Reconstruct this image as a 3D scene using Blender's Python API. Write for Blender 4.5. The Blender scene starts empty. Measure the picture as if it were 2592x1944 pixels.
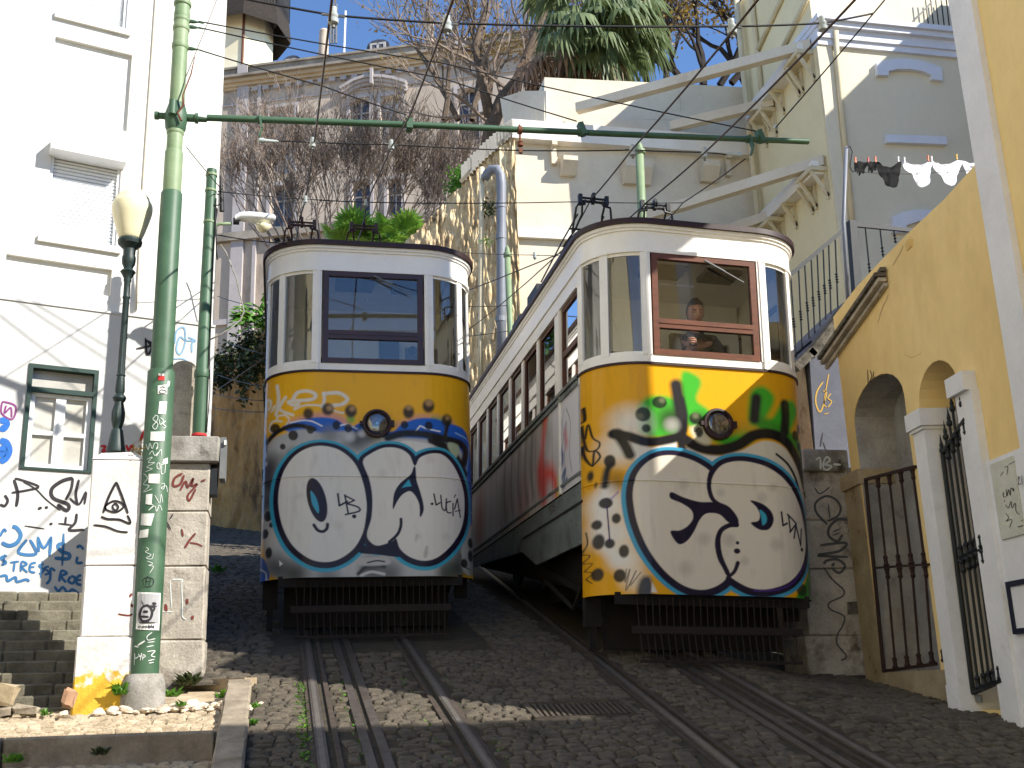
import bpy, math, random
import numpy as np
from mathutils import Vector, Matrix, Quaternion
from mathutils.geometry import tessellate_polygon

random.seed(7)
RNG = np.random.default_rng(7)
SC = bpy.context.scene
COL = SC.collection
V = Vector

# ------------------------------------------------------------------ camera
FPX, YAW, PITCH, ROLL = 2750.0, math.radians(12.3), math.radians(15.6), math.radians(1.87)
CAM = V((0, 0, 1.7))
_f = V((math.sin(YAW)*math.cos(PITCH), math.cos(YAW)*math.cos(PITCH), math.sin(PITCH)))
_r0 = V((math.cos(YAW), -math.sin(YAW), 0)); _u0 = _r0.cross(_f)
_r = _r0*math.cos(ROLL) - _u0*math.sin(ROLL)
_u = _u0*math.cos(ROLL) + _r0*math.sin(ROLL)
cd = bpy.data.cameras.new('camera'); cam = bpy.data.objects.new('camera', cd); COL.objects.link(cam)
cd.sensor_width = 36; cd.lens = FPX/2592*36; cd.clip_end = 2000; cd.clip_start = 0.05
cam.matrix_world = Matrix(((_r.x, _u.x, -_f.x, CAM.x), (_r.y, _u.y, -_f.y, CAM.y), (_r.z, _u.z, -_f.z, CAM.z), (0, 0, 0, 1)))
SC.camera = cam

# ------------------------------------------------------------------ light
LDIR = V((-1, .8, -.97)).normalized()
w = bpy.data.worlds.new('World'); SC.world = w; w.use_nodes = True
nt = w.node_tree; nt.nodes.clear()
sky = nt.nodes.new('ShaderNodeTexSky'); sky.sky_type = 'NISHITA'; sky.sun_disc = False
sky.sun_elevation = math.radians(37.1); sky.sun_rotation = math.radians(128.7)
sky.air_density = 0.85; sky.dust_density = 0.0; sky.ozone_density = 6.5
bg = nt.nodes.new('ShaderNodeBackground'); bg.inputs['Strength'].default_value = 0.11
wo = nt.nodes.new('ShaderNodeOutputWorld')
nt.links.new(sky.outputs[0], bg.inputs[0]); nt.links.new(bg.outputs[0], wo.inputs[0])
sl = bpy.data.lights.new('sun', 'SUN'); sl.energy = 3.8; sl.angle = math.radians(.53); sl.color = (1, .95, .86)
so = bpy.data.objects.new('sun', sl); COL.objects.link(so); so.rotation_euler = LDIR.to_track_quat('-Z', 'Y').to_euler()
so.location = (20, -16, 20)
vs = SC.view_settings; vs.view_transform = 'Standard'; vs.look = 'None'; vs.exposure = 1.25; vs.gamma = 1.0
vs.use_curve_mapping = False
SC.render.engine = 'CYCLES'
SC.cycles.use_denoising = True
SC.cycles.max_bounces = 8; SC.cycles.transparent_max_bounces = 16; SC.cycles.caustics_reflective = False; SC.cycles.caustics_refractive = False

# ------------------------------------------------------------------ measuring: a photo position (2212 wide) to a point on a surface of the place
K = 2592/2212.
def ray(x, y):
    return (_f + _r*((x*K-1296)/FPX) - _u*((y*K-972)/FPX))
def at_y(x, y, Y):
    d = ray(x, y); return CAM + d*((Y-CAM.y)/d.y)
def at_x(x, y, X):
    d = ray(x, y); return CAM + d*((X-CAM.x)/d.x)
def at_z(x, y, Z):
    d = ray(x, y); return CAM + d*((Z-CAM.z)/d.z)
G = .21
def sstep(a, b, x):
    t = min(1, max(0, (x-a)/(b-a))); return t*t*(3-2*t)
def zg(x, y):
    """height of the street: a steep ramp, its right edge dips towards the doors"""
    z = G*y
    k = sstep(3.5, 4.8, x)
    if k > 0:
        zr = .63+.115*y
        z = z*(1-k)+min(z, zr)*k if y > 5.5 else z
    return z
class Pl:
    """an upright wall plane: p0 a point, hd the heading of its run (degrees from +Y to +X)"""
    def __init__(s, p0, hd=None, p1=None):
        s.p0 = V((p0[0], p0[1], 0))
        if p1 is not None: s.u = (V((p1[0], p1[1], 0))-s.p0).normalized()
        else: s.u = V((math.sin(math.radians(hd)), math.cos(math.radians(hd)), 0))
        n = V((s.u.y, -s.u.x, 0))
        if n.dot(V((0, 0, 0))-s.p0) < 0: n = -n
        s.n = n
    def hit(s, x, y):
        d = ray(x, y); return CAM+d*((s.p0-CAM).dot(s.n)/d.dot(s.n))
    def uv(s, x, y):
        p = s.hit(x, y); return ((p-s.p0).dot(s.u), p.z)
    def pt(s, u, z, off=0.):
        return s.p0+s.u*u+s.n*off+V((0, 0, z))

# ------------------------------------------------------------------ mesh helper
class MB:
    def __init__(s): s.v = []; s.f = []
    def add(s, vs, fs):
        b = len(s.v); s.v += [tuple(p) for p in vs]; s.f += [tuple(i+b for i in f) for f in fs]; return s
    def box(s, a, b):
        (x0, y0, z0), (x1, y1, z1) = a, b
        return s.add([(x0, y0, z0), (x1, y0, z0), (x1, y1, z0), (x0, y1, z0), (x0, y0, z1), (x1, y0, z1), (x1, y1, z1), (x0, y1, z1)],
              [(0, 3, 2, 1), (4, 5, 6, 7), (0, 1, 5, 4), (1, 2, 6, 5), (2, 3, 7, 6), (3, 0, 4, 7)])
    def obox(s, c, ax, h):
        c = V(c); p = []
        for k in (-1, 1):
            for i, j in ((-1, -1), (1, -1), (1, 1), (-1, 1)):
                p.append(c+V(ax[0])*(i*h[0])+V(ax[1])*(j*h[1])+V(ax[2])*(k*h[2]))
        return s.add(p, [(0, 3, 2, 1), (4, 5, 6, 7), (0, 1, 5, 4), (1, 2, 6, 5), (2, 3, 7, 6), (3, 0, 4, 7)])
    def bar(s, a, b, w, h=None, up=(0, 0, 1)):
        a, b = V(a), V(b); d = b-a; L = d.length
        if L < 1e-6: return s
        d /= L; h = w if h is None else h
        x = d.cross(V(up))
        if x.length < 1e-4: x = d.cross(V((1, 0, 0)))
        x.normalize(); y = x.cross(d)
        return s.obox((a+b)/2, (x, d, y), (w/2, L/2, h/2))
    def tube(s, pts, r, n=8, cap=True):
        pts = [V(p) for p in pts]; m = len(pts)
        rs = list(r) if isinstance(r, (list, tuple)) else [r]*m
        b = len(s.v); x = None
        for i, p in enumerate(pts):
            d = (pts[min(i+1, m-1)]-pts[max(i-1, 0)])
            if d.length < 1e-9: d = V((0, 0, 1))
            d.normalize()
            if x is None:
                x = d.cross(V((0, 0, 1)) if abs(d.z) < .9 else V((1, 0, 0)))
            else: x = x-d*x.dot(d)
            if x.length < 1e-6: x = d.cross(V((1, .3, .2)))
            x.normalize(); y = d.cross(x)
            for k in range(n):
                a = 2*math.pi*k/n; q = p+(x*math.cos(a)+y*math.sin(a))*rs[i]; s.v.append((q.x, q.y, q.z))
        for i in range(m-1):
            for k in range(n):
                k2 = (k+1) % n
                s.f.append((b+i*n+k, b+i*n+k2, b+(i+1)*n+k2, b+(i+1)*n+k))
        if cap:
            s.f.append(tuple(b+k for k in range(n))[::-1]); s.f.append(tuple(b+(m-1)*n+k for k in range(n)))
        return s
    def lathe(s, prof, c, n=20, ax=None):
        c = V(c); X, Y, Z = (V((1, 0, 0)), V((0, 1, 0)), V((0, 0, 1))) if ax is None else [V(a) for a in ax]
        b = len(s.v); m = len(prof)
        for r, z in prof:
            for k in range(n):
                a = 2*math.pi*k/n; q = c+X*(r*math.cos(a))+Y*(r*math.sin(a))+Z*z; s.v.append((q.x, q.y, q.z))
        for i in range(m-1):
            for k in range(n):
                k2 = (k+1) % n; s.f.append((b+i*n+k, b+i*n+k2, b+(i+1)*n+k2, b+(i+1)*n+k))
        s.f.append(tuple(b+k for k in range(n))[::-1]); s.f.append(tuple(b+(m-1)*n+k for k in range(n)))
        return s
    def plate(s, outer, holes, fr, t):
        """polygon with holes in a wall frame: fr(u,z,off) -> point; front at off=0, back at off=-t"""
        loops = [outer]+list(holes)
        tri = tessellate_polygon([[V((a, b, 0)) for a, b in l] for l in loops])
        flat = [p for l in loops for p in l]; n = len(flat); b = len(s.v)
        for o in (0, -t):
            for a, c in flat:
                q = fr(a, c, o); s.v.append((q.x, q.y, q.z))
        for a, c, d in tri:
            s.f.append((b+a, b+c, b+d)); s.f.append((b+n+d, b+n+c, b+n+a))
        k = 0
        for l in loops:
            m = len(l)
            for i in range(m):
                j = (i+1) % m; s.f.append((b+k+i, b+k+j, b+n+k+j, b+n+k+i))
            k += m
        return s
    def build(s, name, mat, parent=None, smooth=False, world=True, col=None, recalc=True):
        me = bpy.data.meshes.new(name)
        v = np.array(s.v, float).reshape(-1, 3)
        org = V((0, 0, 0))
        if parent is None and world and len(v):
            lo, hi = v.min(0), v.max(0); org = V(((lo[0]+hi[0])/2, (lo[1]+hi[1])/2, lo[2])); v = v-np.array(org)
        me.from_pydata(v.tolist(), [], s.f); me.update()
        if recalc:
            import bmesh
            bm = bmesh.new(); bm.from_mesh(me); bmesh.ops.recalc_face_normals(bm, faces=bm.faces); bm.to_mesh(me); bm.free()
        if smooth is True:
            me.polygons.foreach_set('use_smooth', [True]*len(me.polygons))
        elif smooth:
            me.polygons.foreach_set('use_smooth', [True]*len(me.polygons))
            try: me.set_sharp_from_angle(angle=math.radians(smooth))
            except Exception: pass
        if col is not None:
            ca = me.color_attributes.new('col', 'FLOAT_COLOR', 'POINT')
            ca.data.foreach_set('color', np.concatenate([col, np.ones((len(col), 1))], 1).astype(np.float32).ravel())
        o = bpy.data.objects.new(name, me); COL.objects.link(o)
        if mat is not None: me.materials.append(mat)
        if parent is not None:
            o.parent = parent
            if world: o.matrix_parent_inverse = (Matrix.Translation(-wloc(parent)))
        else: o.location = org
        return o
def wloc(o):
    l = V((0, 0, 0))
    while o is not None:
        l += o.location
        if o.parent is not None: l += o.matrix_parent_inverse.to_translation()
        o = o.parent
    return l
def tag(o, label, cat, group=None, kind=None):
    if label: o['label'] = label
    if cat: o['category'] = cat
    if group: o['group'] = group
    if kind: o['kind'] = kind
    return o
def thing(name, loc, label, cat, group=None, kind=None):
    o = bpy.data.objects.new(name, None); COL.objects.link(o); o.location = loc; o.empty_display_size = .2
    return tag(o, label, cat, group, kind)
def struct(o, label=None):
    o['kind'] = 'structure'
    if label: o['label'] = label
    return o
def copy_tree(o, parent=None):
    c = o.copy(); COL.objects.link(c)
    if parent is not None: c.parent = parent
    for ch in list(o.children): copy_tree(ch, c)
    return c
def spline(pts, n=6, closed=False):
    P = [np.array(p, float) for p in pts]; m = len(P); out = []
    rng = range(m if closed else m-1)
    for i in rng:
        p0, p1, p2, p3 = (P[(i-1) % m] if closed or i > 0 else P[i], P[i], P[(i+1) % m], P[(i+2) % m] if closed or i+2 < m else P[(i+1) % m])
        for k in range(n):
            t = k/n
            out.append(.5*((2*p1)+(-p0+p2)*t+(2*p0-5*p1+4*p2-p3)*t*t+(-p0+3*p1-3*p2+p3)*t**3))
    if not closed: out.append(P[-1])
    return out

# ------------------------------------------------------------------ materials
def lin(c):
    return tuple((x/12.92 if x <= .04045 else ((x+.055)/1.055)**2.4) for x in [k/255. for k in c])
def M(name, c, c2=None, rough=.8, scale=3., bump=0., bscale=30., metal=0., spec=.4, c3=None, s3=.7, th3=.6, sx=(1, 1, 1), fine=.12, coat=0., att=False, attdirt=.15):
    """procedural material: base colour broken up by two noises, a third stain colour, fine relief"""
    m = bpy.data.materials.new(name); m.use_nodes = True; t = m.node_tree; N = t.nodes; L = t.links
    b = N['Principled BSDF']; b.inputs['Roughness'].default_value = rough; b.inputs['Metallic'].default_value = metal
    b.inputs['Specular IOR Level'].default_value = spec
    if coat: b.inputs['Coat Weight'].default_value = coat; b.inputs['Coat Roughness'].default_value = .08
    geo = N.new('ShaderNodeNewGeometry'); mp = N.new('ShaderNodeVectorMath'); mp.operation = 'MULTIPLY'; mp.inputs[1].default_value = sx
    L.new(geo.outputs['Position'], mp.inputs[0])
    def noise(sc, det=5, ro=.6):
        n = N.new('ShaderNodeTexNoise'); n.inputs['Scale'].default_value = sc; n.inputs['Detail'].default_value = det; n.inputs['Roughness'].default_value = ro
        L.new(mp.outputs[0], n.inputs['Vector']); return n
    def ramp(src, lo, hi):
        r = N.new('ShaderNodeMapRange'); r.inputs['From Min'].default_value = lo; r.inputs['From Max'].default_value = hi
        L.new(src, r.inputs['Value']); return r.outputs['Result']
    def mix(fac, a, bb, mode='MIX'):
        x = N.new('ShaderNodeMix'); x.data_type = 'RGBA'; x.blend_type = mode
        if isinstance(fac, float): x.inputs[0].default_value = fac
        else: L.new(fac, x.inputs[0])
        for i, q in ((6, a), (7, bb)):
            if isinstance(q, tuple): x.inputs[i].default_value = (*q, 1)
            else: L.new(q, x.inputs[i])
        return x.outputs[2]
    if att:
        a = N.new('ShaderNodeAttribute'); a.attribute_name = 'col'; col = a.outputs['Color']
        n1 = noise(scale); col = mix(ramp(n1.outputs['Fac'], .55, .8), col, mix(attdirt, col, (.12, .1, .08)))
    else:
        cc = lin(c); c2 = lin(c2) if c2 else tuple(x*.8 for x in cc)
        n1 = noise(scale); col = mix(ramp(n1.outputs['Fac'], .32, .68), cc, c2)
        if c3:
            n3 = noise(s3, 6, .65); col = mix(ramp(n3.outputs['Fac'], th3, th3+.14), col, lin(c3))
    if fine:
        n2 = noise(scale*12, 3); v = ramp(n2.outputs['Fac'], .2, .8)
        mm = N.new('ShaderNodeMapRange'); mm.inputs['To Min'].default_value = 1-fine; mm.inputs['To Max'].default_value = 1+fine*.6; L.new(v, mm.inputs['Value'])
        hs = N.new('ShaderNodeHueSaturation'); L.new(col, hs.inputs['Color']); L.new(mm.outputs[0], hs.inputs['Value']); col = hs.outputs['Color']
    L.new(col, b.inputs['Base Color'])
    if bump:
        nb = noise(bscale, 6, .65); bp = N.new('ShaderNodeBump'); bp.inputs['Strength'].default_value = bump; bp.inputs['Distance'].default_value = .02
        L.new(nb.outputs['Fac'], bp.inputs['Height']); L.new(bp.outputs[0], b.inputs['Normal'])
    return m
def glass(name, tint=(1, 1, 1), base=.06, rough=.02, k=1.0):
    m = bpy.data.materials.new(name); m.use_nodes = True; t = m.node_tree; N = t.nodes; L = t.links; N.clear()
    o = N.new('ShaderNodeOutputMaterial'); tr = N.new('ShaderNodeBsdfTransparent'); tr.inputs[0].default_value = (*tint, 1)
    gl = N.new('ShaderNodeBsdfGlossy'); gl.inputs['Roughness'].default_value = rough
    fr = N.new('ShaderNodeFresnel'); fr.inputs['IOR'].default_value = 1.5
    md = N.new('ShaderNodeMath'); md.operation = 'MULTIPLY_ADD'; md.inputs[1].default_value = k; md.inputs[2].default_value = base; md.use_clamp = True
    mx = N.new('ShaderNodeMixShader'); L.new(fr.outputs[0], md.inputs[0]); L.new(md.outputs[0], mx.inputs[0])
    L.new(tr.outputs[0], mx.inputs[1]); L.new(gl.outputs[0], mx.inputs[2]); L.new(mx.outputs[0], o.inputs[0])
    return m
def leafmat(name, c, c2, tr=.35):
    m = bpy.data.materials.new(name); m.use_nodes = True; t = m.node_tree; N = t.nodes; L = t.links
    b = N['Principled BSDF']; b.inputs['Roughness'].default_value = .55
    geo = N.new('ShaderNodeNewGeometry'); n = N.new('ShaderNodeTexNoise'); n.inputs['Scale'].default_value = 4; n.inputs['Detail'].default_value = 4
    L.new(geo.outputs['Position'], n.inputs['Vector'])
    oi = N.new('ShaderNodeMath'); oi.operation = 'ADD'; oi.use_clamp = True
    mr = N.new('ShaderNodeMapRange'); mr.inputs['From Min'].default_value = .3; mr.inputs['From Max'].default_value = .7; L.new(n.outputs['Fac'], mr.inputs['Value'])
    x = N.new('ShaderNodeMix'); x.data_type = 'RGBA'; L.new(mr.outputs[0], x.inputs[0]); x.inputs[6].default_value = (*lin(c), 1); x.inputs[7].default_value = (*lin(c2), 1)
    L.new(x.outputs[2], b.inputs['Base Color'])
    tl = N.new('ShaderNodeBsdfTranslucent'); L.new(x.outputs[2], tl.inputs['Color'])
    mx = N.new('ShaderNodeMixShader'); mx.inputs[0].default_value = tr
    L.new(b.outputs[0], mx.inputs[1]); L.new(tl.outputs[0], mx.inputs[2]); L.new(mx.outputs[0], N['Material Output'].inputs[0])
    return m
# ------------------------------------------------------------------ palette
mt = {}
mt['white'] = M('white_wall_paint', (224, 222, 216), (212, 210, 203), rough=.9, scale=1.2, bump=.1, bscale=25, fine=.03, c3=(192, 188, 178), s3=2.2, th3=.6, sx=(1, 1, .18))
mt['plinth'] = M('greyish_plinth_paint', (196, 196, 194), (184, 184, 182), rough=.9, scale=2, bump=.1, bscale=20, c3=(164, 162, 156), s3=1.5, th3=.62, fine=.05)
mt['shutter'] = M('white_shutter_plastic', (238, 240, 242), (228, 230, 233), rough=.5, fine=.02)
mt['alu'] = M('white_window_frame', (236, 238, 240), rough=.4, fine=.03)
mt['dgreen'] = M('dark_green_frame_paint', (26, 58, 50), (18, 44, 38), rough=.5)
mt['reveal'] = M('beige_stone_reveal', (205, 196, 178), (185, 175, 155), rough=.9)
mt['polegreen'] = M('weathered_green_pole_paint', (134, 150, 116), (112, 134, 98), rough=.55, scale=5, c3=(150, 160, 110), s3=2.2, th3=.66, fine=.1, bump=.05, bscale=60)
mt['poledark'] = M('dark_green_pole_paint', (68, 98, 74), (54, 84, 61), rough=.5, scale=6, c3=(120, 130, 90), s3=4, th3=.68, fine=.1, bump=.05, bscale=60)
mt['castiron'] = M('dark_cast_iron_paint', (34, 52, 50), (24, 40, 40), rough=.5, scale=20, fine=.2, bump=.1, bscale=60)
mt['blackiron'] = M('black_iron', (24, 28, 32), (16, 20, 24), rough=.55, scale=10, fine=.2)
mt['rustiron'] = M('rusted_gate_iron', (52, 28, 24), (34, 20, 20), rough=.75, scale=12, fine=.3)
mt['darkiron'] = M('dirty_underframe_iron', (30, 24, 22), (18, 15, 14), rough=.85, scale=6, fine=.3)
mt['rustbeam'] = M('brown_painted_beam', (36, 24, 20), (26, 18, 15), rough=.8, scale=6, fine=.3)
mt['stone'] = M('weathered_limestone', (190, 182, 168), (150, 142, 130), rough=.95, scale=5, bump=.5, bscale=28, c3=(96, 88, 76), s3=3, th3=.56, fine=.25)
mt['stonewhite'] = M('whitewashed_stone', (228, 224, 220), (205, 200, 194), rough=.95, scale=4, bump=.35, bscale=30, c3=(165, 135, 110), s3=3.5, th3=.64, fine=.12)
mt['stoneyellow'] = M('yellow_painted_stone', (205, 165, 50), (225, 205, 150), rough=.95, scale=9, bump=.5, bscale=30, c3=(120, 105, 80), s3=7, th3=.58, fine=.2)
mt['stonegrey'] = M('grey_roof_stone', (168, 164, 158), (120, 116, 108), rough=.95, scale=6, bump=.4, bscale=35, c3=(70, 66, 60), s3=5, th3=.58, fine=.25)
mt['step'] = M('dark_stained_step_stone', (118, 113, 98), (84, 79, 66), rough=.95, scale=7, bump=.6, bscale=25, c3=(44, 42, 34), s3=3, th3=.55, fine=.25)
mt['kerb'] = M('kerb_stone', (160, 148, 130), (118, 107, 92), rough=.95, scale=5, bump=.4, bscale=30, c3=(90, 76, 62), s3=4, th3=.6, fine=.2)
mt['cobble'] = M('granite_cobbles', (102, 93, 80), (68, 62, 53), rough=.9, scale=9, bump=.5, bscale=60, c3=(44, 40, 31), s3=2.2, th3=.58, fine=.25)
mt['cobbleL'] = M('limestone_paving_setts', (196, 180, 154), (150, 134, 110), rough=.9, scale=9, bump=.5, bscale=60, c3=(104, 92, 74), s3=3, th3=.6, fine=.2)
mt['grout'] = M('earth_joints', (74, 66, 52), (50, 46, 38), rough=1, scale=10, bump=.4, bscale=60, c3=(52, 66, 34), s3=3, th3=.62, fine=.3)
mt['earth'] = M('pale_dirt', (196, 178, 150), (150, 132, 106), rough=1, scale=6, bump=.5, bscale=40, fine=.2)
mt['rail'] = M('worn_rail_steel', (104, 97, 92), (74, 66, 60), rough=.4, scale=14, metal=.35, fine=.2)
mt['railrust'] = M('rusty_rail_side', (76, 65, 56), (54, 46, 40), rough=.85, scale=14, fine=.3)
mt['railbright'] = M('polished_rail_head', (132, 126, 120), (104, 98, 92), rough=.35, scale=20, metal=.4, fine=.15)
mt['grate'] = M('worn_iron_grate', (84, 76, 66), (60, 54, 46), rough=.7, scale=20, fine=.3)
mt['slot'] = M('dark_cable_slot', (12, 11, 10), rough=1)
mt['rock'] = M('rough_rubble_wall', (226, 206, 166), (186, 162, 124), rough=1, scale=3, bump=1.0, bscale=9, c3=(110, 90, 66), s3=2, th3=.55, fine=.3)
mt['ochre'] = M('ochre_render', (178, 138, 82), (130, 98, 58), rough=1, scale=1.6, bump=.6, bscale=8, c3=(84, 62, 40), s3=1.6, th3=.56, fine=.25, sx=(1, 1, .35))
mt['cream'] = M('cream_wall_paint', (232, 219, 180), (222, 208, 168), rough=.9, scale=.8, bump=.05, bscale=20, c3=(205, 190, 150), s3=.6, th3=.62, fine=.04)
mt['creamfront'] = M('pale_cream_wall_paint', (222, 212, 188), (212, 202, 178), rough=.9, scale=.8, bump=.05, bscale=20, fine=.04)
mt['concrete'] = M('painted_concrete', (216, 206, 186), (202, 190, 168), rough=.92, scale=1.1, bump=.12, bscale=14, c3=(178, 164, 142), s3=1.1, th3=.62, fine=.06)
mt['ledge'] = M('off_white_concrete_trim', (232, 228, 220), (220, 214, 204), rough=.9, scale=2, fine=.05)
mt['trim'] = M('bluish_white_trim', (220, 222, 230), (208, 210, 220), rough=.9, scale=2, fine=.04)
mt['yellow'] = M('yellow_stucco', (234, 206, 146), (226, 197, 134), rough=.92, scale=.9, bump=.12, bscale=60, c3=(220, 190, 130), s3=1.0, th3=.54, fine=.06, sx=(1, 1, .6))
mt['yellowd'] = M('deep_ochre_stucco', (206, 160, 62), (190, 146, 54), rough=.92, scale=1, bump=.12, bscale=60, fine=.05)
mt['whitest'] = M('white_stucco', (226, 226, 230), (212, 212, 216), rough=.92, scale=2.5, bump=.12, bscale=50, c3=(188, 186, 184), s3=2, th3=.64, fine=.05)
mt['roughst'] = M('rough_grey_render', (176, 174, 174), (140, 136, 134), rough=1, scale=3, bump=.9, bscale=18, c3=(104, 96, 86), s3=2.4, th3=.58, fine=.15)
mt['greywall'] = M('grey_blue_plaster', (100, 102, 112), (86, 88, 98), rough=.95, scale=2, bump=.15, bscale=20, c3=(120, 118, 118), s3=1.5, th3=.6, fine=.08)
mt['moss'] = M('blackened_stone_coping', (120, 114, 102), (60, 56, 48), rough=1, scale=12, bump=.6, bscale=30, fine=.3)
mt['jamb'] = M('stained_stone_jamb', (172, 156, 128), (142, 126, 100), rough=.95, scale=4, bump=.3, bscale=25, c3=(96, 78, 56), s3=4, th3=.6, fine=.2)
mt['palace'] = M('aged_palace_render', (190, 174, 156), (164, 150, 136), rough=.95, scale=.35, bump=.1, bscale=6, c3=(136, 124, 112), s3=.5, th3=.56, fine=.12, sx=(1, 1, .5))
mt['palstone'] = M('lilac_grey_palace_stone', (180, 172, 168), (160, 153, 151), rough=.95, scale=.8, fine=.1)
mt['palcorn'] = M('grimy_palace_cornice', (160, 150, 136), (118, 110, 100), rough=.95, scale=1.2, fine=.2)
mt['palochre'] = M('pale_ochre_band', (196, 176, 146), (172, 152, 124), rough=.95, scale=1, fine=.12)
mt['slate'] = M('dark_slate', (74, 76, 84), (56, 58, 66), rough=.7)
mt['tower'] = M('cream_tower_render', (236, 226, 196), (224, 212, 180), rough=.9, scale=1, fine=.06)
mt['glassdark'] = M('dark_window_glass', (44, 48, 56), (70, 74, 84), rough=.12, scale=1.2, spec=.6, fine=.05)
mt['glasslite'] = M('curtained_window_glass', (160, 158, 152), (196, 192, 182), rough=.2, scale=3, spec=.6, fine=.05)
mt['woodpale'] = M('pale_window_timber', (184, 180, 175), rough=.7)
mt['bark'] = M('grey_brown_bark', (112, 96, 80), (80, 68, 58), rough=1, scale=12, fine=.25)
mt['twig'] = M('dry_twigs', (146, 130, 116), (112, 98, 88), rough=1, scale=6, fine=.2)
mt['barkdark'] = M('dark_bark', (58, 50, 44), (40, 36, 32), rough=1, scale=10, fine=.2)
mt['stonebase'] = M('white_and_yellow_stone', (228, 224, 220), (205, 200, 194), rough=.95, scale=4, bump=.4, bscale=30, c3=(165, 135, 110), s3=3.5, th3=.64, fine=.12)
mt['leafpalm'] = leafmat('palm_leaf', (128, 166, 58), (86, 128, 44))
mt['leafpalmd'] = leafmat('dark_palm_leaf', (80, 98, 58), (126, 138, 94))
mt['leafdry'] = leafmat('dry_palm_leaf', (150, 118, 86), (118, 90, 66), .15)
mt['leafyel'] = leafmat('yellowing_leaves', (154, 128, 56), (116, 100, 52))
mt['leafgrn'] = leafmat('fresh_green_leaves', (104, 150, 44), (70, 120, 36))
mt['leafdark'] = leafmat('dark_ivy', (62, 74, 36), (44, 54, 28), .2)
mt['pipegrey'] = M('grey_plastic_pipe', (128, 132, 142), (116, 120, 130), rough=.5, fine=.04)
mt['pipecream'] = M('cream_downpipe', (214, 202, 172), (200, 186, 152), rough=.7)
mt['wire'] = M('black_cable', (20, 20, 22), rough=.6)
mt['trolley'] = M('copper_brown_wire', (74, 58, 48), rough=.5, metal=.3)
mt['porcelain'] = M('grey_porcelain', (188, 196, 196), (160, 168, 168), rough=.25)
mt['brass'] = M('rusty_fitting', (120, 70, 44), (90, 52, 36), rough=.7)
mt['tramwhite'] = M('tram_white_enamel', (244, 241, 234), (236, 232, 225), rough=.32, scale=3, c3=(198, 190, 178), s3=3, th3=.66, fine=.04, spec=.5)
mt['trambrown'] = M('tram_brown_trim', (52, 24, 24), (38, 18, 18), rough=.5, scale=5)
mt['roofdark'] = M('tram_roof_canvas', (70, 62, 58), (52, 46, 44), rough=.9, scale=5)
mt['wooddark'] = M('dark_varnished_wood', (62, 26, 22), (44, 18, 16), rough=.35, scale=6, sx=(1, 1, 4), spec=.5)
mt['woodwarm'] = M('warm_varnished_wood', (108, 58, 32), (80, 42, 24), rough=.35, scale=8, sx=(1, 1, 4), spec=.5)
mt['woodside'] = M('side_window_wood', (96, 54, 32), (70, 38, 24), rough=.5, scale=8)
mt['tramside'] = M('tram_side_paint', (0, 0, 0), rough=.4, att=True, scale=4, spec=.5, fine=.06)
mt['tramart'] = M('tram_front_spray_paint', (0, 0, 0), rough=.32, att=True, scale=5, spec=.22, fine=.04, attdirt=.22, sx=(2.2, 2.2, .6))
mt['chassis'] = M('grey_riveted_chassis', (120, 128, 126), (98, 104, 104), rough=.5, scale=4, c3=(70, 64, 60), s3=2, th3=.58)
mt['interior'] = M('cream_car_interior', (234, 232, 226), (222, 219, 212), rough=.6, fine=.03)
mt['intdark'] = M('dark_car_fitting', (38, 40, 44), rough=.6)
mt['intwood'] = M('car_bench_wood', (104, 64, 38), (80, 46, 28), rough=.5)
mt['panto'] = M('brown_collector_iron', (70, 44, 40), (52, 34, 32), rough=.6)
mt['pantoblack'] = M('black_collector_iron', (34, 34, 36), (24, 24, 26), rough=.5)
mt['lampglass'] = M('frosted_cream_glass', (226, 219, 184), (212, 204, 168), rough=.25, spec=.6, fine=.02)
mt['lampbody'] = M('white_lamp_body', (235, 237, 240), rough=.35)
mt['boxgrey'] = M('grey_metal_box', (120, 122, 122), (100, 102, 102), rough=.6)
mt['boarddirty'] = M('pale_notice_board', (204, 204, 192), (186, 186, 174), rough=.6, scale=5)
mt['rubble'] = M('broken_pale_stone', (226, 212, 192), (196, 178, 154), rough=.95, scale=14, bump=.4, bscale=60, fine=.15)
mt['tile'] = M('terracotta_slab', (176, 140, 112), (150, 116, 92), rough=.95, scale=8)
mt['skin'] = M('skin', (206, 150, 122), (192, 134, 106), rough=.5, scale=12, fine=.04)
mt['hair'] = M('dark_brown_hair', (40, 30, 26), (26, 20, 18), rough=.6, scale=30, fine=.3)
mt['jacket'] = M('dark_grey_jacket', (44, 46, 52), (34, 36, 42), rough=.9, scale=10)
mt['trousers'] = M('dark_trousers', (36, 38, 46), rough=.9)
mt['phone'] = M('black_phone', (18, 18, 20), rough=.2)
mt['cloth_b'] = M('black_knit', (13, 13, 16), (9, 9, 11), rough=.95)
mt['cloth_w'] = M('white_cotton', (238, 238, 242), (226, 226, 232), rough=.95)
mt['peg_o'] = M('orange_peg', (236, 120, 70), rough=.5); mt['peg_w'] = M('white_peg', (230, 230, 230), rough=.5)
mt['peg_y'] = M('yellow_peg', (230, 180, 60), rough=.5); mt['peg_r'] = M('red_peg', (200, 50, 50), rough=.5)
mt['ink_black'] = M('black_spray', (24, 20, 26), (40, 36, 42), rough=.7, scale=12)
mt['ink_blue'] = M('blue_spray', (52, 110, 158), (40, 92, 140), rough=.7, scale=8)
mt['ink_bluebr'] = M('bright_blue_spray', (32, 104, 190), rough=.7)
mt['ink_lblue'] = M('pale_blue_spray', (120, 160, 190), rough=.7)
mt['ink_red'] = M('red_brown_spray', (120, 52, 44), (98, 46, 40), rough=.8, scale=12)
mt['ink_redbr'] = M('red_spray', (200, 50, 50), rough=.8)
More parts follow.
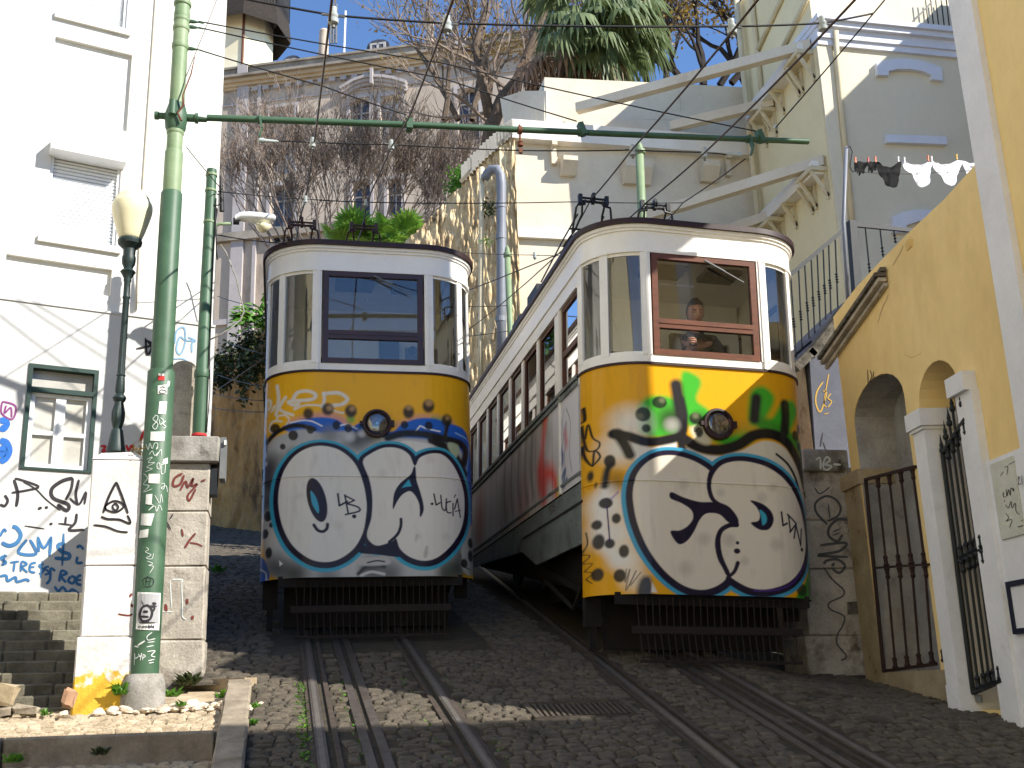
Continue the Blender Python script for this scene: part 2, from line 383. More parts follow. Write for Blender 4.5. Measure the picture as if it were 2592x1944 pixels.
mt['ink_purple'] = M('purple_spray', (130, 60, 120), rough=.8)
mt['ink_white'] = M('white_marker', (222, 226, 222), (200, 206, 200), rough=.7, scale=20)
mt['ink_grey'] = M('grey_spray', (84, 84, 84), rough=.8, scale=12)
mt['ink_yellow'] = M('ochre_spray', (196, 158, 70), rough=.8)
mt['paper'] = M('torn_paper', (228, 228, 224), (206, 206, 200), rough=.9, scale=20)
mt['paperg'] = M('grey_print', (170, 170, 172), rough=.9)
mt['plaster_dk'] = M('dark_far_plaster', (150, 146, 140), rough=.95)
mt['glass'] = glass('window_glass', base=.05)
mt['glasstram'] = glass('tram_glass', (.9, .93, .94), base=.08)
mt['lens'] = glass('headlamp_lens', base=.12)
mt['chrome'] = M('headlamp_reflector', (200, 204, 208), rough=.15, metal=.9, fine=0)

def low_paint(m, z_edge, col):
    # a coat of another colour daubed over the foot of a block, its upper edge ragged
    t = m.node_tree; N, L = t.nodes, t.links; b = N['Principled BSDF']; src = b.inputs['Base Color'].links[0].from_socket
    g = N.new('ShaderNodeNewGeometry'); sp = N.new('ShaderNodeSeparateXYZ'); L.new(g.outputs['Position'], sp.inputs[0])
    n = N.new('ShaderNodeTexNoise'); n.inputs['Scale'].default_value = 14; n.inputs['Detail'].default_value = 6; L.new(g.outputs['Position'], n.inputs['Vector'])
    a = N.new('ShaderNodeMath'); a.operation = 'MULTIPLY_ADD'; a.inputs[1].default_value = .45; L.new(n.outputs['Fac'], a.inputs[0]); L.new(sp.outputs['Z'], a.inputs[2])
    r = N.new('ShaderNodeMapRange'); r.inputs['From Min'].default_value = z_edge+.2; r.inputs['From Max'].default_value = z_edge+.25; r.inputs['To Min'].default_value = 1; r.inputs['To Max'].default_value = 0; L.new(a.outputs[0], r.inputs['Value'])
    x = N.new('ShaderNodeMix'); x.data_type = 'RGBA'; L.new(r.outputs[0], x.inputs[0]); L.new(src, x.inputs[6]); x.inputs[7].default_value = (*lin(col), 1); L.new(x.outputs[2], b.inputs['Base Color'])
low_paint(mt['stonebase'], 1.86, (214, 172, 58))

# ------------------------------------------------------------------ spray paint on a vertex grid (canvas units of one panel)
class Paint:
    def __init__(s, X, Y, base):
        s.X, s.Y = X, Y; s.c = np.tile(np.array(lin(base)), (len(X), 1))
        s.n = RNG.normal(size=len(X))
    def _mix(s, idx, a, col):
        a = np.clip(a, 0, 1)[:, None]; s.c[idx] = s.c[idx]*(1-a)+np.array(lin(col))*a
    def stroke(s, pts, w, col, soft=3., a=1., smooth=True, closed=False, taper=None):
        p = np.array(spline(pts, 7, closed) if smooth and len(pts) > 2 else pts, float)
        if closed: p = np.vstack([p, p[:1]])
        ws = np.linspace(1, taper, len(p))*w/2 if taper else np.full(len(p), w/2)
        pad = w/2+soft*2
        idx = np.nonzero((s.X > p[:, 0].min()-pad) & (s.X < p[:, 0].max()+pad) & (s.Y > p[:, 1].min()-pad) & (s.Y < p[:, 1].max()+pad))[0]
        if not len(idx): return
        x, y = s.X[idx], s.Y[idx]; best = np.full(len(idx), 1e9)
        for i in range(len(p)-1):
            ax, ay = p[i]; bx, by = p[i+1]; dx, dy = bx-ax, by-ay; l2 = dx*dx+dy*dy+1e-9
            t = np.clip(((x-ax)*dx+(y-ay)*dy)/l2, 0, 1)
            d = np.hypot(x-ax-t*dx, y-ay-t*dy)-(ws[i]+(ws[i+1]-ws[i])*t); best = np.minimum(best, d)
        s._mix(idx, a*np.clip(.5-best/(2*soft), 0, 1), col)
    def fill(s, pts, col, soft=3., a=1., smooth=True):
        p = np.array(spline(pts, 6, True) if smooth else pts, float)
        pad = soft*2
        idx = np.nonzero((s.X > p[:, 0].min()-pad) & (s.X < p[:, 0].max()+pad) & (s.Y > p[:, 1].min()-pad) & (s.Y < p[:, 1].max()+pad))[0]
        if not len(idx): return
        x, y = s.X[idx], s.Y[idx]; ins = np.zeros(len(idx), bool); best = np.full(len(idx), 1e9); m = len(p)
        for i in range(m):
            ax, ay = p[i]; bx, by = p[(i+1) % m]
            c = ((ay > y) != (by > y)) & (x < (bx-ax)*(y-ay)/(by-ay+1e-12)+ax); ins ^= c
            dx, dy = bx-ax, by-ay; t = np.clip(((x-ax)*dx+(y-ay)*dy)/(dx*dx+dy*dy+1e-9), 0, 1)
            best = np.minimum(best, np.hypot(x-ax-t*dx, y-ay-t*dy))
        sd = np.where(ins, -best, best); s._mix(idx, a*np.clip(.5-sd/(2*soft), 0, 1), col)
    def disc(s, x, y, r, col, soft=8., a=1., ry=None):
        ry = ry or r; k = r/ry
        d = np.hypot(s.X-x, (s.Y-y)*k)-r; idx = np.nonzero(d < soft*2)[0]
        s._mix(idx, a*np.clip(.5-d[idx]/(2*soft), 0, 1), col)
    def fog(s, x, y, r, col, a=.8):
        d = np.hypot(s.X-x, s.Y-y)/r; idx = np.nonzero(d < 1)[0]; s._mix(idx, a*(1-d[idx]**2)**1.5, col)

def ribbons(name, strokes, hit, mat, parent, off=.004, per=3.0):
    """flat paint strokes laid on a surface: strokes = [(points in photo px, width px)], hit(x,y)->(point, normal)"""
    mb = MB()
    for pts, wd in strokes:
        p = [np.array(q) for q in (spline(pts, 5) if len(pts) > 2 else pts)]
        if len(p) == 2:
            p = [p[0]+(p[1]-p[0])*t for t in np.linspace(0, 1, 5)]
        vs = []
        for i, q in enumerate(p):
            d = p[min(i+1, len(p)-1)]-p[max(i-1, 0)]; d = d/(np.linalg.norm(d)+1e-9); nn = np.array([-d[1], d[0]])
            e = min(1, .55+min(i, len(p)-1-i)*.4)
            for sg in (-1, 1):
                w_ = q+nn*sg*wd*.5*e; P, Nn = hit(*w_); vs.append(P+Nn*off)
        fs = [(2*i, 2*i+1, 2*i+3, 2*i+2) for i in range(len(p)-1)]
        mb.add(vs, fs)
    return mb.build(name, mat, parent, recalc=False)
def patch(name, polys, hit, mat, parent, off=.003, n=1):
    mb = MB()
    for poly in polys:
        P = []
        for i in range(len(poly)):
            a, b = np.array(poly[i], float), np.array(poly[(i+1) % len(poly)], float)
            for k in range(n): P.append(a+(b-a)*k/n)
        if n > 1 and len(poly) == 4:
            # a quad bent over a round surface: rows of strips
            a, b, c, d = [np.array(q, float) for q in poly]; vs = []; m = 6
            for i in range(m+1):
                t = i/m
                for q in (a+(b-a)*t, d+(c-d)*t):
                    pt, nn = hit(*q); vs.append(pt+nn*off)
            mb.add(vs, [(2*i, 2*i+2, 2*i+3, 2*i+1) for i in range(m)])
        else:
            vs = [];
            for q in P:
                pt, nn = hit(*q); vs.append(pt+nn*off)
            mb.add(vs, [tuple(range(len(vs)))])
    return mb.build(name, mat, parent, recalc=False)
def planehit(pl, off=0.):
    def h(x, y):
        d = ray(x, y); return CAM+d*((pl.p0+pl.n*off-CAM).dot(pl.n)/d.dot(pl.n)), pl.n
    return h
def cylhit(cx, cy, r, lean=(0, 0), z0=0):
    def h(x, y):
        d = ray(x, y); o = CAM
        # cylinder axis (cx+lean*(z-z0))
        ox, oy = o.x-cx-lean[0]*(o.z-z0), o.y-cy-lean[1]*(o.z-z0); dx, dy = d.x-lean[0]*d.z, d.y-lean[1]*d.z
        A = dx*dx+dy*dy; B = ox*dx+oy*dy; Cc = ox*ox+oy*oy-r*r; disc = B*B-A*Cc
        if disc < 0: disc = 0
        t = (-B-math.sqrt(disc))/A; P = o+d*t
        n = V((P.x-cx-lean[0]*(P.z-z0), P.y-cy-lean[1]*(P.z-z0), 0)).normalized(); return P, n
    return h
# ================================================================== THE GROUND
def sheet(name, xs, ys, zf, mat):
    mb = MB(); nx = len(xs)
    mb.v = [(x, y, zf(x, y)) for y in ys for x in xs]
    mb.f = [(j*nx+i, j*nx+i+1, (j+1)*nx+i+1, (j+1)*nx+i) for j in range(len(ys)-1) for i in range(nx-1)]
    return mb.build(name, mat, smooth=True)
def terr(x, y):
    z = G*min(max(y, 0), 40)-.35
    if x < -.3 and y < 9.4: z = min(z, 1.0)
    if x > 5.2: z = min(z, .6+.1*y)
    return z
struct(sheet('terrain', [-400, -120, -40, -12, -6, -3, -1.5, -.36, 1, 3, 4.6, 5.3, 7, 12, 40, 120, 400], [-400, -120, -40, -12, -4, 0, 3, 6, 8, 9.3, 9.5, 12, 16, 20, 28, 40, 120, 400], terr, mt['earth']), 'dusty hillside under the street and houses')
street = sheet('street', list(np.arange(-.24, 5.4, .2))+[5.6], list(np.arange(-3, 9, .4))+list(np.arange(9, 34, 1.)), lambda x, y: zg(x, y)-.014 if y < 8.9 or x > -.2 else zg(x, y)-.014, mt['grout'])
struct(street, 'steep cobbled street with tram tracks')
street2 = sheet('street', list(np.arange(-4.2, .01, .3)), list(np.arange(9.0, 36, .6)), lambda x, y: zg(x, y)-.016, mt['grout'])
struct(street2, 'cobbled bend of the street behind the cars')

def xA(y): return .265+.0*(y-8)
def xR(y): return 2.45+.0573*(y-5.95)
TR = [(lambda y: .265, .88, .30), (lambda y: xR(y), .88, .62)]
def in_rail(x, y, hw=.0):
    for f, g, s in TR:
        a = f(y)
        if a-.09-hw < x < a+.12+hw or a+g-.12-hw < x < a+g+.09+hw or a+s-.085-hw < x < a+s+.085+hw: return True
    return 1.64 < x < 2.37 and 7.12 < y < 7.58
stones = []
def lay(x0f, x1f, y0, y1, row, wmin, wmax, zf, keep, bucket):
    y = y0; ri = 0
    while y < y1:
        d = row*random.uniform(.88, 1.12); x = x0f(y)+random.uniform(-.05, 0)
        while x < x1f(y):
            wd = random.uniform(wmin, wmax)
            cx, cy = x+wd/2, y+d/2+random.uniform(-.008, .008)
            if keep(cx, cy, wd/2): bucket.append((cx, cy, wd, d, zf(cx, cy)))
            x += wd
        y += d; ri += 1
def stone_geo(cx, cy, wd, d, z, zf, org=None):
    g = .006; hx, hy = wd/2-g, d/2-g; t = random.uniform(-.004, .007); j = lambda k: random.uniform(-k, k)
    ox, oy, oz = org or (0, 0, 0); vs = []
    for sx, sy in ((-1, -1), (1, -1), (1, 1), (-1, 1)):
        x, y = cx+sx*hx+j(.006), cy+sy*hy+j(.005); vs.append((x-ox, y-oy, zf(x, y)-.03-oz))
    tl = (j(.004), j(.004))
    for sx, sy in ((-1, -1), (1, -1), (1, 1), (-1, 1)):
        x, y = cx+sx*hx*.94+j(.006), cy+sy*hy*.93+j(.005); vs.append((x-ox, y-oy, zf(x, y)+t-.005+sx*tl[0]+sy*tl[1]-oz))
    for sx, sy in ((-1, -1), (1, -1), (1, 1), (-1, 1)):
        x, y = cx+sx*hx*.62+j(.006), cy+sy*hy*.6+j(.005); vs.append((x-ox, y-oy, zf(x, y)+t+.004+sx*tl[0]+sy*tl[1]-oz))
    fs = [(8, 9, 10, 11)]
    for b in (0, 4):
        for i in range(4): fs.append((b+i, b+(i+1) % 4, b+4+(i+1) % 4, b+4+i))
    return vs, fs
def lay_out(bucket, zf, mat, parent, nobj, key):
    bucket.sort(key=key)
    for s_ in bucket[:nobj]:
        mb = MB(); mb.add(*stone_geo(*s_, zf)); mb.build('cobble', mat, parent, recalc=False)
    mb = MB()
    for s_ in bucket[nobj:]: mb.add(*stone_geo(*s_, zf))
    o = mb.build('cobbles', mat, parent, recalc=False); o['kind'] = 'stuff'
    me = o.data; me.polygons.foreach_set('use_smooth', [False]*len(me.polygons))
b1 = []
keep = lambda x, y, h: not in_rail(x, y, h*.35) and -.17 < x < 5.05
lay(lambda y: -.13, lambda y: 5.0, 5.35, 9.6, .082, .075, .14, zg, keep, b1)
lay(lambda y: 1.9, lambda y: 2.5, 9.6, 17, .1, .1, .17, zg, lambda x, y, h: True, b1)
lay_out(b1, zg, mt['cobble'], street, 300, lambda s_: s_[1])
sp_ = sheet('street', [-.75, -.5, -.2, -.05], [8.58, 8.8, 9.1], lambda x, y: zg(x, y)-.015, mt['grout']); struct(sp_, 'cobbled street corner beside the gate pillar')
b2 = []
lay(lambda y: -3.4, lambda y: -.13, 8.62, 18.5, .11, .1, .18, zg, lambda x, y, h: x > -.36-(y-8.5)*.09-.35, b2)
lay(lambda y: -4.0, lambda y: .2, 18.5, 28, .2, .2, .34, zg, lambda x, y, h: x > -1.2-(y-16)*.12, b2)
lay_out(b2, zg, mt['cobble'], street2, 0, lambda s_: s_[1])

# ------------------------------------------------------------------ tracks
def ribbon_rail(mb, f, y0, y1, w0, w1, z1, dep, step=.5):
    ys = list(np.arange(y0, y1, step))+[y1]; b = len(mb.v)
    for y in ys:
        for dx, dz in ((w0, -dep), (w0, z1), (w1, z1), (w1, -dep)): mb.v.append((f(y)+dx, y, G*y+dz))
    for i in range(len(ys)-1):
        for k in range(3): mb.f.append((b+i*4+k, b+i*4+k+1, b+i*4+4+k+1, b+i*4+4+k))
    mb.f.append((b, b+1, b+2, b+3))
for ti, (f, g, s_) in enumerate(TR):
    lab = ['cable tram track running up to the graffitied car on the viewer left', 'cable tram track running up to the car with the seated driver'][ti]
    tr = struct(thing('tram_track', (f(6), 6, G*6), ['steel tram track with cable slot leading to the car in full shade', 'steel tram track with cable slot leading to the partly sunlit car'][ti], None))
    for k, a in enumerate((0, g)):
        sg = 1 if k == 0 else -1
        fa = (lambda y, a=a: f(y)+a)
        mb = MB(); ribbon_rail(mb, fa, 3, 19, -.035, .03, .008, .1); mb.build('rail', mt['rail'], tr); mb = MB(); ribbon_rail(mb, fa, 3, 19, -.02, .012, .0105, .0); mb.build('rail_head', mt['railbright'], tr)
        mb = MB(); ribbon_rail(mb, fa, 3, 19, *(sorted((sg*.072, sg*.105))), .004, .1); mb.build('guard_rail', mt['railrust'], tr)
        mb = MB(); ribbon_rail(mb, fa, 3, 19, *(sorted((sg*.034, sg*.072))), -.035, .06); mb.build('groove', mt['slot'], tr)
        mb = MB(); ribbon_rail(mb, fa, 3, 19, *(sorted((-sg*.036, -sg*.066))), -.004, .06); mb.build('rail_edge', mt['railrust'], tr)
    fs_ = (lambda y: f(y)+s_)
    for a, b in ((-.075, -.019), (.019, .075)):
        mb = MB(); ribbon_rail(mb, fs_, 3, 19, a, b, .006, .1); mb.build('slot_rail', mt['rail'], tr)
    mb = MB(); ribbon_rail(mb, fs_, 3, 19, -.019, .019, -.05, .1); mb.build('cable_slot', mt['slot'], tr)

# drain cover between the tracks
gr = thing('drain_cover', (2.0, 7.35, G*7.35), 'rectangular slotted iron drain cover between the two tracks', 'drain cover')
def gz(x, y, o): return V((x, y, zg(x, y)+o))
mb = MB()
for a, b in (((1.66, 7.14), (2.35, 7.14)), ((1.66, 7.56), (2.35, 7.56)), ((1.66, 7.14), (1.66, 7.56)), ((2.35, 7.14), (2.35, 7.56))):
    mb.bar(gz(*a, -.004), gz(*b, -.004), .04, .03)
mb.build('frame', mt['grate'], gr)
for k in range(17):
    x = 1.7+k*.038
    mb = MB(); mb.bar(gz(x, 7.17, -.006), gz(x+.02, 7.53, -.006), .02, .02); mb.build('slat', mt['grate'], gr)
mb = MB(); mb.bar(gz(1.68, 7.35, -.035), gz(2.33, 7.35, -.035), .36, .01); mb.build('pit', mt['darkiron'], gr)

# ------------------------------------------------------------------ the pavement at the left: terraces, kerbs
def zt(x, y):
    if y > 7.12: return 1.505+.165*(y-7.1)
    if y > 6.32: return 1.36+.13*(y-7.1)
    return 1.12
pav = sheet('pavement', [-9, -4, -2.6, -2, -1.4, -.8, -.3], [2, 5, 6.3, 6.33, 7.11, 7.13, 7.6, 8.0, 8.6, 9.4], lambda x, y: zt(x, y)-.013, mt['earth'])
struct(pav, 'sunlit stepped pavement of small pale setts')
b3 = []
lay(lambda y: -2.3, lambda y: -.32, 7.17, 7.74, .06, .06, .11, zt, lambda x, y, h: x+h < -.33, b3)
lay(lambda y: -2.2, lambda y: -.32, 6.36, 7.05, .062, .06, .12, zt, lambda x, y, h: x+h < -.33, b3)
lay(lambda y: -2.2, lambda y: -.32, 5.9, 6.25, .065, .06, .12, zt, lambda x, y, h: x+h < -.33, b3)
lay_out(b3, zt, mt['cobbleL'], pav, 280, lambda s_: s_[1])
def rough_block(mb, a, b, j=.008, n=2):
    """a stone block with slightly uneven corners and softened edges"""
    (x0, y0, z0), (x1, y1, z1) = a, b; e = .012
    xs = [x0, x0+e, x1-e, x1]; ys = [y0, y0+e, y1-e, y1]; zs = [z0, z0+e, z1-e, z1]
    vs = {}; out = []
    for i in range(4):
        for k in range(4):
            for l in range(4):
                cnt = (i in (0, 3))+(k in (0, 3))+(l in (0, 3))
                if cnt != 1: continue
                vs[(i, k, l)] = len(out); out.append((xs[i]+random.uniform(-j, j)*.5, ys[k]+random.uniform(-j, j)*.5, zs[l]+random.uniform(-j, j)*.5))
    fs = []
    for s_ in (0, 3):
        fs.append([vs[(s_, 1, 1)], vs[(s_, 2, 1)], vs[(s_, 2, 2)], vs[(s_, 1, 2)]])
        fs.append([vs[(1, s_, 1)], vs[(2, s_, 1)], vs[(2, s_, 2)], vs[(1, s_, 2)]])
        fs.append([vs[(1, 1, s_)], vs[(2, 1, s_)], vs[(2, 2, s_)], vs[(1, 2, s_)]])
    A = {0: 1, 3: 2}
    for p in (0, 3):
        for q in (0, 3):
            fs.append([vs[(p, A[q], 1)], vs[(p, A[q], 2)], vs[(A[p], q, 2)], vs[(A[p], q, 1)]])
            fs.append([vs[(p, 1, A[q])], vs[(p, 2, A[q])], vs[(A[p], 2, q)], vs[(A[p], 1, q)]])
            fs.append([vs[(1, p, A[q])], vs[(2, p, A[q])], vs[(2, A[p], q)], vs[(1, A[p], q)]])
            for r_ in (0, 3):
                fs.append([vs[(p, A[q], A[r_])], vs[(A[p], q, A[r_])], vs[(A[p], A[q], r_)]])
    mb.add(out, fs); return mb
kb = struct(thing('kerb', (-.25, 7, 1.4), 'worn stone kerb along the cobbled street', None))
y = 5.2
while y < 8.35:
    L = min(random.uniform(.42, .62), 8.42-y); L = max(L, .2)
    zt_ = G*(y+L/2)+.055
    mb = MB(); vs0 = len(mb.v); rough_block(mb, (-.335, y+.006, zt_-.3), (-.165, y+L-.006, zt_))
    mb.v = [(a+(y-7)*-.01, b, c+(b-y-L/2)*G) for a, b, c in mb.v]
    mb.build('kerb_stone', mt['kerb'], kb); y += L
x = -4.2
while x < -.36:
    L = min(random.uniform(.7, 1.1), -.345-x); 
    if -.345-(x+L) < .3: L = -.345-x
    if L < .12: break
    for yy, z1 in ((7.12, 1.508), (6.32, 1.258)):
        yo = .03*(x+1)
        mb = MB(); rough_block(mb, (x+.004, yy-.13+yo, z1-.2), (x+L-.004, yy+.02+yo, z1+.004)); mb.build('kerb_stone', mt['kerb'], kb)
    x += L
# low cream kerb turning from the street edge back to the gate pillar
mb = MB(); mb.obox(V((-.37, 8.63, 1.66)), (V((.4, -.42, 0)).normalized(), V((.42, .4, 0)).normalized(), (0, 0, 1)), (.27, .06, .17)); mb.build('kerb_end', mt['jamb'], kb)
mb = MB(); mb.box((-.9, 8.15, 1.5), (-.3, 8.2, 1.645)); mb.build('kerb_inner', mt['kerb'], kb)
mb = MB(); mb.add([(-.95, 8.2, 1.64), (-.34, 8.2, 1.64), (-.34, 8.5, 1.69), (-.5, 8.8, 1.72), (-.95, 8.8, 1.7)], [(0, 1, 2, 3, 4)]); mb.build('planting_bed', mt['earth'], kb)

# loose rubble stones in front of the lamp pillar
def pebble(r):
    mb = MB(); n = 7; prof = [(.25, -.55), (.85, -.3), (1, .1), (.7, .5), (.2, .62)]
    for i, (pr, pz) in enumerate(prof):
        for k in range(n):
            a = 2*math.pi*k/n; q = pr*random.uniform(.75, 1.2)
            mb.v.append((r*q*math.cos(a)*1.25, r*q*math.sin(a), r*(pz+random.uniform(-.12, .12))*.9))
    for i in range(4):
        for k in range(n): mb.f.append((i*n+k, i*n+(k+1) % n, i*n+n+(k+1) % n, i*n+n+k))
    mb.f.append(tuple(range(n))[::-1]); mb.f.append(tuple(4*n+k for k in range(n)))
    return mb
protos = [pebble(.030).build('rubble_stone', mt['rubble'], world=False).data for _ in range(7)]
for o in [o for o in COL.objects if o.name.startswith('rubble_stone')]: bpy.data.objects.remove(o)
spots = []
for k in range(58):
    t = k/58; px = 205+t*355+random.uniform(-8, 8); py = 1540-(px-205)*.03+random.uniform(-7, 8)
    spots.append((px, py, random.uniform(.6, 1.5)))
for px, py, sc in ((305, 1538, 1.5), (325, 1536, 1.4), (410, 1524, 1.9), (420, 1518, 1.1), (135, 1552, 1.3), (55, 1550, 1.2), (375, 1538, 1.7), (475, 1530, 1.3), (355, 1540, 1.4)): spots.append((px, py, sc))
for i, (px, py, sc) in enumerate(spots):
    d = ray(px, py); t = (1.7-(1.505-.165*7.1))/(.165*d.y-d.z); p = CAM+d*t; p.y = min(max(p.y, 7.3), 7.82)
    o = bpy.data.objects.new('rubble_stone', protos[i % 7]); COL.objects.link(o)
    o.location = CAM+d*(p.y/d.y); o.location.z = zt(0, p.y)+.016*sc
    o.rotation_euler = (random.uniform(-.4, .4), random.uniform(-.4, .4), random.uniform(0, 6)); o.scale = (sc, sc, sc*.9)
    tag(o, 'small broken pale stone in the loose row before the '+('yellow foot of the lamp pillar' if px < 262 else 'concrete foot of the green pole' if px < 352 else 'dirt bed inside the kerb'), 'stone', 'loose rubble before the '+('lamp pillar' if px < 262 else 'pole foot' if px < 352 else 'dirt bed'))

# small weeds
def weed(p, r, n, mat, label, name='weed', h=1., flat=.5):
    mb = MB()
    for _ in range(n):
        a = random.uniform(0, 6.28); l = r*random.uniform(.5, 1.1); up = random.uniform(.25, 1.)*h
        d = V((math.cos(a), math.sin(a), 0)); s_ = V((-d.y, d.x, 0))*l*random.uniform(.12, .22)
        b = V(p)+V((random.uniform(-r, r), random.uniform(-r, r), 0))*flat; t = b+d*l*.7+V((0, 0, l*up)); m = b+d*l*.3+V((0, 0, l*up*.75))
        mb.add([b, m-s_, t, m+s_], [(0, 1, 2, 3)])
    o = mb.build(name, mat, recalc=False); tag(o, label, 'weed', 'weeds between the stones'); return o
for px, py, Yz, r, n, m_, lab in (
    (372, 1506, 7.95, .07, 60, 'leafgrn', 'bright green weed beside the concrete pole foot'),
    (392, 1526, 7.72, .05, 40, 'leafgrn', 'low green weed in the rubble row right of the pole foot'),
    (480, 1508, 8.1, .06, 50, 'leafgrn', 'green weed inside the kerb corner'),
    (405, 1482, 8.55, .11, 130, 'leafdark', 'dark leafy weed at the foot of the rear pillar'),
    (262, 1502, 7.82, .09, 90, 'leafgrn', 'tall green weed between lamp pillar and pole foot'),
    (97, 1546, 7.7, .05, 40, 'leafgrn', 'small green weed at the foot of the stone steps'),
    (550, 1532, 7.75, .05, 70, 'leafgrn', 'green weed growing along the outer kerb side'),
    (545, 1565, 7.3, .05, 60, 'leafgrn', 'lower green weed hugging the outer kerb side'),
    (560, 1495, 8.3, .04, 40, 'leafgrn', 'little weed at the upper kerb end'),
    (30, 1648, 6.5, .07, 60, 'leafgrn', 'green weed at the lower step in the picture corner'),
    (215, 1632, 6.7, .06, 50, 'leafdark', 'dark moss tuft on the lower pavement step'),
    (2020, 1522, 7.7, .06, 60, 'leafdark', 'dark weed at the foot of the stone doorstep'),
    (2048, 1540, 7.45, .05, 50, 'leafgrn', 'green weed at the white gatepost base'),
    (470, 1236, 16., .12, 40, 'leafgrn', 'green weed on the sunlit stretch of upper street')):
    p = at_y(px, py, Yz); weed(p, r, n, mt[m_], lab)
mb = MB()
for k in range(420):
    y = random.uniform(6.0, 8.5); x = .17+random.uniform(-.04, .035) if k < 300 else random.choice((1.27, .93, .47))+random.uniform(-.02, .02)
    a = random.uniform(0, 6.28); l = random.uniform(.012, .03); p = V((x, y, G*y-.002)); d = V((math.cos(a), math.sin(a), .6))*l; s_ = V((-d.y, d.x, 0))*.4
    mb.add([p, p+d*.5-s_, p+d, p+d*.5+s_], [(0, 1, 2, 3)])
o = mb.build('ground_cover', mt['leafgrn'], recalc=False); tag(o, 'thin line of moss and weeds growing along the rails', 'weeds', kind='stuff')
# ================================================================== LEFT SIDE: white house, steps, pillars, lamps, poles
FA = Pl((-1.35, 9.7), 72)
def rect(pl, x0, y0, x1, y1):
    a, b = pl.uv(x0, y0), pl.uv(x1, y1); return (min(a[0], b[0]), min(a[1], b[1]), max(a[0], b[0]), max(a[1], b[1]))
def rpoly(r): return [(r[0], r[1]), (r[2], r[1]), (r[2], r[3]), (r[0], r[3])]
def fbox(mb, pl, u0, z0, u1, z1, o0, o1):
    """box on a wall plane between offsets o0 < o1"""
    c = pl.pt((u0+u1)/2, (z0+z1)/2, (o0+o1)/2); mb.obox(c, (pl.u, pl.n, (0, 0, 1)), ((u1-u0)/2, abs(o1-o0)/2, (z1-z0)/2)); return mb
uc, _ = FA.uv(471, 430); zpl = FA.uv(200, 672)[1]
hs = thing('white_house', FA.pt(0, 1.6), 'sunlit white rendered house with roller shutters, behind the lamp pillar', 'house')
sh1 = rect(FA, 140, -70, 272, 66); rc1 = rect(FA, 120, 78, 274, 284); sh2 = rect(FA, 113, 312, 250, 535); rc2 = rect(FA, 14, 548, 238, 640)
cap1 = rect(FA, 128, 57, 277, 97); lo = rect(FA, 62, 787, 196, 1024)
U0, Ztop = -6.0, 13.5
mb = MB(); mb.plate([(U0, zpl), (uc, zpl), (uc, Ztop), (U0, Ztop)], [rpoly(r) for r in (sh1, rc1, sh2, rc2)], FA.pt, .12); mb.build('wall', mt['white'], hs)
mb = MB(); fbox(mb, FA, U0, zpl-3, uc, Ztop, -.5, -.121)
for a, b in ((-4.5, -.5),): mb.obox(FA.pt(uc-.25, (zpl+Ztop)/2-1.2, -2.4), (FA.u, FA.n, (0, 0, 1)), (.249, 1.9, (Ztop-zpl)/2+1.1))
mb.build('inner_wall', mt['white'], hs)
for r in (rc1, rc2):
    mb = MB(); fbox(mb, FA, r[0]-.02, r[1]-.02, r[2]+.02, r[3]+.02, -.1, -.045); mb.build('recessed_panel', mt['white'], hs)
mb = MB(); mb.plate([(U0, 1.0), (uc+.02, 1.0), (uc+.02, zpl), (U0, zpl)], [rpoly(lo)], lambda u, z, o: FA.pt(u, z, o+.03), .15); mb.build('plinth', mt['plinth'], hs)
for r, bx in ((sh1, False), (sh2, True)):
    wdo = thing('window', FA.pt((r[0]+r[2])/2, r[1]), None, None); wdo.parent = hs; wdo.matrix_parent_inverse = Matrix.Translation(-hs.location)
    mb = MB(); fr = .028
    for a in ((r[0], r[1], r[0]+fr, r[3]), (r[2]-fr, r[1], r[2], r[3])): fbox(mb, FA, *a, -.09, -.02)
    mb.build('frame', mt['alu'], wdo)
    n = 26; hgt = (r[3]-r[1])/n
    for k in range(n):
        mb = MB(); u0, u1 = r[0]+fr, r[2]-fr; z0 = r[1]+k*hgt
        prof = [(-.075, z0), (-.052, z0+.004), (-.048, z0+hgt*.5), (-.058, z0+hgt-.004), (-.075, z0+hgt)]
        b = len(mb.v)
        for o_, z in prof:
            for u_ in (u0, u1): mb.v.append(tuple(FA.pt(u_, z, o_)))
        for i in range(4): mb.f.append((b+2*i, b+2*i+1, b+2*i+3, b+2*i+2))
        mb.build('slat', mt['shutter'], wdo, recalc=False)
    if bx:
        mb = MB(); fbox(mb, FA, r[0]-.02, r[3]-.11, r[2]+.02, r[3]+.02, -.04, .16); mb.build('shutter_box', mt['shutter'], wdo)
    mb = MB(); fbox(mb, FA, r[0]-.05, r[1]-.06, r[2]+.04, r[1], -.1, .035); mb.build('sill', mt['white'], wdo)
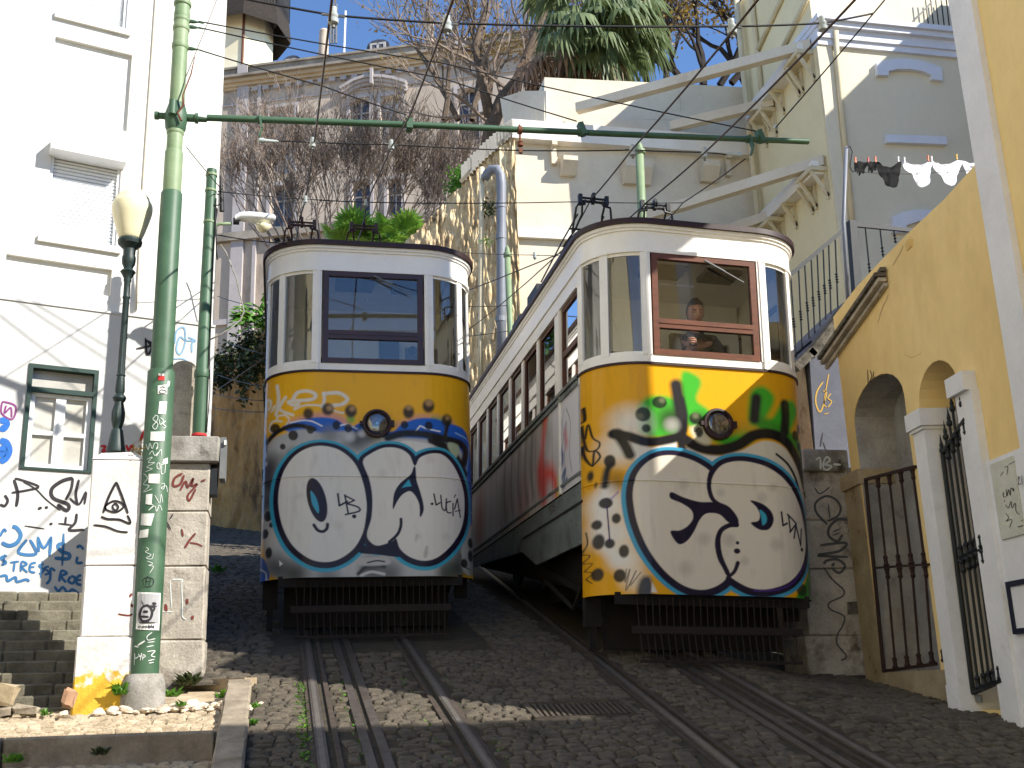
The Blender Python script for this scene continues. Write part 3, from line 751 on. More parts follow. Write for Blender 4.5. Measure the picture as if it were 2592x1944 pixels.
# the green framed window in the plinth
wn = thing('window', FA.pt((lo[0]+lo[2])/2, lo[1]), None, None); wn.parent = hs; wn.matrix_parent_inverse = Matrix.Translation(-hs.location); wn['label'] = 'dark green framed window with white casements in the grey plinth'
W_, H_ = lo[2]-lo[0], lo[3]-lo[1]; f1 = .035
mb = MB()
for a in ((lo[0], lo[1], lo[0]+f1, lo[3]), (lo[2]-f1, lo[1], lo[2], lo[3]), (lo[0]+f1, lo[3]-f1, lo[2]-f1, lo[3]), (lo[0]+f1, lo[1]+H_*.735, lo[2]-f1, lo[1]+H_*.78), (lo[0]+f1, lo[1], lo[2]-f1, lo[1]+.02)): fbox(mb, FA, *a, -.06, .045)
mb.build('frame', mt['dgreen'], wn)
zt1 = lo[1]+H_*.735; um = (lo[0]+lo[2])/2
for a, b in ((lo[0]+f1, um), (um, lo[2]-f1)):
    cs = MB(); e = .04; zm = lo[1]+.02+(zt1-lo[1]-.02)*.47
    for q in ((a, lo[1]+.02, a+e, zt1), (b-e, lo[1]+.02, b, zt1), (a+e, lo[1]+.02, b-e, lo[1]+.02+e), (a+e, zt1-e*.7, b-e, zt1), (a+e, zm-.018, b-e, zm+.018)): fbox(cs, FA, *q, -.045, .0)
    co = cs.build('casement', mt['alu'], wn)
    for z0, z1 in ((lo[1]+.02+e, zm-.018), (zm+.018, zt1-e*.7)):
        mb = MB(); fbox(mb, FA, a+e, z0, b-e, z1, -.035, -.03); mb.build('pane', mt['glasslite'], co)
mb = MB(); fbox(mb, FA, lo[0]+f1, lo[1]+H_*.78, lo[2]-f1, lo[3]-f1, -.045, -.04); mb.build('transom_pane', mt['glasslite'], wn)
mb = MB(); fbox(mb, FA, lo[0]-.01, lo[1], lo[2]+.01, lo[3], -.3, -.1); mb.build('dark_room', mt['interior'], wn)
# conduit on the facade
mb = MB(); mb.tube([FA.pt(*FA.uv(336, -10), .012), FA.pt(*FA.uv(307, 415), .012), FA.pt(*FA.uv(294, 672), .012)], .008, 6); mb.build('conduit', mt['reveal'], hs)
mb = MB(); fbox(mb, FA, U0, zpl-.012, uc+.02, zpl+.008, .0, .042); mb.build('plinth_edge', mt['plinth'], hs)
# graffiti on the plinth (positions on the wall)
PH = planehit(FA, .03)
def Z2(p): return [(x/2.991, 554.7+y/2.991) for x, y in p]
def Z3(p): return [(x/3.0186, 1109.4+y/3.0186) for x, y in p]
ribbons('black_tag', [(Z2([(90, 1440), (115, 1530), (105, 1615)]), 7), (Z2([(75, 1525), (170, 1510), (250, 1485), (130, 1440), (95, 1435)]), 5), (Z2([(150, 1455), (230, 1500), (300, 1570), (390, 1640)]), 3),
    (Z2([(470, 1430), (400, 1450), (335, 1500), (345, 1560), (440, 1600), (430, 1640), (370, 1600)]), 8), (Z2([(470, 1430), (460, 1500), (425, 1570)]), 6), (Z2([(510, 1440), (490, 1530), (500, 1600)]), 6), (Z2([(450, 1560), (510, 1600), (555, 1520), (545, 1600)]), 5),
    (Z2([(30, 1540), (50, 1575), (30, 1610), (0, 1600)]), 6), (Z3([(330, 60), (335, 75)]), 7), (Z3([(380, 65), (470, 75)]), 4), (Z3([(430, 20), (425, 70)]), 5), (Z3([(500, 0), (490, 60), (450, 108), (550, 105)]), 6), (Z3([(160, 80), (290, 100)]), 3), (Z2([(245, 1630), (270, 1620)]), 6), (Z2([(290, 1622), (310, 1618)]), 6)], PH, mt['ink_black'], hs)
ribbons('blue_lettering', [(Z3([(10, 190), (60, 210), (110, 190), (135, 140), (110, 95), (80, 85)]), 9), (Z3([(0, 150), (25, 105), (40, 120)]), 6), (Z3([(175, 170), (120, 255), (235, 262), (195, 170)]), 7), (Z3([(255, 250), (245, 160)]), 6), (Z3([(245, 150), (285, 225), (335, 150)]), 6), (Z3([(335, 150), (322, 280)]), 7),
    (Z3([(425, 195), (380, 205), (395, 245), (450, 265), (440, 295), (355, 290)]), 8), (Z3([(415, 130), (405, 340)]), 6), (Z3([(500, 225), (520, 210), (545, 235)]), 6), (Z3([(505, 280), (500, 320), (540, 320)]), 6),
    (Z3([(45, 275), (5, 290), (40, 320), (10, 335)]), 6), (Z3([(30, 265), (20, 340)]), 4), (Z3([(65, 320), (125, 312)]), 5), (Z3([(95, 318), (88, 380)]), 5), (Z3([(135, 380), (142, 315), (175, 330), (145, 350), (180, 385)]), 5), (Z3([(235, 320), (200, 330), (195, 375), (230, 385)]), 5), (Z3([(190, 350), (225, 348)]), 4),
    (Z3([(285, 330), (255, 340), (285, 370), (255, 395)]), 5), (Z3([(275, 310), (265, 420)]), 4), (Z3([(320, 345), (290, 355), (320, 385), (290, 400)]), 5), (Z3([(360, 375), (330, 360), (325, 430), (300, 460)]), 6), (Z3([(385, 445), (400, 375), (435, 390), (400, 410), (430, 450)]), 6), (Z3([(460, 410), (445, 440), (475, 455), (490, 420), (462, 408)]), 6), (Z3([(530, 400), (505, 415), (500, 455), (530, 465)]), 6), (Z3([(505, 435), (530, 432)]), 5),
    (Z3([(0, 410), (40, 405), (50, 440), (100, 415), (110, 445), (170, 430), (190, 445)]), 6), (Z3([(355, 475), (380, 505), (410, 480), (440, 515), (470, 495), (510, 520)]), 6)], PH, mt['ink_blue'], hs)
ribbons('bright_blue_fill', [(Z2([(0, 1060), (30, 1060), (45, 1080), (25, 1110), (0, 1105)]), 14), (Z2([(0, 1190), (40, 1200), (60, 1250), (40, 1300), (0, 1325)]), 14), (Z2([(0, 1230), (30, 1255), (0, 1290)]), 16)], PH, mt['ink_bluebr'], hs)
ribbons('purple_tag', [(Z2([(15, 935), (100, 965), (80, 1050), (10, 1010), (15, 935)]), 4), (Z2([(40, 960), (30, 1010), (70, 975), (75, 1040)]), 4)], PH, mt['ink_purple'], hs)
PW = planehit(FA, .031)
ribbons('pale_blue_tag', [(Z2([(1130, 560), (1140, 480), (1190, 460), (1195, 560), (1165, 630), (1140, 600), (1160, 520), (1200, 540), (1260, 545)]), 3.5), (Z2([(1215, 520), (1262, 542), (1240, 560), (1240, 620)]), 3.5), (Z2([(1115, 660), (1180, 660), (1215, 680)]), 2.5)], PW, mt['ink_lblue'], hs)
ribbons('dark_star_tag', [(Z2([(880, 595), (985, 575)]), 5), (Z2([(940, 525), (950, 635), (985, 570), (940, 540)]), 5), (Z2([(950, 540), (990, 600)]), 4)], PW, mt['ink_black'], hs)
ribbons('red_tag', [(Z2([(935, 1120), (905, 1190)]), 7), (Z2([(650, 1225), (680, 1225), (660, 1260), (690, 1250)]), 5), (Z2([(815, 1215), (830, 1250), (850, 1220), (865, 1245)]), 5)], PW, mt['ink_redbr'], hs)

# ------------------------------------------------------------------ stone steps
st = thing('stone_steps', (-2, 7.9, 1.6), 'dark stained flight of shallow stone steps beside the white pillar', 'steps')
NS = 12
for k in range(NS):
    z0 = 1.59+k*.079; y0 = 7.86+k*.118
    x = -3.4+random.uniform(0, .3)
    while x < -1.02:
        L = random.uniform(.2, .42); x1 = min(x+L, -1.0)
        j = random.uniform(-.004, .004)
        mb = MB(); rough_block(mb, (x+.002, y0+j, z0-.05), (x1-.002, y0+.22+(9.6-y0 if k == NS-1 else 0)*.0, z0+.077+j), .006)
        mb.v = [(a, b+(a+1.9)*.32, c) for a, b, c in mb.v]
        mb.build('step_stone', mt['step'], st); x = x1
mb = MB(); mb.add([(-3.4, 7.7, 1.5), (-1.0, 8.2, 1.5), (-1.0, 9.75, 2.5), (-3.4, 9.1, 2.5), (-3.4, 7.7, 1.2), (-1, 8.2, 1.2), (-1, 9.75, 1.2), (-3.4, 9.1, 1.2)], [(0, 1, 2, 3), (4, 5, 1, 0), (5, 6, 2, 1), (6, 7, 3, 2), (7, 4, 0, 3)]); mb.build('core', mt['step'], st)
# fallen stones at the steps' foot
for nm, px, py, sz, m_, lab, rot in (('stone_block', 55, 1535, (.07, .05, .035), 'kerb', 'pinkish broken block lying at the foot of the steps', .1), ('stone_block', 8, 1538, (.05, .05, .03), 'kerb', 'grey block at the lower picture corner of the steps', -.1), ('boulder', 12, 1500, (.06, .05, .065), 'jamb', 'brown rounded stone leaning on the lowest steps', .3), ('terracotta_slab', 148, 1508, (.035, .012, .05), 'tile', 'leaning terracotta slab against the white pillar base', .3)):
    mb = MB(); rough_block(mb, (-sz[0], -sz[1], -sz[2]), sz, .03)
    o = mb.build(nm, mt[m_], world=False); o.location = at_y(px, py, 7.74); o.rotation_euler = (.1, rot, rot*.6); tag(o, lab, 'stone')

# ------------------------------------------------------------------ the white lamp pillar
YP = 7.86
def zy(y, Y, x=250): return at_y(x, y, Y).z
pil = thing('lamp_pillar', (-1.1, 8.03, 1.58), 'whitewashed stone pillar with yellow base, carrying the globe lamp', 'pillar')
xl, xr = at_y(163, 1480, YP).x, at_y(288, 1480, YP).x
cuts = [1.57, zy(1376, YP), zy(1222, YP), zy(992, YP)]
for i in range(3):
    mb = MB(); e = (.012, 0, .0)[i]; rough_block(mb, (xl-e*1.5, YP-e, cuts[i]+.001), (xr+e, YP+.36, cuts[i+1]-.001), .008)
    mb.build('block', mt['stonebase'] if i == 0 else mt['stonewhite'], pil)
zc = cuts[3]
mb = MB(); mb.add([(xl, YP, zc), (xr, YP, zc), (xr, YP+.36, zc), (xl, YP+.36, zc), (xl+.05, YP+.06, zc+.055), (xr-.09, YP+.06, zc+.065), (xr-.09, YP+.3, zc+.065), (xl+.05, YP+.3, zc+.055)], [(4, 5, 6, 7), (0, 1, 5, 4), (1, 2, 6, 5), (2, 3, 7, 6), (3, 0, 4, 7)]); mb.build('cap', mt['stonewhite'], pil)
PP = planehit(Pl((0, YP), 90), .0)
ribbons('eye_tag', [(Z2([(752, 1455), (700, 1560), (668, 1655)]), 5.5), (Z2([(752, 1455), (790, 1550), (828, 1660)]), 5.5), (Z2([(680, 1610), (730, 1580), (775, 1585), (800, 1615), (750, 1650), (690, 1635), (680, 1610)]), 4.5), (Z2([(725, 1615), (745, 1595), (765, 1618), (745, 1640), (725, 1615)]), 4.5), (Z3([(660, 20), (700, 35), (780, 40), (850, 65), (832, 10)]), 5), (Z3([(610, 75), (690, 85), (770, 115), (835, 122)]), 4.5)], PP, mt['ink_black'], pil)
ribbons('red_smear', [(Z3([(770, 655), (835, 665), (865, 655)]), 4), (Z3([(860, 520), (845, 545)]), 5), (Z3([(855, 590), (865, 610)]), 5)], PP, mt['ink_red'], pil)

# ------------------------------------------------------------------ globe lamp
YL = 8.03
lamp = thing('street_lamp', at_y(253, 968, YL), 'dark cast iron lamp post with frosted cream acorn globe', 'street lamp')
bx_, by_ = at_y(262, 800, YL).x, YL
def prof(lst, src):
    out = []
    for y_, r_ in lst:
        yd = (554.7+y_/2.991) if src == 2 else y_/2.991
        out.append((r_*K*YL/2750, at_y(262, yd, YL).z))
    return out
post = prof([(1262, 19), (1240, 19), (1215, 17), (1125, 12), (1110, 9), (1088, 11), (1060, 13.5), (1010, 14), (950, 9.5), (940, 9), (932, 12), (915, 14), (905, 13), (888, 8), (868, 10), (810, 9), (775, 8), (768, 10), (760, 8), (700, 7.6), (275, 6.8), (262, 8.4), (250, 7), (165, 7), (152, 8.6), (140, 8), (112, 13), (98, 16.5), (88, 14), (80, 9.5), (68, 10), (45, 14), (15, 15), (0, 14.5)], 2)
post += prof([(1648, 13), (1610, 13.5), (1595, 19), (1580, 25), (1560, 26.5), (1545, 24), (1535, 25), (1528, 20)], 1)
mb = MB()
ax = [V((1, 0, 0)), V((0, 1, 0)), V((0, 0, 1))]
b0 = len(mb.v); n = 24
for i, (r_, z) in enumerate(post):
    flute = 0.10 if 19 <= i <= 20 else (0.07 if 4 < i < 9 else 0)
    for k in range(n):
        a = 2*math.pi*k/n; rr = r_*(1-flute*(k % 2)); mb.v.append((bx_+rr*math.cos(a), by_+rr*math.sin(a), z))
for i in range(len(post)-1):
    for k in range(n): mb.f.append((b0+i*n+k, b0+i*n+(k+1) % n, b0+(i+1)*n+(k+1) % n, b0+(i+1)*n+k))
mb.f.append(tuple(range(n))[::-1])
mb.build('post', mt['castiron'], lamp, smooth=35)
gl = prof([(1560, 22), (1530, 26), (1490, 31), (1440, 36.5), (1395, 41), (1365, 43.5), (1340, 43.8), (1322, 43), (1302, 39.5), (1290, 36.5), (1280, 36), (1252, 28), (1228, 18.5), (1221, 17.5), (1203, 10), (1190, 6), (1182, 2)], 1)
mb = MB(); mb.lathe(gl, (bx_, by_, 0), 28); mb.build('globe', mt['lampglass'], lamp, smooth=True)

# ------------------------------------------------------------------ the big green pole
XP, YPO = -.872, 7.9
pxm = K*YPO/2750
pole = thing('overhead_line_pole', (XP, YPO, 1.6), 'tall stepped green tram line pole covered in stickers, on a concrete foot', 'pole', 'green overhead line poles')
def zp(y): return at_y(345, y, YPO).z
segs = [(1458, 802, 28.5, 'poledark'), (802, 415, 23.5, 'poledark'), (415, 325, 20.3, 'polegreen'), (325, 280, 17.8, 'polegreen'), (230, -60, 17.4, 'polegreen')]
for y0, y1, r_, m_ in segs:
    mb = MB(); z0, z1 = zp(y0), zp(y1); mb.lathe([(r_*pxm, z0), (r_*pxm, z1-.012), (r_*pxm*.93, z1)], (XP, YPO, 0), 28); mb.build('tube', mt[m_], pole, smooth=40)
for y_, r_, h in ((97, 19.5, 6), (58, 19.5, 5), (40, 19, 4), (5, 20.5, 4), (284, 19.5, 5), (30, 18.6, 8)):
    mb = MB(); mb.lathe([(r_*pxm*.95, zp(y_+h)), (r_*pxm, zp(y_+h*.5)), (r_*pxm, zp(y_-h*.5)), (r_*pxm*.95, zp(y_-h))], (XP, YPO, 0), 24); mb.build('collar', mt['polegreen'], pole, smooth=40)
mb = MB(); mb.lathe([(18*pxm, zp(285)), (23*pxm, zp(275)), (25*pxm, zp(258)), (25*pxm, zp(245)), (21*pxm, zp(232)), (18*pxm, zp(222))], (XP, YPO, 0), 24)
zc_ = zp(250)
mb.tube([(XP-.16, YPO, zc_), (XP-.13, YPO, zc_), (XP-.125, YPO, zc_), (XP-.05, YPO, zc_)], [.033, .033, .026, .028], 14)
mb.tube([(XP+.04, YPO, zc_), (XP+.14, YPO, zc_), (XP+.142, YPO, zc_), (XP+.165, YPO, zc_), (XP+.167, YPO, zc_), (XP+.23, YPO, zc_)], [.032, .032, .042, .042, .028, .026], 14)
mb.tube([(XP-.02, YPO-.09, zc_-.03), (XP-.02, YPO-.09, zc_+.09)], .03, 10)
mb.build('arm_clamp', mt['poledark'], pole, smooth=45)
mb = MB(); mb.tube([(XP+.05, YPO-.09, zc_-.08), (XP+.02, YPO-.1, zc_-.02), (XP+.06, YPO-.1, zc_+.05), (XP+.05, YPO-.09, zc_+.14), (XP+.1, YPO-.07, zc_+.34), (XP+.12, YPO-.06, zc_+.5)], [.01, .007, .01, .006, .006, .003], 6); mb.build('chain', mt['brass'], pole)
mb = MB(); mb.lathe([(.152, 1.56), (.15, 1.6), (.142, 1.8), (.135, zp(1462)-.02), (.122, zp(1455))], (XP, YPO, 0), 24); mb.build('concrete_foot', mt['stonegrey'], pole, smooth=50)
CH = cylhit(XP, YPO, 28.5*pxm)
CH2 = CH
patch('sticker', [Z2([(1020, 833), (1080, 825), (1078, 888), (1020, 885)])], CH, mt['paper'], pole, n=2); patch('sticker', [Z2([(1030, 935), (1078, 935), (1070, 1018), (1022, 1015)])], CH, mt['paper'], pole, n=2)
for q_ in (Z2([(975, 1130), (1065, 1130), (1060, 1192), (972, 1188)]), Z2([(962, 1403), (1030, 1403), (1028, 1465), (960, 1462)]), Z2([(945, 1535), (985, 1532), (980, 1600), (942, 1598)]), Z2([(1052, 1310), (1082, 1298), (1080, 1338), (1048, 1335)]), Z3([(925, 0), (1008, 0), (985, 80), (920, 75)]), Z3([(915, 110), (970, 100), (965, 155), (908, 160)])): patch('torn_sticker', [q_], CH, mt['paper'], pole, n=2)
patch('round_sticker', [Z2([(1022, 760), (1062, 760), (1062, 798), (1022, 798)])], CH, mt['ink_redbr'], pole, n=2)
patch('sticker_eyes', [Z2([(1025, 755), (1040, 755), (1040, 770), (1025, 770)]), Z2([(1045, 755), (1060, 755), (1060, 770), (1045, 770)])], CH, mt['paper'], pole, off=.005, n=2)
patch('white_flakes', [Z2([(1085, 800), (1098, 805), (1090, 840), (1072, 835)])], CH, mt['paper'], pole, n=2)
ribbons('sticker_drawing', [(Z2([(1035, 850), (1050, 840), (1065, 850)]), 1.6), (Z2([(1030, 870), (1045, 860), (1070, 868), (1068, 880), (1035, 880), (1030, 870)]), 1.4)], CH, mt['ink_black'], pole, off=.006)
ribbons('white_scribbles', [(Z2([(1005, 1030), (990, 1050), (1020, 1080), (1005, 1115), (988, 1095), (1015, 1060), (1020, 1030), (1000, 1025)]), 1.44), (Z2([(1035, 1040), (1055, 1060), (1035, 1085), (1030, 1050)]), 1.20), (Z2([(1070, 1060), (1050, 1080), (1070, 1095), (1055, 1110)]), 1.32),
    (Z2([(945, 1210), (960, 1245), (970, 1205), (985, 1240), (1000, 1205), (1020, 1210), (1010, 1245), (1022, 1228)]), 1.08), (Z2([(965, 1280), (985, 1255), (1000, 1285), (1020, 1265), (1010, 1290), (1040, 1245), (1040, 1285)]), 1.08), (Z2([(950, 1310), (985, 1295), (960, 1330), (1000, 1330), (950, 1360), (985, 1370), (940, 1390)]), 0.96),
    (Z2([(1015, 1335), (1015, 1365), (1032, 1370), (1030, 1335), (1015, 1335)]), 1.20), (Z2([(1040, 1335), (1040, 1400), (1055, 1400)]), 1.20), (Z2([(1045, 1345), (1065, 1340), (1062, 1400)]), 1.20), (Z2([(930, 1400), (955, 1430), (930, 1470), (965, 1480), (930, 1520), (985, 1500)]), 1.08), (Z2([(1040, 1470), (1060, 1465), (1055, 1500), (1040, 1495), (1070, 1480), (1078, 1520)]), 1.08),
    (Z2([(955, 1600), (990, 1605), (960, 1640), (1000, 1610), (1010, 1645), (1030, 1605), (1045, 1640)]), 1.08), (Z2([(1000, 1540), (1030, 1590), (1040, 1535), (1050, 1590)]), 1.08),
    (Z3([(955, 220), (970, 235), (950, 250), (985, 270), (955, 290), (990, 295), (1000, 260)]), 1.08), (Z3([(960, 310), (995, 325), (970, 340), (1000, 345), (975, 390)]), 1.08),
    (Z3([(990, 775), (960, 800), (965, 825), (1010, 815)]), 1.80), (Z3([(960, 840), (1005, 835)]), 1.80), (Z3([(955, 870), (1000, 860)]), 1.80), (Z3([(960, 900), (1008, 895), (985, 925), (1010, 935)]), 1.80), (Z3([(965, 960), (1005, 950)]), 1.80), (Z3([(970, 975), (1000, 970)]), 1.80), (Z3([(880, 910), (885, 945), (905, 930)]), 1.56), (Z3([(905, 915), (915, 935), (925, 910), (915, 960)]), 1.44), (Z3([(930, 955), (935, 920), (948, 930), (932, 942)]), 1.44), (Z3([(880, 930), (878, 990)]), 0.96), (Z3([(900, 860), (945, 830)]), 3.60), (Z3([(880, 865), (905, 870)]), 3.00)], CH, mt['ink_white'], pole)
ribbons('dark_scribbles', [(Z3([(930, 435), (960, 415), (1000, 430), (990, 470), (945, 475), (930, 435)]), 1.4), (Z3([(945, 440), (985, 440), (960, 410), (955, 470)]), 1.2), (Z3([(975, 445), (975, 470)]), 1.2)], CH, mt['ink_black'], pole)
patch('poster', [Z3([(900, 512), (1045, 518), (1035, 762), (888, 755)])], CH, mt['paper'], pole, off=.004, n=2)
patch('poster_picture', [Z3([(908, 522), (1037, 527), (1030, 715), (900, 708)])], CH, mt['paperg'], pole, off=.006, n=2)
ribbons('poster_drawing', [(Z3([(930, 610), (915, 660), (930, 700), (975, 690), (990, 640), (965, 600), (930, 610)]), 5), (Z3([(990, 585), (1015, 590)]), 6), (Z3([(978, 600), (1020, 605)]), 2.5), (Z3([(925, 565), (940, 600)]), 1.6), (Z3([(985, 610), (1005, 612), (995, 640)]), 4), (Z3([(935, 640), (965, 640)]), 6), (Z3([(920, 670), (970, 675)]), 5), (Z3([(910, 712), (1010, 712)]), 3), (Z3([(960, 700), (965, 712)]), 5)], CH, mt['ink_black'], pole, off=.008)
lets = {'i': [[(0, 4), (0, 10)], [(0, 0), (0, 1)]], 'n': [[(0, 10), (0, 4)], [(0, 5), (4, 4), (5, 10)]], 'v': [[(0, 4), (2.5, 10), (5, 4)]], 's': [[(5, 4), (0, 5), (4, 8), (0, 10)]], 'b': [[(0, 0), (0, 10), (4, 9), (4, 5), (0, 6)]], 'l': [[(0, 0), (0, 10)]], 'e': [[(0, 7), (5, 6), (2, 4), (0, 7), (2, 10), (5, 9)]]}
stx = []; cx_ = 905
for ch in 'invisible':
    for l in lets[ch]: stx.append((Z3([(cx_+a*1.9, 722+b*2.4) for a, b in l]), 1.6))
    cx_ += {'i': 7, 'l': 7}.get(ch, 15)
ribbons('poster_lettering', stx, CH, mt['ink_black'], pole, off=.007)

# ------------------------------------------------------------------ the rear gate pillar with its stone, pole and lamp
Y2 = 8.8
rp = thing('gate_pillar', (-.68, 9.0, 1.66), 'worn grey stone gate pillar with red scrawls behind the big green pole', 'pillar')
def z2(y): return at_y(420, y, Y2).z
x0_, x1_ = at_y(322, 1400, Y2).x, at_y(437, 1400, Y2).x
cu = [1.62, z2(1382), z2(1222), z2(1105), z2(1000)]
for i in range(4):
    mb = MB(); e = .015 if i == 0 else 0; rough_block(mb, (x0_-e, Y2-e, cu[i]+.001), (x1_+e, Y2+.36, cu[i+1]-.001), .01); mb.build('block', mt['stone'], rp)
mb = MB(); rough_block(mb, (x0_-.03, Y2-.05, z2(1000)), (at_y(474, 970, Y2).x, Y2+.42, z2(944)), .01); mb.build('cap', mt['stonegrey'], rp)
PQ = planehit(Pl((0, Y2), 90))
ribbons('red_scrawl', [(Z2([(1180, 1400), (1130, 1430), (1120, 1480), (1165, 1470), (1190, 1410)]), 5), (Z2([(1165, 1510), (1200, 1450), (1215, 1490), (1250, 1430), (1240, 1480), (1275, 1470), (1215, 1540), (1225, 1575), (1265, 1500)]), 4.5), (Z2([(1300, 1450), (1330, 1440)]), 4), (Z3([(1205, 225), (1240, 170), (1275, 130)]), 5), (Z3([(1240, 190), (1290, 200), (1320, 215)]), 4), (Z3([(1185, 100), (1195, 150)]), 4), (Z3([(1220, 555), (1222, 590)]), 6), (Z3([(1255, 665), (1257, 690)]), 6), (Z3([(1080, 590), (1085, 640)]), 7)], PQ, mt['ink_red'], rp)
ribbons('white_line_drawing', [(Z3([(1110, 430), (1120, 620)]), 2.5), (Z3([(1120, 430), (1185, 430), (1185, 450)]), 3), (Z3([(1185, 450), (1190, 600), (1190, 670), (1215, 690)]), 2.5), (Z3([(1060, 640), (1130, 640)]), 2.5)], PQ, mt['ink_white'], rp)
ribbons('black_mark', [(Z3([(1085, 50), (1115, 105)]), 3), (Z3([(1130, 0), (1110, 35)]), 2.5)], PQ, mt['ink_black'], rp)
bo = thing('junction_box', at_y(468, 1060, Y2+.1), 'grey metal junction box fixed to the rear pillar side', 'box')
xb = at_y(474, 1000, Y2).x
mb = MB(); mb.box((xb+.002, Y2+.02, z2(1032)), (xb+.045, Y2+.24, z2(942))); mb.build('body', mt['boxgrey'], bo)
mb = MB(); mb.box((xb+.03, Y2+.0, z2(960)), (xb+.047, Y2+.019, z2(950))); mb.build('label_plate', mt['paper'], bo)
mb = MB(); mb.box((x1_+.003, Y2+.03, z2(1066)), (x1_+.055, Y2+.2, z2(1010))); mb.build('lower_box', mt['blackiron'], bo)
# round topped stone behind
rs = MB(); Y3 = 9.22; xa, xb_ = at_y(368, 900, Y3).x, at_y(421, 900, Y3).x; zb, ztp = at_y(395, 1000, Y3).z, at_y(395, 786, Y3).z; pr = []
pts = [(xa, zb), (xb_, zb), (xb_, ztp-.06)]+[((xa+xb_)/2+(xb_-xa)/2*math.cos(a), ztp-.07+.07*math.sin(a)) for a in np.linspace(.15, math.pi-.15, 8)]+[(xa, ztp-.06)]
rs.plate(pts, [], lambda u, z, o: V((u, Y3-o-.1, z)), .22)
o = rs.build('rounded_stone_post', mt['stone']); tag(o, 'mottled stone post with rounded top between the two green poles', 'stone post')
# second green pole
X2P, Y2P = at_y(437, 800, 8.98).x, 8.98; pm2 = K*Y2P/2750
def z2p(y): return at_y(445, y, Y2P).z
p2 = thing('overhead_line_pole', (X2P, Y2P, z2p(943)), 'slim green pole standing on the rear stone pillar cap, wrapped with cables', 'pole', 'green overhead line poles')
mb = MB(); mb.lathe([(14.8*pm2, z2p(940)), (14.8*pm2, z2p(818)), (16.6*pm2, z2p(816)), (17*pm2, z2p(810)), (16*pm2, z2p(800)), (13.8*pm2, z2p(797)), (11.4*pm2, z2p(372)), (11.4*pm2, z2p(366))], (X2P, Y2P, 0), 20); mb.build('tube', mt['poledark'], p2, smooth=35)
for y_ in (378, 412, 480):
    mb = MB(); mb.lathe([(12*pm2, z2p(y_+3)), (13.4*pm2, z2p(y_+2)), (13.4*pm2, z2p(y_-2)), (12*pm2, z2p(y_-3))], (X2P, Y2P, 0), 18); mb.build('collar', mt['polegreen'], p2, smooth=40)
mb = MB(); mb.lathe([(16*pm2, z2p(943)), (16*pm2, z2p(939)), (14.9*pm2, z2p(938))], (X2P, Y2P, 0), 18); mb.build('red_base_ring', mt['ink_redbr'], p2)
mb = MB()
mb.tube([(X2P+.05, Y2P-.03, z2p(y)) for y in (935, 880, 800, 700, 600, 500, 430)], [.006]*7, 5)
mb.tube([(X2P+.058, Y2P-.02, z2p(935)), (X2P+.07, Y2P-.03, z2p(850)), (X2P+.055, Y2P-.03, z2p(760)), (X2P+.05, Y2P-.04, z2p(560)), (X2P+.06, Y2P-.03, z2p(450))], .004, 5)
lp_ = [(X2P+.05+.05*math.sin(a), Y2P-.02, z2p(432)+.055*math.cos(a)) for a in np.linspace(0, 6.0, 14)]
mb.tube(lp_, .005, 5); mb.tube([(a, b-.012, c-.008) for a, b, c in lp_], .005, 5)
mb.tube([(X2P+.06, Y2P, z2p(450)), (X2P+.055, Y2P, z2p(480)), (X2P+.07, Y2P, z2p(540)), (X2P+.08, Y2P, z2p(560))], .006, 5)
mb.build('cable', mt['wire'], p2, smooth=True)
sl_ = thing('street_lamp', at_y(463, 490, Y2P), 'small white cobra-head street lamp on a green arm', 'street lamp')
za = z2p(482)
mb = MB(); mb.tube([(X2P+.03, Y2P, za-.06), (X2P+.055, Y2P, za-.02), (X2P+.08, Y2P, za), (X2P+.19, Y2P, za+.008)], .014, 10); mb.build('arm', mt['polegreen'], sl_, smooth=True)
def P2(x, y): return at_y(x, y, Y2P)
hd = MB(); sec = [(508, 474, 10, .04), (520, 469, 12, .05), (540, 471, 14, .07), (560, 473, 14, .08), (580, 474, 12, .07), (592, 472, 8, .05), (596, 470, 2, .02)]
n = 14; b = 0
for x, y, hh, wd in sec:
    c = P2(x, y); rz = hh*pm2
    for k in range(n):
        a = 2*math.pi*k/n; hd.v.append((c.x, c.y+wd*math.cos(a), c.z+(rz if math.sin(a) > 0 else rz*.75)*math.sin(a)))
for i in range(len(sec)-1):
    for k in range(n): hd.f.append((i*n+k, i*n+(k+1) % n, (i+1)*n+(k+1) % n, (i+1)*n+k))
hd.f.append(tuple(range(n))); hd.f.append(tuple((len(sec)-1)*n+k for k in range(n)))
hd.build('housing', mt['lampbody'], sl_, smooth=50)
bw = MB(); c = P2(568, 487); bw.lathe([(.015, -.062), (.04, -.05), (.058, -.025), (.064, 0)], (c.x, c.y, c.z), 16); bw.build('bowl', mt['lampglass'], sl_, smooth=True)
mb = MB(); c = P2(509, 478); mb.tube([c+V((-.02, 0, 0)), c+V((.03, 0, 0))], .03, 10); mb.build('coupling', mt['blackiron'], sl_)
cone = MB(); c0, c1 = P2(478, 446), P2(476, 358); cone.tube([c0+V((0, .1, 0)), (c0*.55+c1*.45)+V((0, .1, 0)), c1+V((0, .1, 0))], [.022, .02, .002], 8); o = cone.build('furled_banner', mt['wire']); tag(o, 'narrow black furled banner beside the slim green pole top', 'banner')
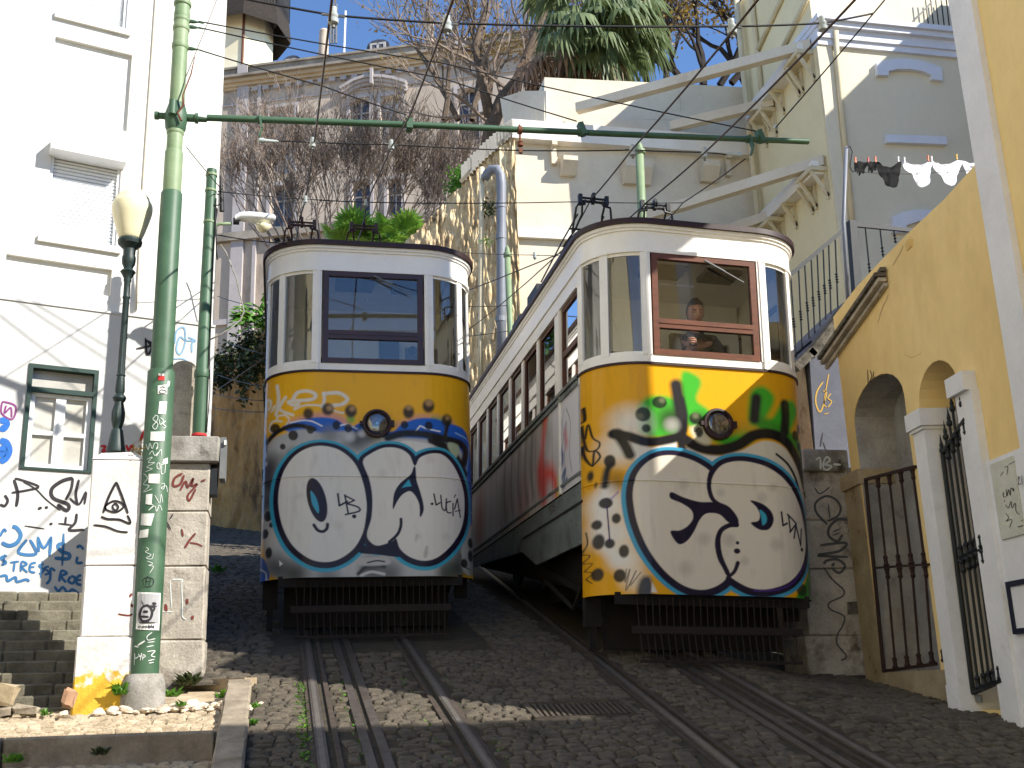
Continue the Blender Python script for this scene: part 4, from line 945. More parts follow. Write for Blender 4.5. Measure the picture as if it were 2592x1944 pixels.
# ================================================================== THE TWO FUNICULAR CARS
HWF, RX, RY, CL = .5, .53, .5, 7.0       # front flat half width, corner radii, car length
def fcurve(a0=-90., a1=90., n=10, d=0.):
    """front plan curve between two corner angles (negative = the -x corner); d offsets outwards"""
    out = []
    def pt(a):
        s_ = -1 if a < 0 else 1; t = math.radians(abs(a)); x = HWF+RX*math.sin(t); y = RY*(1-math.cos(t))
        nx, ny = math.sin(t)*RY, -math.cos(t)*RX; l = math.hypot(nx, ny)
        return (s_*(x+d*nx/l), y+d*ny/l)
    if a0 < 0:
        e = min(a1, 0)
        for a in np.linspace(a0, e, max(2, int(abs(a0-e)/9)+2)): out.append(pt(a if a != 0 else -1e-6))
    if a1 > 0:
        s0 = max(a0, 0)
        for a in np.linspace(s0, a1, max(2, int(abs(a1-s0)/9)+2)): out.append(pt(a if a != 0 else 1e-6))
    return out
def band(mb, c0, c1, z0, z1, lean=0):
    """solid band between an inner plan curve c0 and an outer one c1"""
    n = len(c0); b = len(mb.v)
    for (x0, y0), (x1, y1) in zip(c0, c1):
        mb.v += [(x0, y0, z0), (x1, y1, z0), (x1, y1, z1), (x0, y0, z1)]
    for i in range(n-1):
        for k in range(4):
            k2 = (k+1) % 4; mb.f.append((b+4*i+k, b+4*i+k2, b+4*i+4+k2, b+4*i+4+k))
    mb.f.append((b, b+3, b+2, b+1)); e = b+4*(n-1); mb.f.append((e, e+1, e+2, e+3)); return mb
def fband(a0, a1, z0, z1, d0, d1): return band(MB(), fcurve(a0, a1, d=d0), fcurve(a0, a1, d=d1), z0, z1)
def hoop(z0, z1, d0, d1, y1=CL):
    c0 = [(-(HWF+RX+d0), y1)]+fcurve(d=d0)+[(HWF+RX+d0, y1)]; c1 = [(-(HWF+RX+d1), y1)]+fcurve(d=d1)+[(HWF+RX+d1, y1)]
    return band(MB(), c0, c1, z0, z1)
ZB, ZS, ZBELT, ZW0, ZW1, ZF = .58, 1.53, 2.55, 2.64, 3.60, 3.86
WX = HWF+RX
def panel_grid(nx, nz):
    """front apron as a fine grid: returns verts, faces, lateral x and height per vertex"""
    cs = fcurve(-90, 90); c = np.array(cs); s_ = np.concatenate([[0], np.cumsum(np.hypot(*np.diff(c, axis=0).T))])
    u = np.linspace(0, s_[-1], nx); X = np.interp(u, s_, c[:, 0]); Yc = np.interp(u, s_, c[:, 1]); Z = np.linspace(ZB, ZBELT, nz)
    vv = np.stack([np.tile(X, nz), np.tile(Yc, nz), np.repeat(Z, nx)], 1)
    fl = [(j*nx+i, j*nx+i+1, (j+1)*nx+i+1, (j+1)*nx+i) for j in range(nz-1) for i in range(nx-1)]
    return vv, fl
def rod(mb, pts, r, n=8): return mb.tube(pts, r, n)

def make_car(loc, rotz, roll, label, wood, art, side_art, headx, texty, boxes):
    car = thing('funicular_car', loc, label, 'funicular', 'yellow and white funicular cars'); car.rotation_euler = (0, roll, rotz)
    B = lambda mb, nm, m_, par=None, sm=False, col=None, rc=True: mb.build(nm, m_, par or car, smooth=sm, world=False, col=col, recalc=rc)
    # painted front apron
    vv, fl = panel_grid(430, 400)
    p = art(vv[:, 0], vv[:, 2])
    me = MB(); me.v = vv.tolist(); me.f = fl
    ap = B(me, 'front_apron', mt['tramart'], sm=True, col=p.c, rc=False)
    B(band(MB(), fcurve(d=-.03), fcurve(d=-.006), ZB+.002, ZBELT), 'apron_backing', mt['darkiron'], ap)
    mb = fband(-88, 88, ZS-.004, ZS+.006, .0, .006)
    mb2 = panel_strip = MB(); 
    # seam strip carries the same paint: thin lip following the apron
    cs = fcurve(-88, 88, d=.0075); c = np.array(cs); s_ = np.concatenate([[0], np.cumsum(np.hypot(*np.diff(c, axis=0).T))]); u = np.linspace(0, s_[-1], 300)
    X = np.interp(u, s_, c[:, 0]); Yc = np.interp(u, s_, c[:, 1]); n = 300
    for dz, off in ((-.012, .0), (-.008, .005), (.004, .005), (.008, .0)):
        for i in range(n): mb2.v.append((X[i]*(1-.004*(off == 0)), Yc[i]+(.005-off), ZS+dz))
    for j in range(3):
        for i in range(n-1): mb2.f.append((j*n+i, j*n+i+1, (j+1)*n+i+1, (j+1)*n+i))
    va = np.array(mb2.v); B(mb2, 'seam_strip', mt['tramart'], ap, True, col=art(va[:, 0], va[:, 2]).c, rc=False)
    for k in range(24):
        rv = MB(); x, y = X[int((k+.5)/24*299)], Yc[int((k+.5)/24*299)]; rv.lathe([(.006, 0), (.004, .003)], (x, y-.004, ZS-.03), 6, ((1, 0, 0), (0, 0, 1), (0, -1, 0)))
        va = np.array(rv.v); B(rv, 'rivet', mt['tramart'], ap, col=art(va[:, 0], va[:, 2]).c)
    # white upper works
    B(hoop(ZBELT, ZBELT+.022, -.02, .014), 'belt_moulding', mt['trambrown'])
    B(fband(-90, 90, ZBELT+.022, ZW0, -.03, .004), 'window_rail', mt['tramwhite'], sm=30)
    B(hoop(ZW1, ZF, -.03, .006), 'fascia', mt['tramwhite'], sm=30)
    B(hoop(ZF-.055, ZF-.03, .006, .022), 'fascia_moulding', mt['tramwhite'], sm=30)
    B(hoop(ZW1-.002, ZW1+.025, .006, .018), 'drip_moulding', mt['tramwhite'], sm=30)
    B(hoop(ZF-.03, ZF, .006, .04), 'cornice', mt['tramwhite'], sm=30)
    # roof
    B(hoop(ZF, ZF+.05, -.05, .066), 'roof_edge', mt['trambrown'], sm=30)
    rf = MB(); ol = [(-(WX+.05), CL)]+fcurve(d=.05)+[(WX+.05, CL)]; n = len(ol); R_ = 6
    for k in range(R_+1):
        t = k/R_
        for x, y in ol:
            q = (0, max(.7, min(y, CL))); rf.v.append((x*(1-t)+q[0]*t, y*(1-t)+q[1]*t, ZF+.03+.17*(1-(1-t)**2)))
    for k in range(R_):
        for i in range(n-1): rf.f.append((k*n+i, k*n+i+1, (k+1)*n+i+1, (k+1)*n+i))
    B(rf, 'roof', mt['roofdark'], sm=40, rc=True)
    # posts of the front
    for sg in (-1, 1):
        for a0, a1, d in ((1, 10.5, .012), (43, 52, .006), (80, 90, .006)):
            A = sorted((sg*a0, sg*a1)); B(fband(*A, ZW0, ZW1, -.04, d), 'post', mt['tramwhite'], sm=30)
        B(fband(*sorted((sg*3.2, sg*5.6)), ZBELT+.02, ZW1+.01, .012, .022), 'post_strip', mt['tramwhite'])
        for a0, a1 in ((10.5, 43), (52, 80)):
            A = sorted((sg*a0, sg*a1)); g_ = MB(); c = fcurve(*A, d=-.015); b = 0
            for x, y in c: g_.v += [(x, y, ZW0), (x, y, ZW1)]
            for i in range(len(c)-1): g_.f.append((2*i, 2*i+2, 2*i+3, 2*i+1))
            pn = B(g_, 'corner_pane', mt['glasstram'], sm=True)
            B(fband(*A, ZW0, ZW0+.03, -.03, -.005), 'pane_bead', mt['tramwhite'], pn); B(fband(*A, ZW1-.03, ZW1, -.03, -.005), 'pane_bead', mt['tramwhite'], pn)
    # driver's window in its timber frame
    wf = MB(); x0, x1 = -HWF+.005, HWF-.005; zm = ZW0+.31*(ZW1-ZW0); fw = .055
    for a, b, c_, d_ in ((x0, x0+fw, ZW0, ZW1), (x1-fw, x1, ZW0, ZW1), (x0+fw, x1-fw, ZW1-fw, ZW1), (x0+fw, x1-fw, ZW0, ZW0+.055), (x0+fw, x1-fw, zm-.045, zm-.002), (x0+fw, x1-fw, zm+.006, zm+.042)): wf.box((a, -.012, c_), (b, .04, d_))
    fr = B(wf, 'driver_window_frame', wood)
    for a, b in ((ZW0+.055, zm-.045), (zm+.042, ZW1-fw)):
        g_ = MB(); g_.add([(x0+fw, .012, a), (x1-fw, .012, a), (x1-fw, .012, b), (x0+fw, .012, b)], [(0, 1, 2, 3)]); B(g_, 'pane', mt['glasstram'], fr)
    B(MB().box((x0+fw, -.018, zm-.004), (x1-fw, -.01, zm+.008)), 'sash_bead', wood, fr)
    wp = MB(); wp.bar((-.0, -.035, 3.555), (.19, -.04, 3.46), .022, .012); wp.bar((.17, -.04, 3.47), (.37, -.03, 3.375), .01, .008); B(wp, 'wiper', mt['boxgrey'])
    # lettering inside the window
    fc = bpy.data.curves.new('lettering', 'FONT'); fc.body = '13 Lugares na Rectaguarda'; fc.size = .036; fc.align_x = 'CENTER'
    tmp = bpy.data.objects.new('tmp', fc); COL.objects.link(tmp); bpy.context.view_layer.update(); lm_ = bpy.data.meshes.new_from_object(tmp.evaluated_get(bpy.context.evaluated_depsgraph_get())); bpy.data.objects.remove(tmp)
    to = bpy.data.objects.new('lettering', lm_); COL.objects.link(to); to.parent = car; to.location = (texty, .03, 3.31); to.rotation_euler = (math.pi/2, 0, 0); lm_.materials.clear(); lm_.materials.append(mt['ink_black'])
    # sides
    ypost = [(1.19, 1.42), (2.12, 2.22), (2.88, 2.98), (3.6, 3.70), (4.33, 4.43), (5.06, 5.16), (5.78, 5.88), (6.5, 6.6)]
    for sg in (-1, 1):
        xo, xi = sg*WX, sg*(WX-.06)
        def sb(mb, y0, y1, z0, z1, o0=0., o1=.06): mb.box((min(xo+sg*o0, xo-sg*o1), y0, z0), (max(xo+sg*o0, xo-sg*o1), y1, z1)); return mb
        sd = B(sb(MB(), .5, .56, 1.6, ZF), 'side_post', mt['tramwhite'])
        B(sb(MB(), .56, CL, 3.46, ZW1-.003, .002), 'side_header', mt['tramwhite'])
        B(sb(MB(), .56, CL, 3.43, 3.455, .016), 'side_drip', mt['tramwhite'])
        for y0, y1 in ypost:
            B(sb(MB(), y0, y1, ZBELT, 3.43, .004), 'side_post', mt['tramwhite'])
        B(sb(MB(), 1.2, 1.24, 1.6, 3.43, .016), 'door_bead', mt['tramwhite'])
        B(sb(MB(), .56, CL, ZBELT-.005, ZBELT+.03, .03), 'side_sill', mt['chassis'])
        B(sb(MB(), .56, CL, ZBELT-.06, ZBELT-.02, .018), 'side_rail', mt['chassis'])
        ends = [(.56, 1.19)]+[(ypost[i][1], ypost[i+1][0]) for i in range(len(ypost)-1)]+[(6.6, CL)]
        for i, (a, b) in enumerate(ends):
            f_ = MB(); e = .045; zl = ZBELT+.03
            for q in ((a, a+e, zl, 3.43), (b-e, b, zl, 3.43), (a+e, b-e, zl, zl+.05), (a+e, b-e, 3.39, 3.43)): sb(f_, *q, -.012, .045)
            if i == 0: sb(f_, a+e, b-e, 2.92, 2.98, -.012, .045)
            fo = B(f_, 'side_window', mt['woodside'])
            g_ = MB(); X_ = xo-sg*.03; g_.add([(X_, a+e, zl), (X_, b-e, zl), (X_, b-e, 3.42), (X_, a+e, 3.42)], [(0, 1, 2, 3)]); B(g_, 'pane', mt['glasstram'], fo)
        # painted lower side, boards with open joints
        ys = [.5, 1.2]+[1.2+.36*k for k in range(1, 17)]
        for i in range(len(ys)-1):
            y0, y1 = ys[i]+.004, min(ys[i+1], CL)-.004
            ny, nz = max(4, int((y1-y0)/.015)), 62
            Yg, Zg = np.meshgrid(np.linspace(y0, y1, ny), np.linspace(1.6, ZBELT-.06, nz)); pb = MB()
            pb.v = np.stack([np.full(Yg.size, xo), Yg.ravel(), Zg.ravel()], 1).tolist(); pb.f = [(j*ny+k, j*ny+k+1, (j+1)*ny+k+1, (j+1)*ny+k) for j in range(nz-1) for k in range(ny-1)]
            b = len(pb.v); pb.v += [(xo-sg*.03, y0, 1.6), (xo-sg*.03, y1, 1.6), (xo-sg*.03, y1, ZBELT-.06), (xo-sg*.03, y0, ZBELT-.06)]; pb.f += [(b, b+1, b+2, b+3)]
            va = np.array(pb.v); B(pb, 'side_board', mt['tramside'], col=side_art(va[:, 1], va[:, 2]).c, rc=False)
        B(sb(MB(), .5, CL, 1.6, 2.48, -.012, .04), 'side_backing', mt['darkiron'])
        B(sb(MB(), .5, CL, 1.66, 1.685, .012, .0), 'lower_moulding', mt['chassis'])
        # riveted chassis plate, tapering up the hill
        ch = MB(); X0, X1 = xo-sg*.01, xo-sg*.04
        out = [(.46, 1.05), (2.3, 1.06), (3.0, 1.28), (6.8, 1.5), (6.8, 1.59), (.46, 1.59)]; nn = len(out)
        ny, nz = 150, 40
        for x_ in (X0, X1): ch.v += [(x_, a, b) for a, b in out]
        ch.f = [tuple(range(nn)), tuple(range(2*nn-1, nn-1, -1))]+[(k, (k+1) % nn, nn+(k+1) % nn, nn+k) for k in range(nn)]
        va = np.array(ch.v); cp = B(ch, 'chassis_plate', mt['chassis'])
        for k in range(30):
            y_ = .6+k*.2
            rr = MB(); rr.lathe([(.011, 0), (.007, .006)], (xo-sg*.01, y_, 1.52), 6, ((0, 1, 0), (0, 0, 1), (sg, 0, 0)))
            if y_ < 2.3: rr.lathe([(.011, 0), (.007, .006)], (xo-sg*.01, y_, 1.1), 6, ((0, 1, 0), (0, 0, 1), (sg, 0, 0))); rr.lathe([(.011, 0), (.007, .006)], (xo-sg*.01, y_+.1, 1.3 if k % 3 else 1.24), 6, ((0, 1, 0), (0, 0, 1), (sg, 0, 0)))
            B(rr, 'rivet', mt['boxgrey'], cp)
        B(sb(MB(), .46, 6.8, 1.355, 1.375, .004, .0) if False else sb(MB(), .46, 2.9, 1.40, 1.42, .004, .0), 'chassis_flange', mt['darkiron'])
    # running gear
    ug = MB()
    for x in (-.62, .5): ug.box((x, .1, .75), (x+.12, 3.4, 1.05))
    ug.box((-.55, .08, .56), (.55, .2, .75)); ug.box((-.9, .55, .62), (.9, .8, 1.0)); ug.box((-.8, .62, .16), (.8, .7, .7)); ug.box((-.8, 2.6, .9), (.8, 3.0, 1.3)); ug.bar((0, .9, .75), (0, 4.4, .75+G*3.2), 1.3, .5)  # front plate and sloping core box added to keep the underside dark
    B(ug, 'underframe_and_baffles', mt['darkiron'])
    for yy in (1.35, 3.4, 5.6):
        zc = G*yy+.3
        for sg in (-1, 1):
            wl = MB(); wl.lathe([(.08, -.05), (.28, -.04), (.3, -.03), (.3, .02), (.26, .03), (.25, .01), (.09, .015), (.08, .04)], (sg*.5, yy, zc), 24, ((0, 1, 0), (0, 0, 1), (sg, 0, 0))); wo_ = B(wl, 'wheel', mt['darkiron'], sm=35)
            ab = MB(); ab.box((sg*.62-.07, yy-.12, zc-.1), (sg*.62+.07, yy+.12, zc+.14)); ab.box((sg*.64-.03, yy-.36, zc+.14), (sg*.64+.03, yy+.36, zc+.2))
            for k in range(5): ab.box((sg*.64-.035, yy-.3+.02*k, zc+.2+.018*k), (sg*.64+.035, yy+.3-.02*k, zc+.216+.018*k))
            B(ab, 'axle_box', mt['darkiron'])
        ax_ = MB(); ax_.tube([(-.6, yy, zc), (.6, yy, zc)], .05, 10); B(ax_, 'axle', mt['darkiron'])
    tf = MB()
    for sg in (-1, 1):
        tf.bar((sg*.78, .6, .75), (sg*.78, 4.6, .75+G*4), .08, .14); tf.bar((sg*.86, .7, .6), (sg*.86, 2.6, 1.05), .04, .06); tf.tube([(sg*.9, .6, .95), (sg*.9, 1.3, .55), (sg*.92, 2.3, .9)], .022, 6); tf.bar((sg*.8, .75, .95), (sg*.8, 6.6, .95+G*4.2), .05, .62)  # deep side plates added so light cannot enter below the car
    tf.box((-1.0, .52, .34), (-.86, .62, .64)); tf.box((-.96, .54, .14), (-.9, .6, .35)); tf.box((.86, .55, .42), (.98, .62, .64))
    B(tf, 'truck_frame_and_baffles', mt['darkiron'])
    # rail guard: beam and a row of thin bars
    gd = thing('cowcatcher', (0, 0, 0), None, None); gd.parent = car
    B(MB().box((-.74, .02, .265), (.74, .07, .325)), 'beam', mt['rustbeam'], gd); B(MB().box((-.7, -.03, .03), (.7, .0, .055)), 'lower_rail', mt['rustbeam'], gd)
    for k in range(24):
        x = -.68+k*1.36/23; b_ = MB(); b_.tube([(x-.02*(k == 0), .045, .56), (x*1.0-.0, .045, .29), (x*.985, -.012, .04)], .006, 5); B(b_, 'bar', mt['rustbeam'], gd)
    B(MB().box((-.86, .1, .5), (.86, .14, .6)), 'valance', mt['darkiron'])
    # headlamp
    hz = 2.04; hl = MB(); AX = ((1, 0, 0), (0, 0, 1), (0, -1, 0))
    hl.lathe([(.125, -.02), (.138, .0), (.142, .03), (.135, .048), (.118, .05), (.11, .035), (.108, .01)], (headx, 0, hz), 32, AX)
    ho = B(hl, 'headlamp', mt['trambrown'], sm=40)
    hp = MB(); hp.lathe([(.11, .03), (.09, -.02), (.05, -.05), (.02, -.06)], (headx, .0, hz), 24, AX); B(hp, 'reflector', mt['chrome'], ho, True)
    hg = MB(); hg.lathe([(.112, .036), (.08, .045), (.03, .05)], (headx, 0, hz), 28, AX); B(hg, 'lens', mt['lens'], ho, True)
    hb = MB(); hb.lathe([(.012, -.05), (.02, -.02), (.016, .005), (.004, .012)], (headx, 0, hz-.01), 12, AX); B(hb, 'bulb', mt['lampglass'], ho, True)
    B(MB().box((headx+.138, -.045, hz-.03), (headx+.165, -.002, hz+.03)), 'hinge', mt['trambrown'], ho); B(MB().box((headx-.165, -.045, hz-.018), (headx-.138, -.002, hz+.018)), 'latch', mt['trambrown'], ho)
    # collectors on the roof
    for cx in boxes['collectors']:
        co = thing('current_collector', (cx, .55, 4.02), None, None); co.parent = car
        zt_ = 4.34; m_ = boxes['pm']
        def CB(mb, nm): return mb.build(nm, m_, co, smooth=40, world=False)
        z = lambda q: q-4.02
        fr_ = MB(); fr_.tube([(-.22, .05, z(4.04)), (.22, .05, z(4.04))], .011, 6)
        for sg in (-1, 1):
            fr_.tube([(sg*.2, .05, z(4.0)), (sg*.17, 0, z(4.24)), (sg*.16, -.02, z(4.26)), (sg*.09, -.02, z(4.275)), (sg*.085, -.02, z(4.32))], .011, 6)
            fr_.tube([(sg*.17, .5, z(4.05)), (sg*.13, .2, z(4.1)), (sg*.1, .05, z(4.2)), (sg*.11, 0, z(4.28)), (sg*.08, 0, z(4.31))], .011, 6)
            fr_.tube([(sg*.16, 1.5, z(4.06)), (sg*.15, .6, z(4.16)), (sg*.13, .1, z(4.22))], .009, 6)
        CB(fr_, 'frame')
        hd_ = MB(); hd_.tube([(-.14, 0, z(4.315)), (.14, 0, z(4.315))], .014, 8); hd_.tube([(-.13, 0, z(4.35)), (.13, 0, z(4.35))], .012, 8)
        for q in (-.13, .13): hd_.box((q-.018, -.025, z(4.29)), (q+.018, .025, z(4.38)))
        hd_.box((-.015, -.03, z(4.3)), (.015, .03, z(4.4))); CB(hd_, 'head')
        wl = MB(); wl.lathe([(.04, -.012), (.046, -.01), (.032, 0), (.046, .01), (.04, .012)], (.0, 0, z(4.345)), 18, ((0, 1, 0), (0, 0, 1), (1, 0, 0))); CB(wl, 'trolley_wheel')
    for (bx0, by0, bw, bl, bh) in boxes['rooftop']:
        mb = MB(); mb.box((bx0, by0, 4.0), (bx0+bw, by0+bl, 4.0+bh)); mb.box((bx0+bw-.01, by0-.05, 4.0), (bx0+bw+.02, by0+bl, 4.0+bh*.6)); B(mb, 'resistor_box', mt['boxgrey'] if False else mt['intdark'])
    # interior
    it = MB(); it.box((-.98, .3, 1.78), (.98, CL-.1, 1.85)); B(it, 'floor', mt['intwood'])
    ce = MB(); ol2 = [(-.98, CL-.1)]+fcurve(d=-.05)+[(.98, CL-.1)]; ce.v = [(x, y, 3.72) for x, y in ol2]+[(x, y, 3.80) for x, y in ol2]; n = len(ol2)
    ce.f = [tuple(range(n)), tuple(range(2*n-1, n-1, -1))]+[(k, (k+1) % n, n+(k+1) % n, n+k) for k in range(n)]; B(ce, 'ceiling', mt['interior'])
    bk = MB(); bk.plate([(-.97, 1.85), (.97, 1.85), (.97, 3.72), (-.97, 3.72)], [[(-.50, 2.3), (.36, 2.3), (.36, 3.15), (-.50, 3.15)], [(.48, 1.9), (.86, 1.9), (.86, 3.3), (.48, 3.3)]], lambda u, z, o: V((u, 1.5-o, z)), .05); B(bk, 'bulkhead', mt['interior'])
    g_ = MB(); g_.add([(-.5, 1.52, 2.3), (.36, 1.52, 2.3), (.36, 1.52, 3.15), (-.5, 1.52, 3.15)], [(0, 1, 2, 3)]); B(g_, 'bulkhead_pane', mt['glassdark'])
    be = MB()
    for y_ in (2.4, 3.4, 4.4, 5.4): be.box((-.9, y_, 1.85), (-.15, y_+.4, 2.25)); be.box((-.9, y_+.36, 2.25), (-.15, y_+.42, 2.7)); be.box((.15, y_, 1.85), (.9, y_+.4, 2.25)); be.box((.15, y_+.36, 2.25), (.9, y_+.42, 2.7))
    B(be, 'benches', mt['intwood']); B(MB().box((-.97, CL-.1, 1.85), (.97, CL-.04, 3.75)), 'end_wall', mt['interior'])
    ms = MB(); ms.box((.18, 1.36, 3.08), (.40, 1.44, 3.34)); ms.box((.27, 1.38, 2.98), (.31, 1.42, 3.08)); B(ms, 'monitor', mt['intdark'])
    cb = MB(); cb.lathe([(.01, -.05), (.045, -.03), (.05, 0), (.03, .03)], (.56, 1.42, 3.25), 14, ((1, 0, 0), (0, 0, 1), (0, -1, 0))); B(cb, 'camera_dome', mt['intdark'], sm=True)
    lt = MB(); lt.box((-.35, .5, 3.68), (.05, .8, 3.72)); lt.box((.25, .5, 3.68), (.6, .8, 3.72)); B(lt, 'ceiling_hatch', mt['intdark'])
    cs_ = MB(); cs_.box((-.85, .35, 1.85), (-.35, .62, 2.52)); B(cs_, 'control_desk', mt['intdark'])
    return car
# ------------------------------------------------------------------ the sprayed fronts; canvas units are those of each panel
NAVY, CYAN, WHT, BLK, GRY = (28, 20, 44), (58, 158, 186), (222, 217, 208), (26, 24, 26), (120, 120, 118)
def art_left(x, z):
    c = (np.clip((np.abs(x)-.5)/.53, 0, 1))**2
    top, bot = -199+89*c, 1585+20*c
    p = Paint(970+x/1.03*868, bot-(z-ZB)/(ZBELT-ZB)*(bot-top), (238, 176, 26))
    S, F, Dd, Fo = p.stroke, p.fill, p.disc, p.fog
    wt = (226, 220, 208)
    for q, wd in (([(112, 95), (125, 60), (150, 85), (140, 140), (112, 150)], 22), ([(118, 60), (112, 200)], 20), ([(155, 175), (175, 130), (165, 165), (185, 120)], 14), ([(198, -55), (212, 60), (196, 200)], 28), ([(268, 45), (222, 150), (330, 200)], 24), ([(330, 60), (360, 0), (440, -20), (505, 10), (470, 55), (300, 80), (330, 110), (370, 95)], 30), ([(370, 110), (340, 150), (420, 110), (560, 110), (680, 160), (730, 170)], 16), ([(570, -5), (575, 60), (560, 120)], 26), ([(575, 0), (690, -10), (760, 40), (720, 90), (640, 105)], 32), ([(205, 245), (210, 215), (270, 205), (300, 240), (280, 290)], 16), ([(240, 260), (170, 260), (145, 320), (180, 360), (215, 330)], 16)):
        S(q, wd, wt, 6, .92)
    S([(330, 270), (480, 215), (640, 205), (760, 260)], 70, (205, 140, 150), 22, .7); S([(1180, 270), (1330, 200), (1480, 200), (1620, 250)], 60, (200, 140, 140), 22, .6); S([(1460, 205), (1540, 215), (1600, 240)], 40, (130, 170, 60), 16, .7); Dd(790, 225, 34, (140, 170, 60), 14)
    blue = (34, 96, 190)
    F([(290, 285), (420, 230), (560, 212), (680, 232), (780, 300), (880, 250), (920, 330), (1120, 330), (1200, 265), (1330, 208), (1470, 205), (1590, 245), (1740, 300), (1800, 420), (1825, 600), (1835, 1100), (1700, 1100), (1500, 600), (900, 500), (500, 420), (260, 330)], blue, 8)
    F([(1770, 600), (1840, 560), (1840, 1080), (1790, 1090)], blue, 6, smooth=False); F([(95, 1400), (165, 1480), (175, 1590), (90, 1620)], blue, 5)
    F([(95, 330), (150, 480), (140, 760), (100, 900), (80, 900), (80, 330)], (70, 60, 100), 14)
    S([(310, 270), (400, 245), (480, 250), (560, 290)], 13, (220, 220, 226), 3); S([(700, 285), (760, 272), (840, 310)], 14, (220, 220, 226), 4); S([(1320, 320), (1355, 272), (1400, 295), (1520, 322)], 13, (220, 222, 228), 3, smooth=False); S([(1660, 335), (1790, 400), (1800, 470), (1765, 680)], 12, (150, 190, 225), 3); S([(1790, 1000), (1810, 1030), (1835, 1030)], 10, (180, 210, 230), 3); S([(105, 1500), (150, 1540), (155, 1600)], 12, (215, 220, 226), 3)
    F([(150, 450), (260, 370), (420, 320), (560, 350), (760, 330), (930, 360), (1200, 380), (1480, 400), (1700, 480), (1760, 700), (1800, 1100), (1770, 1500), (1500, 1600), (900, 1600), (300, 1600), (150, 1450), (110, 1000), (130, 700)], (176, 176, 174), 14)
    for q in ((840, 400, 150, BLK, .8), (620, 360, 120, GRY, .8), (950, 360, 110, (70, 70, 72), .8), (780, 380, 70, (205, 205, 205), .8), (880, 350, 50, (215, 215, 215), .7), (210, 520, 140, (190, 190, 186), .8), (180, 600, 120, (80, 80, 80), .7), (330, 560, 110, BLK, .5), (150, 800, 140, (30, 28, 34), .95), (130, 950, 150, (40, 38, 44), .9), (140, 680, 120, (50, 45, 60), .9), (190, 1250, 120, (196, 190, 180), .8), (230, 1500, 160, (60, 60, 60), .85), (370, 1560, 170, (52, 52, 50), .9), (620, 1590, 140, (120, 120, 118), .9), (820, 1500, 130, (190, 188, 184), .9), (960, 1520, 140, (60, 60, 58), .9), (1100, 1560, 150, (90, 90, 88), .9), (1650, 1520, 170, (58, 62, 52), .95), (1720, 1400, 120, (70, 72, 66), .9), (1560, 1560, 120, (70, 78, 70), .9)): Fo(*q[:4], q[4])
    F([(1690, 1380), (1760, 1240), (1840, 1160), (1845, 1480), (1800, 1575), (1710, 1540)], (178, 176, 166), 10); 
    S([(130, 435), (220, 345), (360, 290), (500, 318)], 38, BLK, 8); S([(1090, 385), (1220, 345), (1400, 350), (1560, 390), (1700, 430), (1760, 500), (1735, 610)], 64, (32, 30, 30), 12); S([(1560, 390), (1590, 240)], 34, (40, 36, 30), 9); S([(1450, 400), (1560, 460), (1660, 560), (1740, 700)], 70, (30, 28, 28), 10)
    F([(1600, 420), (1690, 455), (1660, 560), (1590, 470)], (176, 186, 150), 8); F([(1190, 425), (1330, 415), (1470, 460), (1330, 560)], (214, 210, 204), 8)
    for q in ((450, 182, 40, 50), (605, 138, 48, 54), (790, 152, 48, 58), (1260, 150, 46, 58), (1425, 92, 50, 60), (1582, 222, 46, 56)): Dd(q[0], q[1], q[2], (38, 32, 26), 12, .95, q[3])
    for q in ((618, 128, 24), (800, 130, 22), (1262, 110, 22), (1430, 62, 30), (1588, 200, 16)): Dd(*q, (190, 150, 100), 14, .8)
    for q in ((675, 280, 31, 40), (770, 305, 31, 38), (1226, 266, 31, 36), (1426, 270, 33, 38), (190, 320, 40, 40), (470, 325, 30, 36), (335, 380, 38, 44), (255, 480, 22, 26)): Dd(q[0], q[1], q[2], BLK, 5, .92, q[3])
    for q in ((155, 1070, 32, 44), (182, 1145, 18, 22), (135, 1215, 27, 40), (168, 1375, 26, 46), (125, 545, 12, 26), (1795, 1300, 32, 44), (1790, 1410, 30, 50), (1722, 1478, 34, 38)): Dd(q[0], q[1], q[2], (28, 26, 28), 5, .95, q[3])
    for q in ((125, 545, 10, 26), (128, 620, 10, 20), (110, 790, 8, 22)): Dd(q[0], q[1], q[2], (190, 190, 200), 4, .9, q[3])
    S([(1690, 1400), (1700, 1480), (1730, 1510), (1790, 1530)], 9, BLK, 3); F([(250, 1440), (280, 1470), (255, 1490)], (220, 218, 214), 4, smooth=False); S([(860, 1560), (940, 1490), (1060, 1500)], 30, (40, 40, 38), 12); S([(930, 1465), (1020, 1455), (1060, 1460)], 10, BLK, 3); F([(880, 1430), (1080, 1430), (1090, 1485), (870, 1490)], (186, 180, 176), 9); S([(930, 1468), (1000, 1452), (1062, 1460)], 12, BLK, 3); S([(880, 1575), (960, 1545), (1060, 1565)], 20, (205, 205, 200), 8)
    Oo = [(560, 465), (700, 500), (820, 610), (890, 780), (920, 960), (915, 1080), (890, 1220), (820, 1350), (710, 1435), (600, 1460), (480, 1430), (355, 1325), (275, 1175), (235, 1000), (235, 840), (270, 690), (345, 565), (445, 490)]
    Ww = [(890, 600), (950, 530), (1060, 475), (1180, 480), (1262, 535), (1297, 620), (1318, 625), (1350, 560), (1440, 522), (1540, 532), (1630, 620), (1700, 760), (1735, 900), (1730, 1060), (1690, 1200), (1600, 1330), (1480, 1430), (1370, 1455), (1260, 1420), (1185, 1350), (1155, 1265), (1120, 1290), (1010, 1325), (945, 1285), (925, 1220), (960, 1080), (965, 900), (940, 750)]
    for pl_ in (Oo, Ww): S([(a, b+14) for a, b in pl_], 138, CYAN, 4, closed=True)
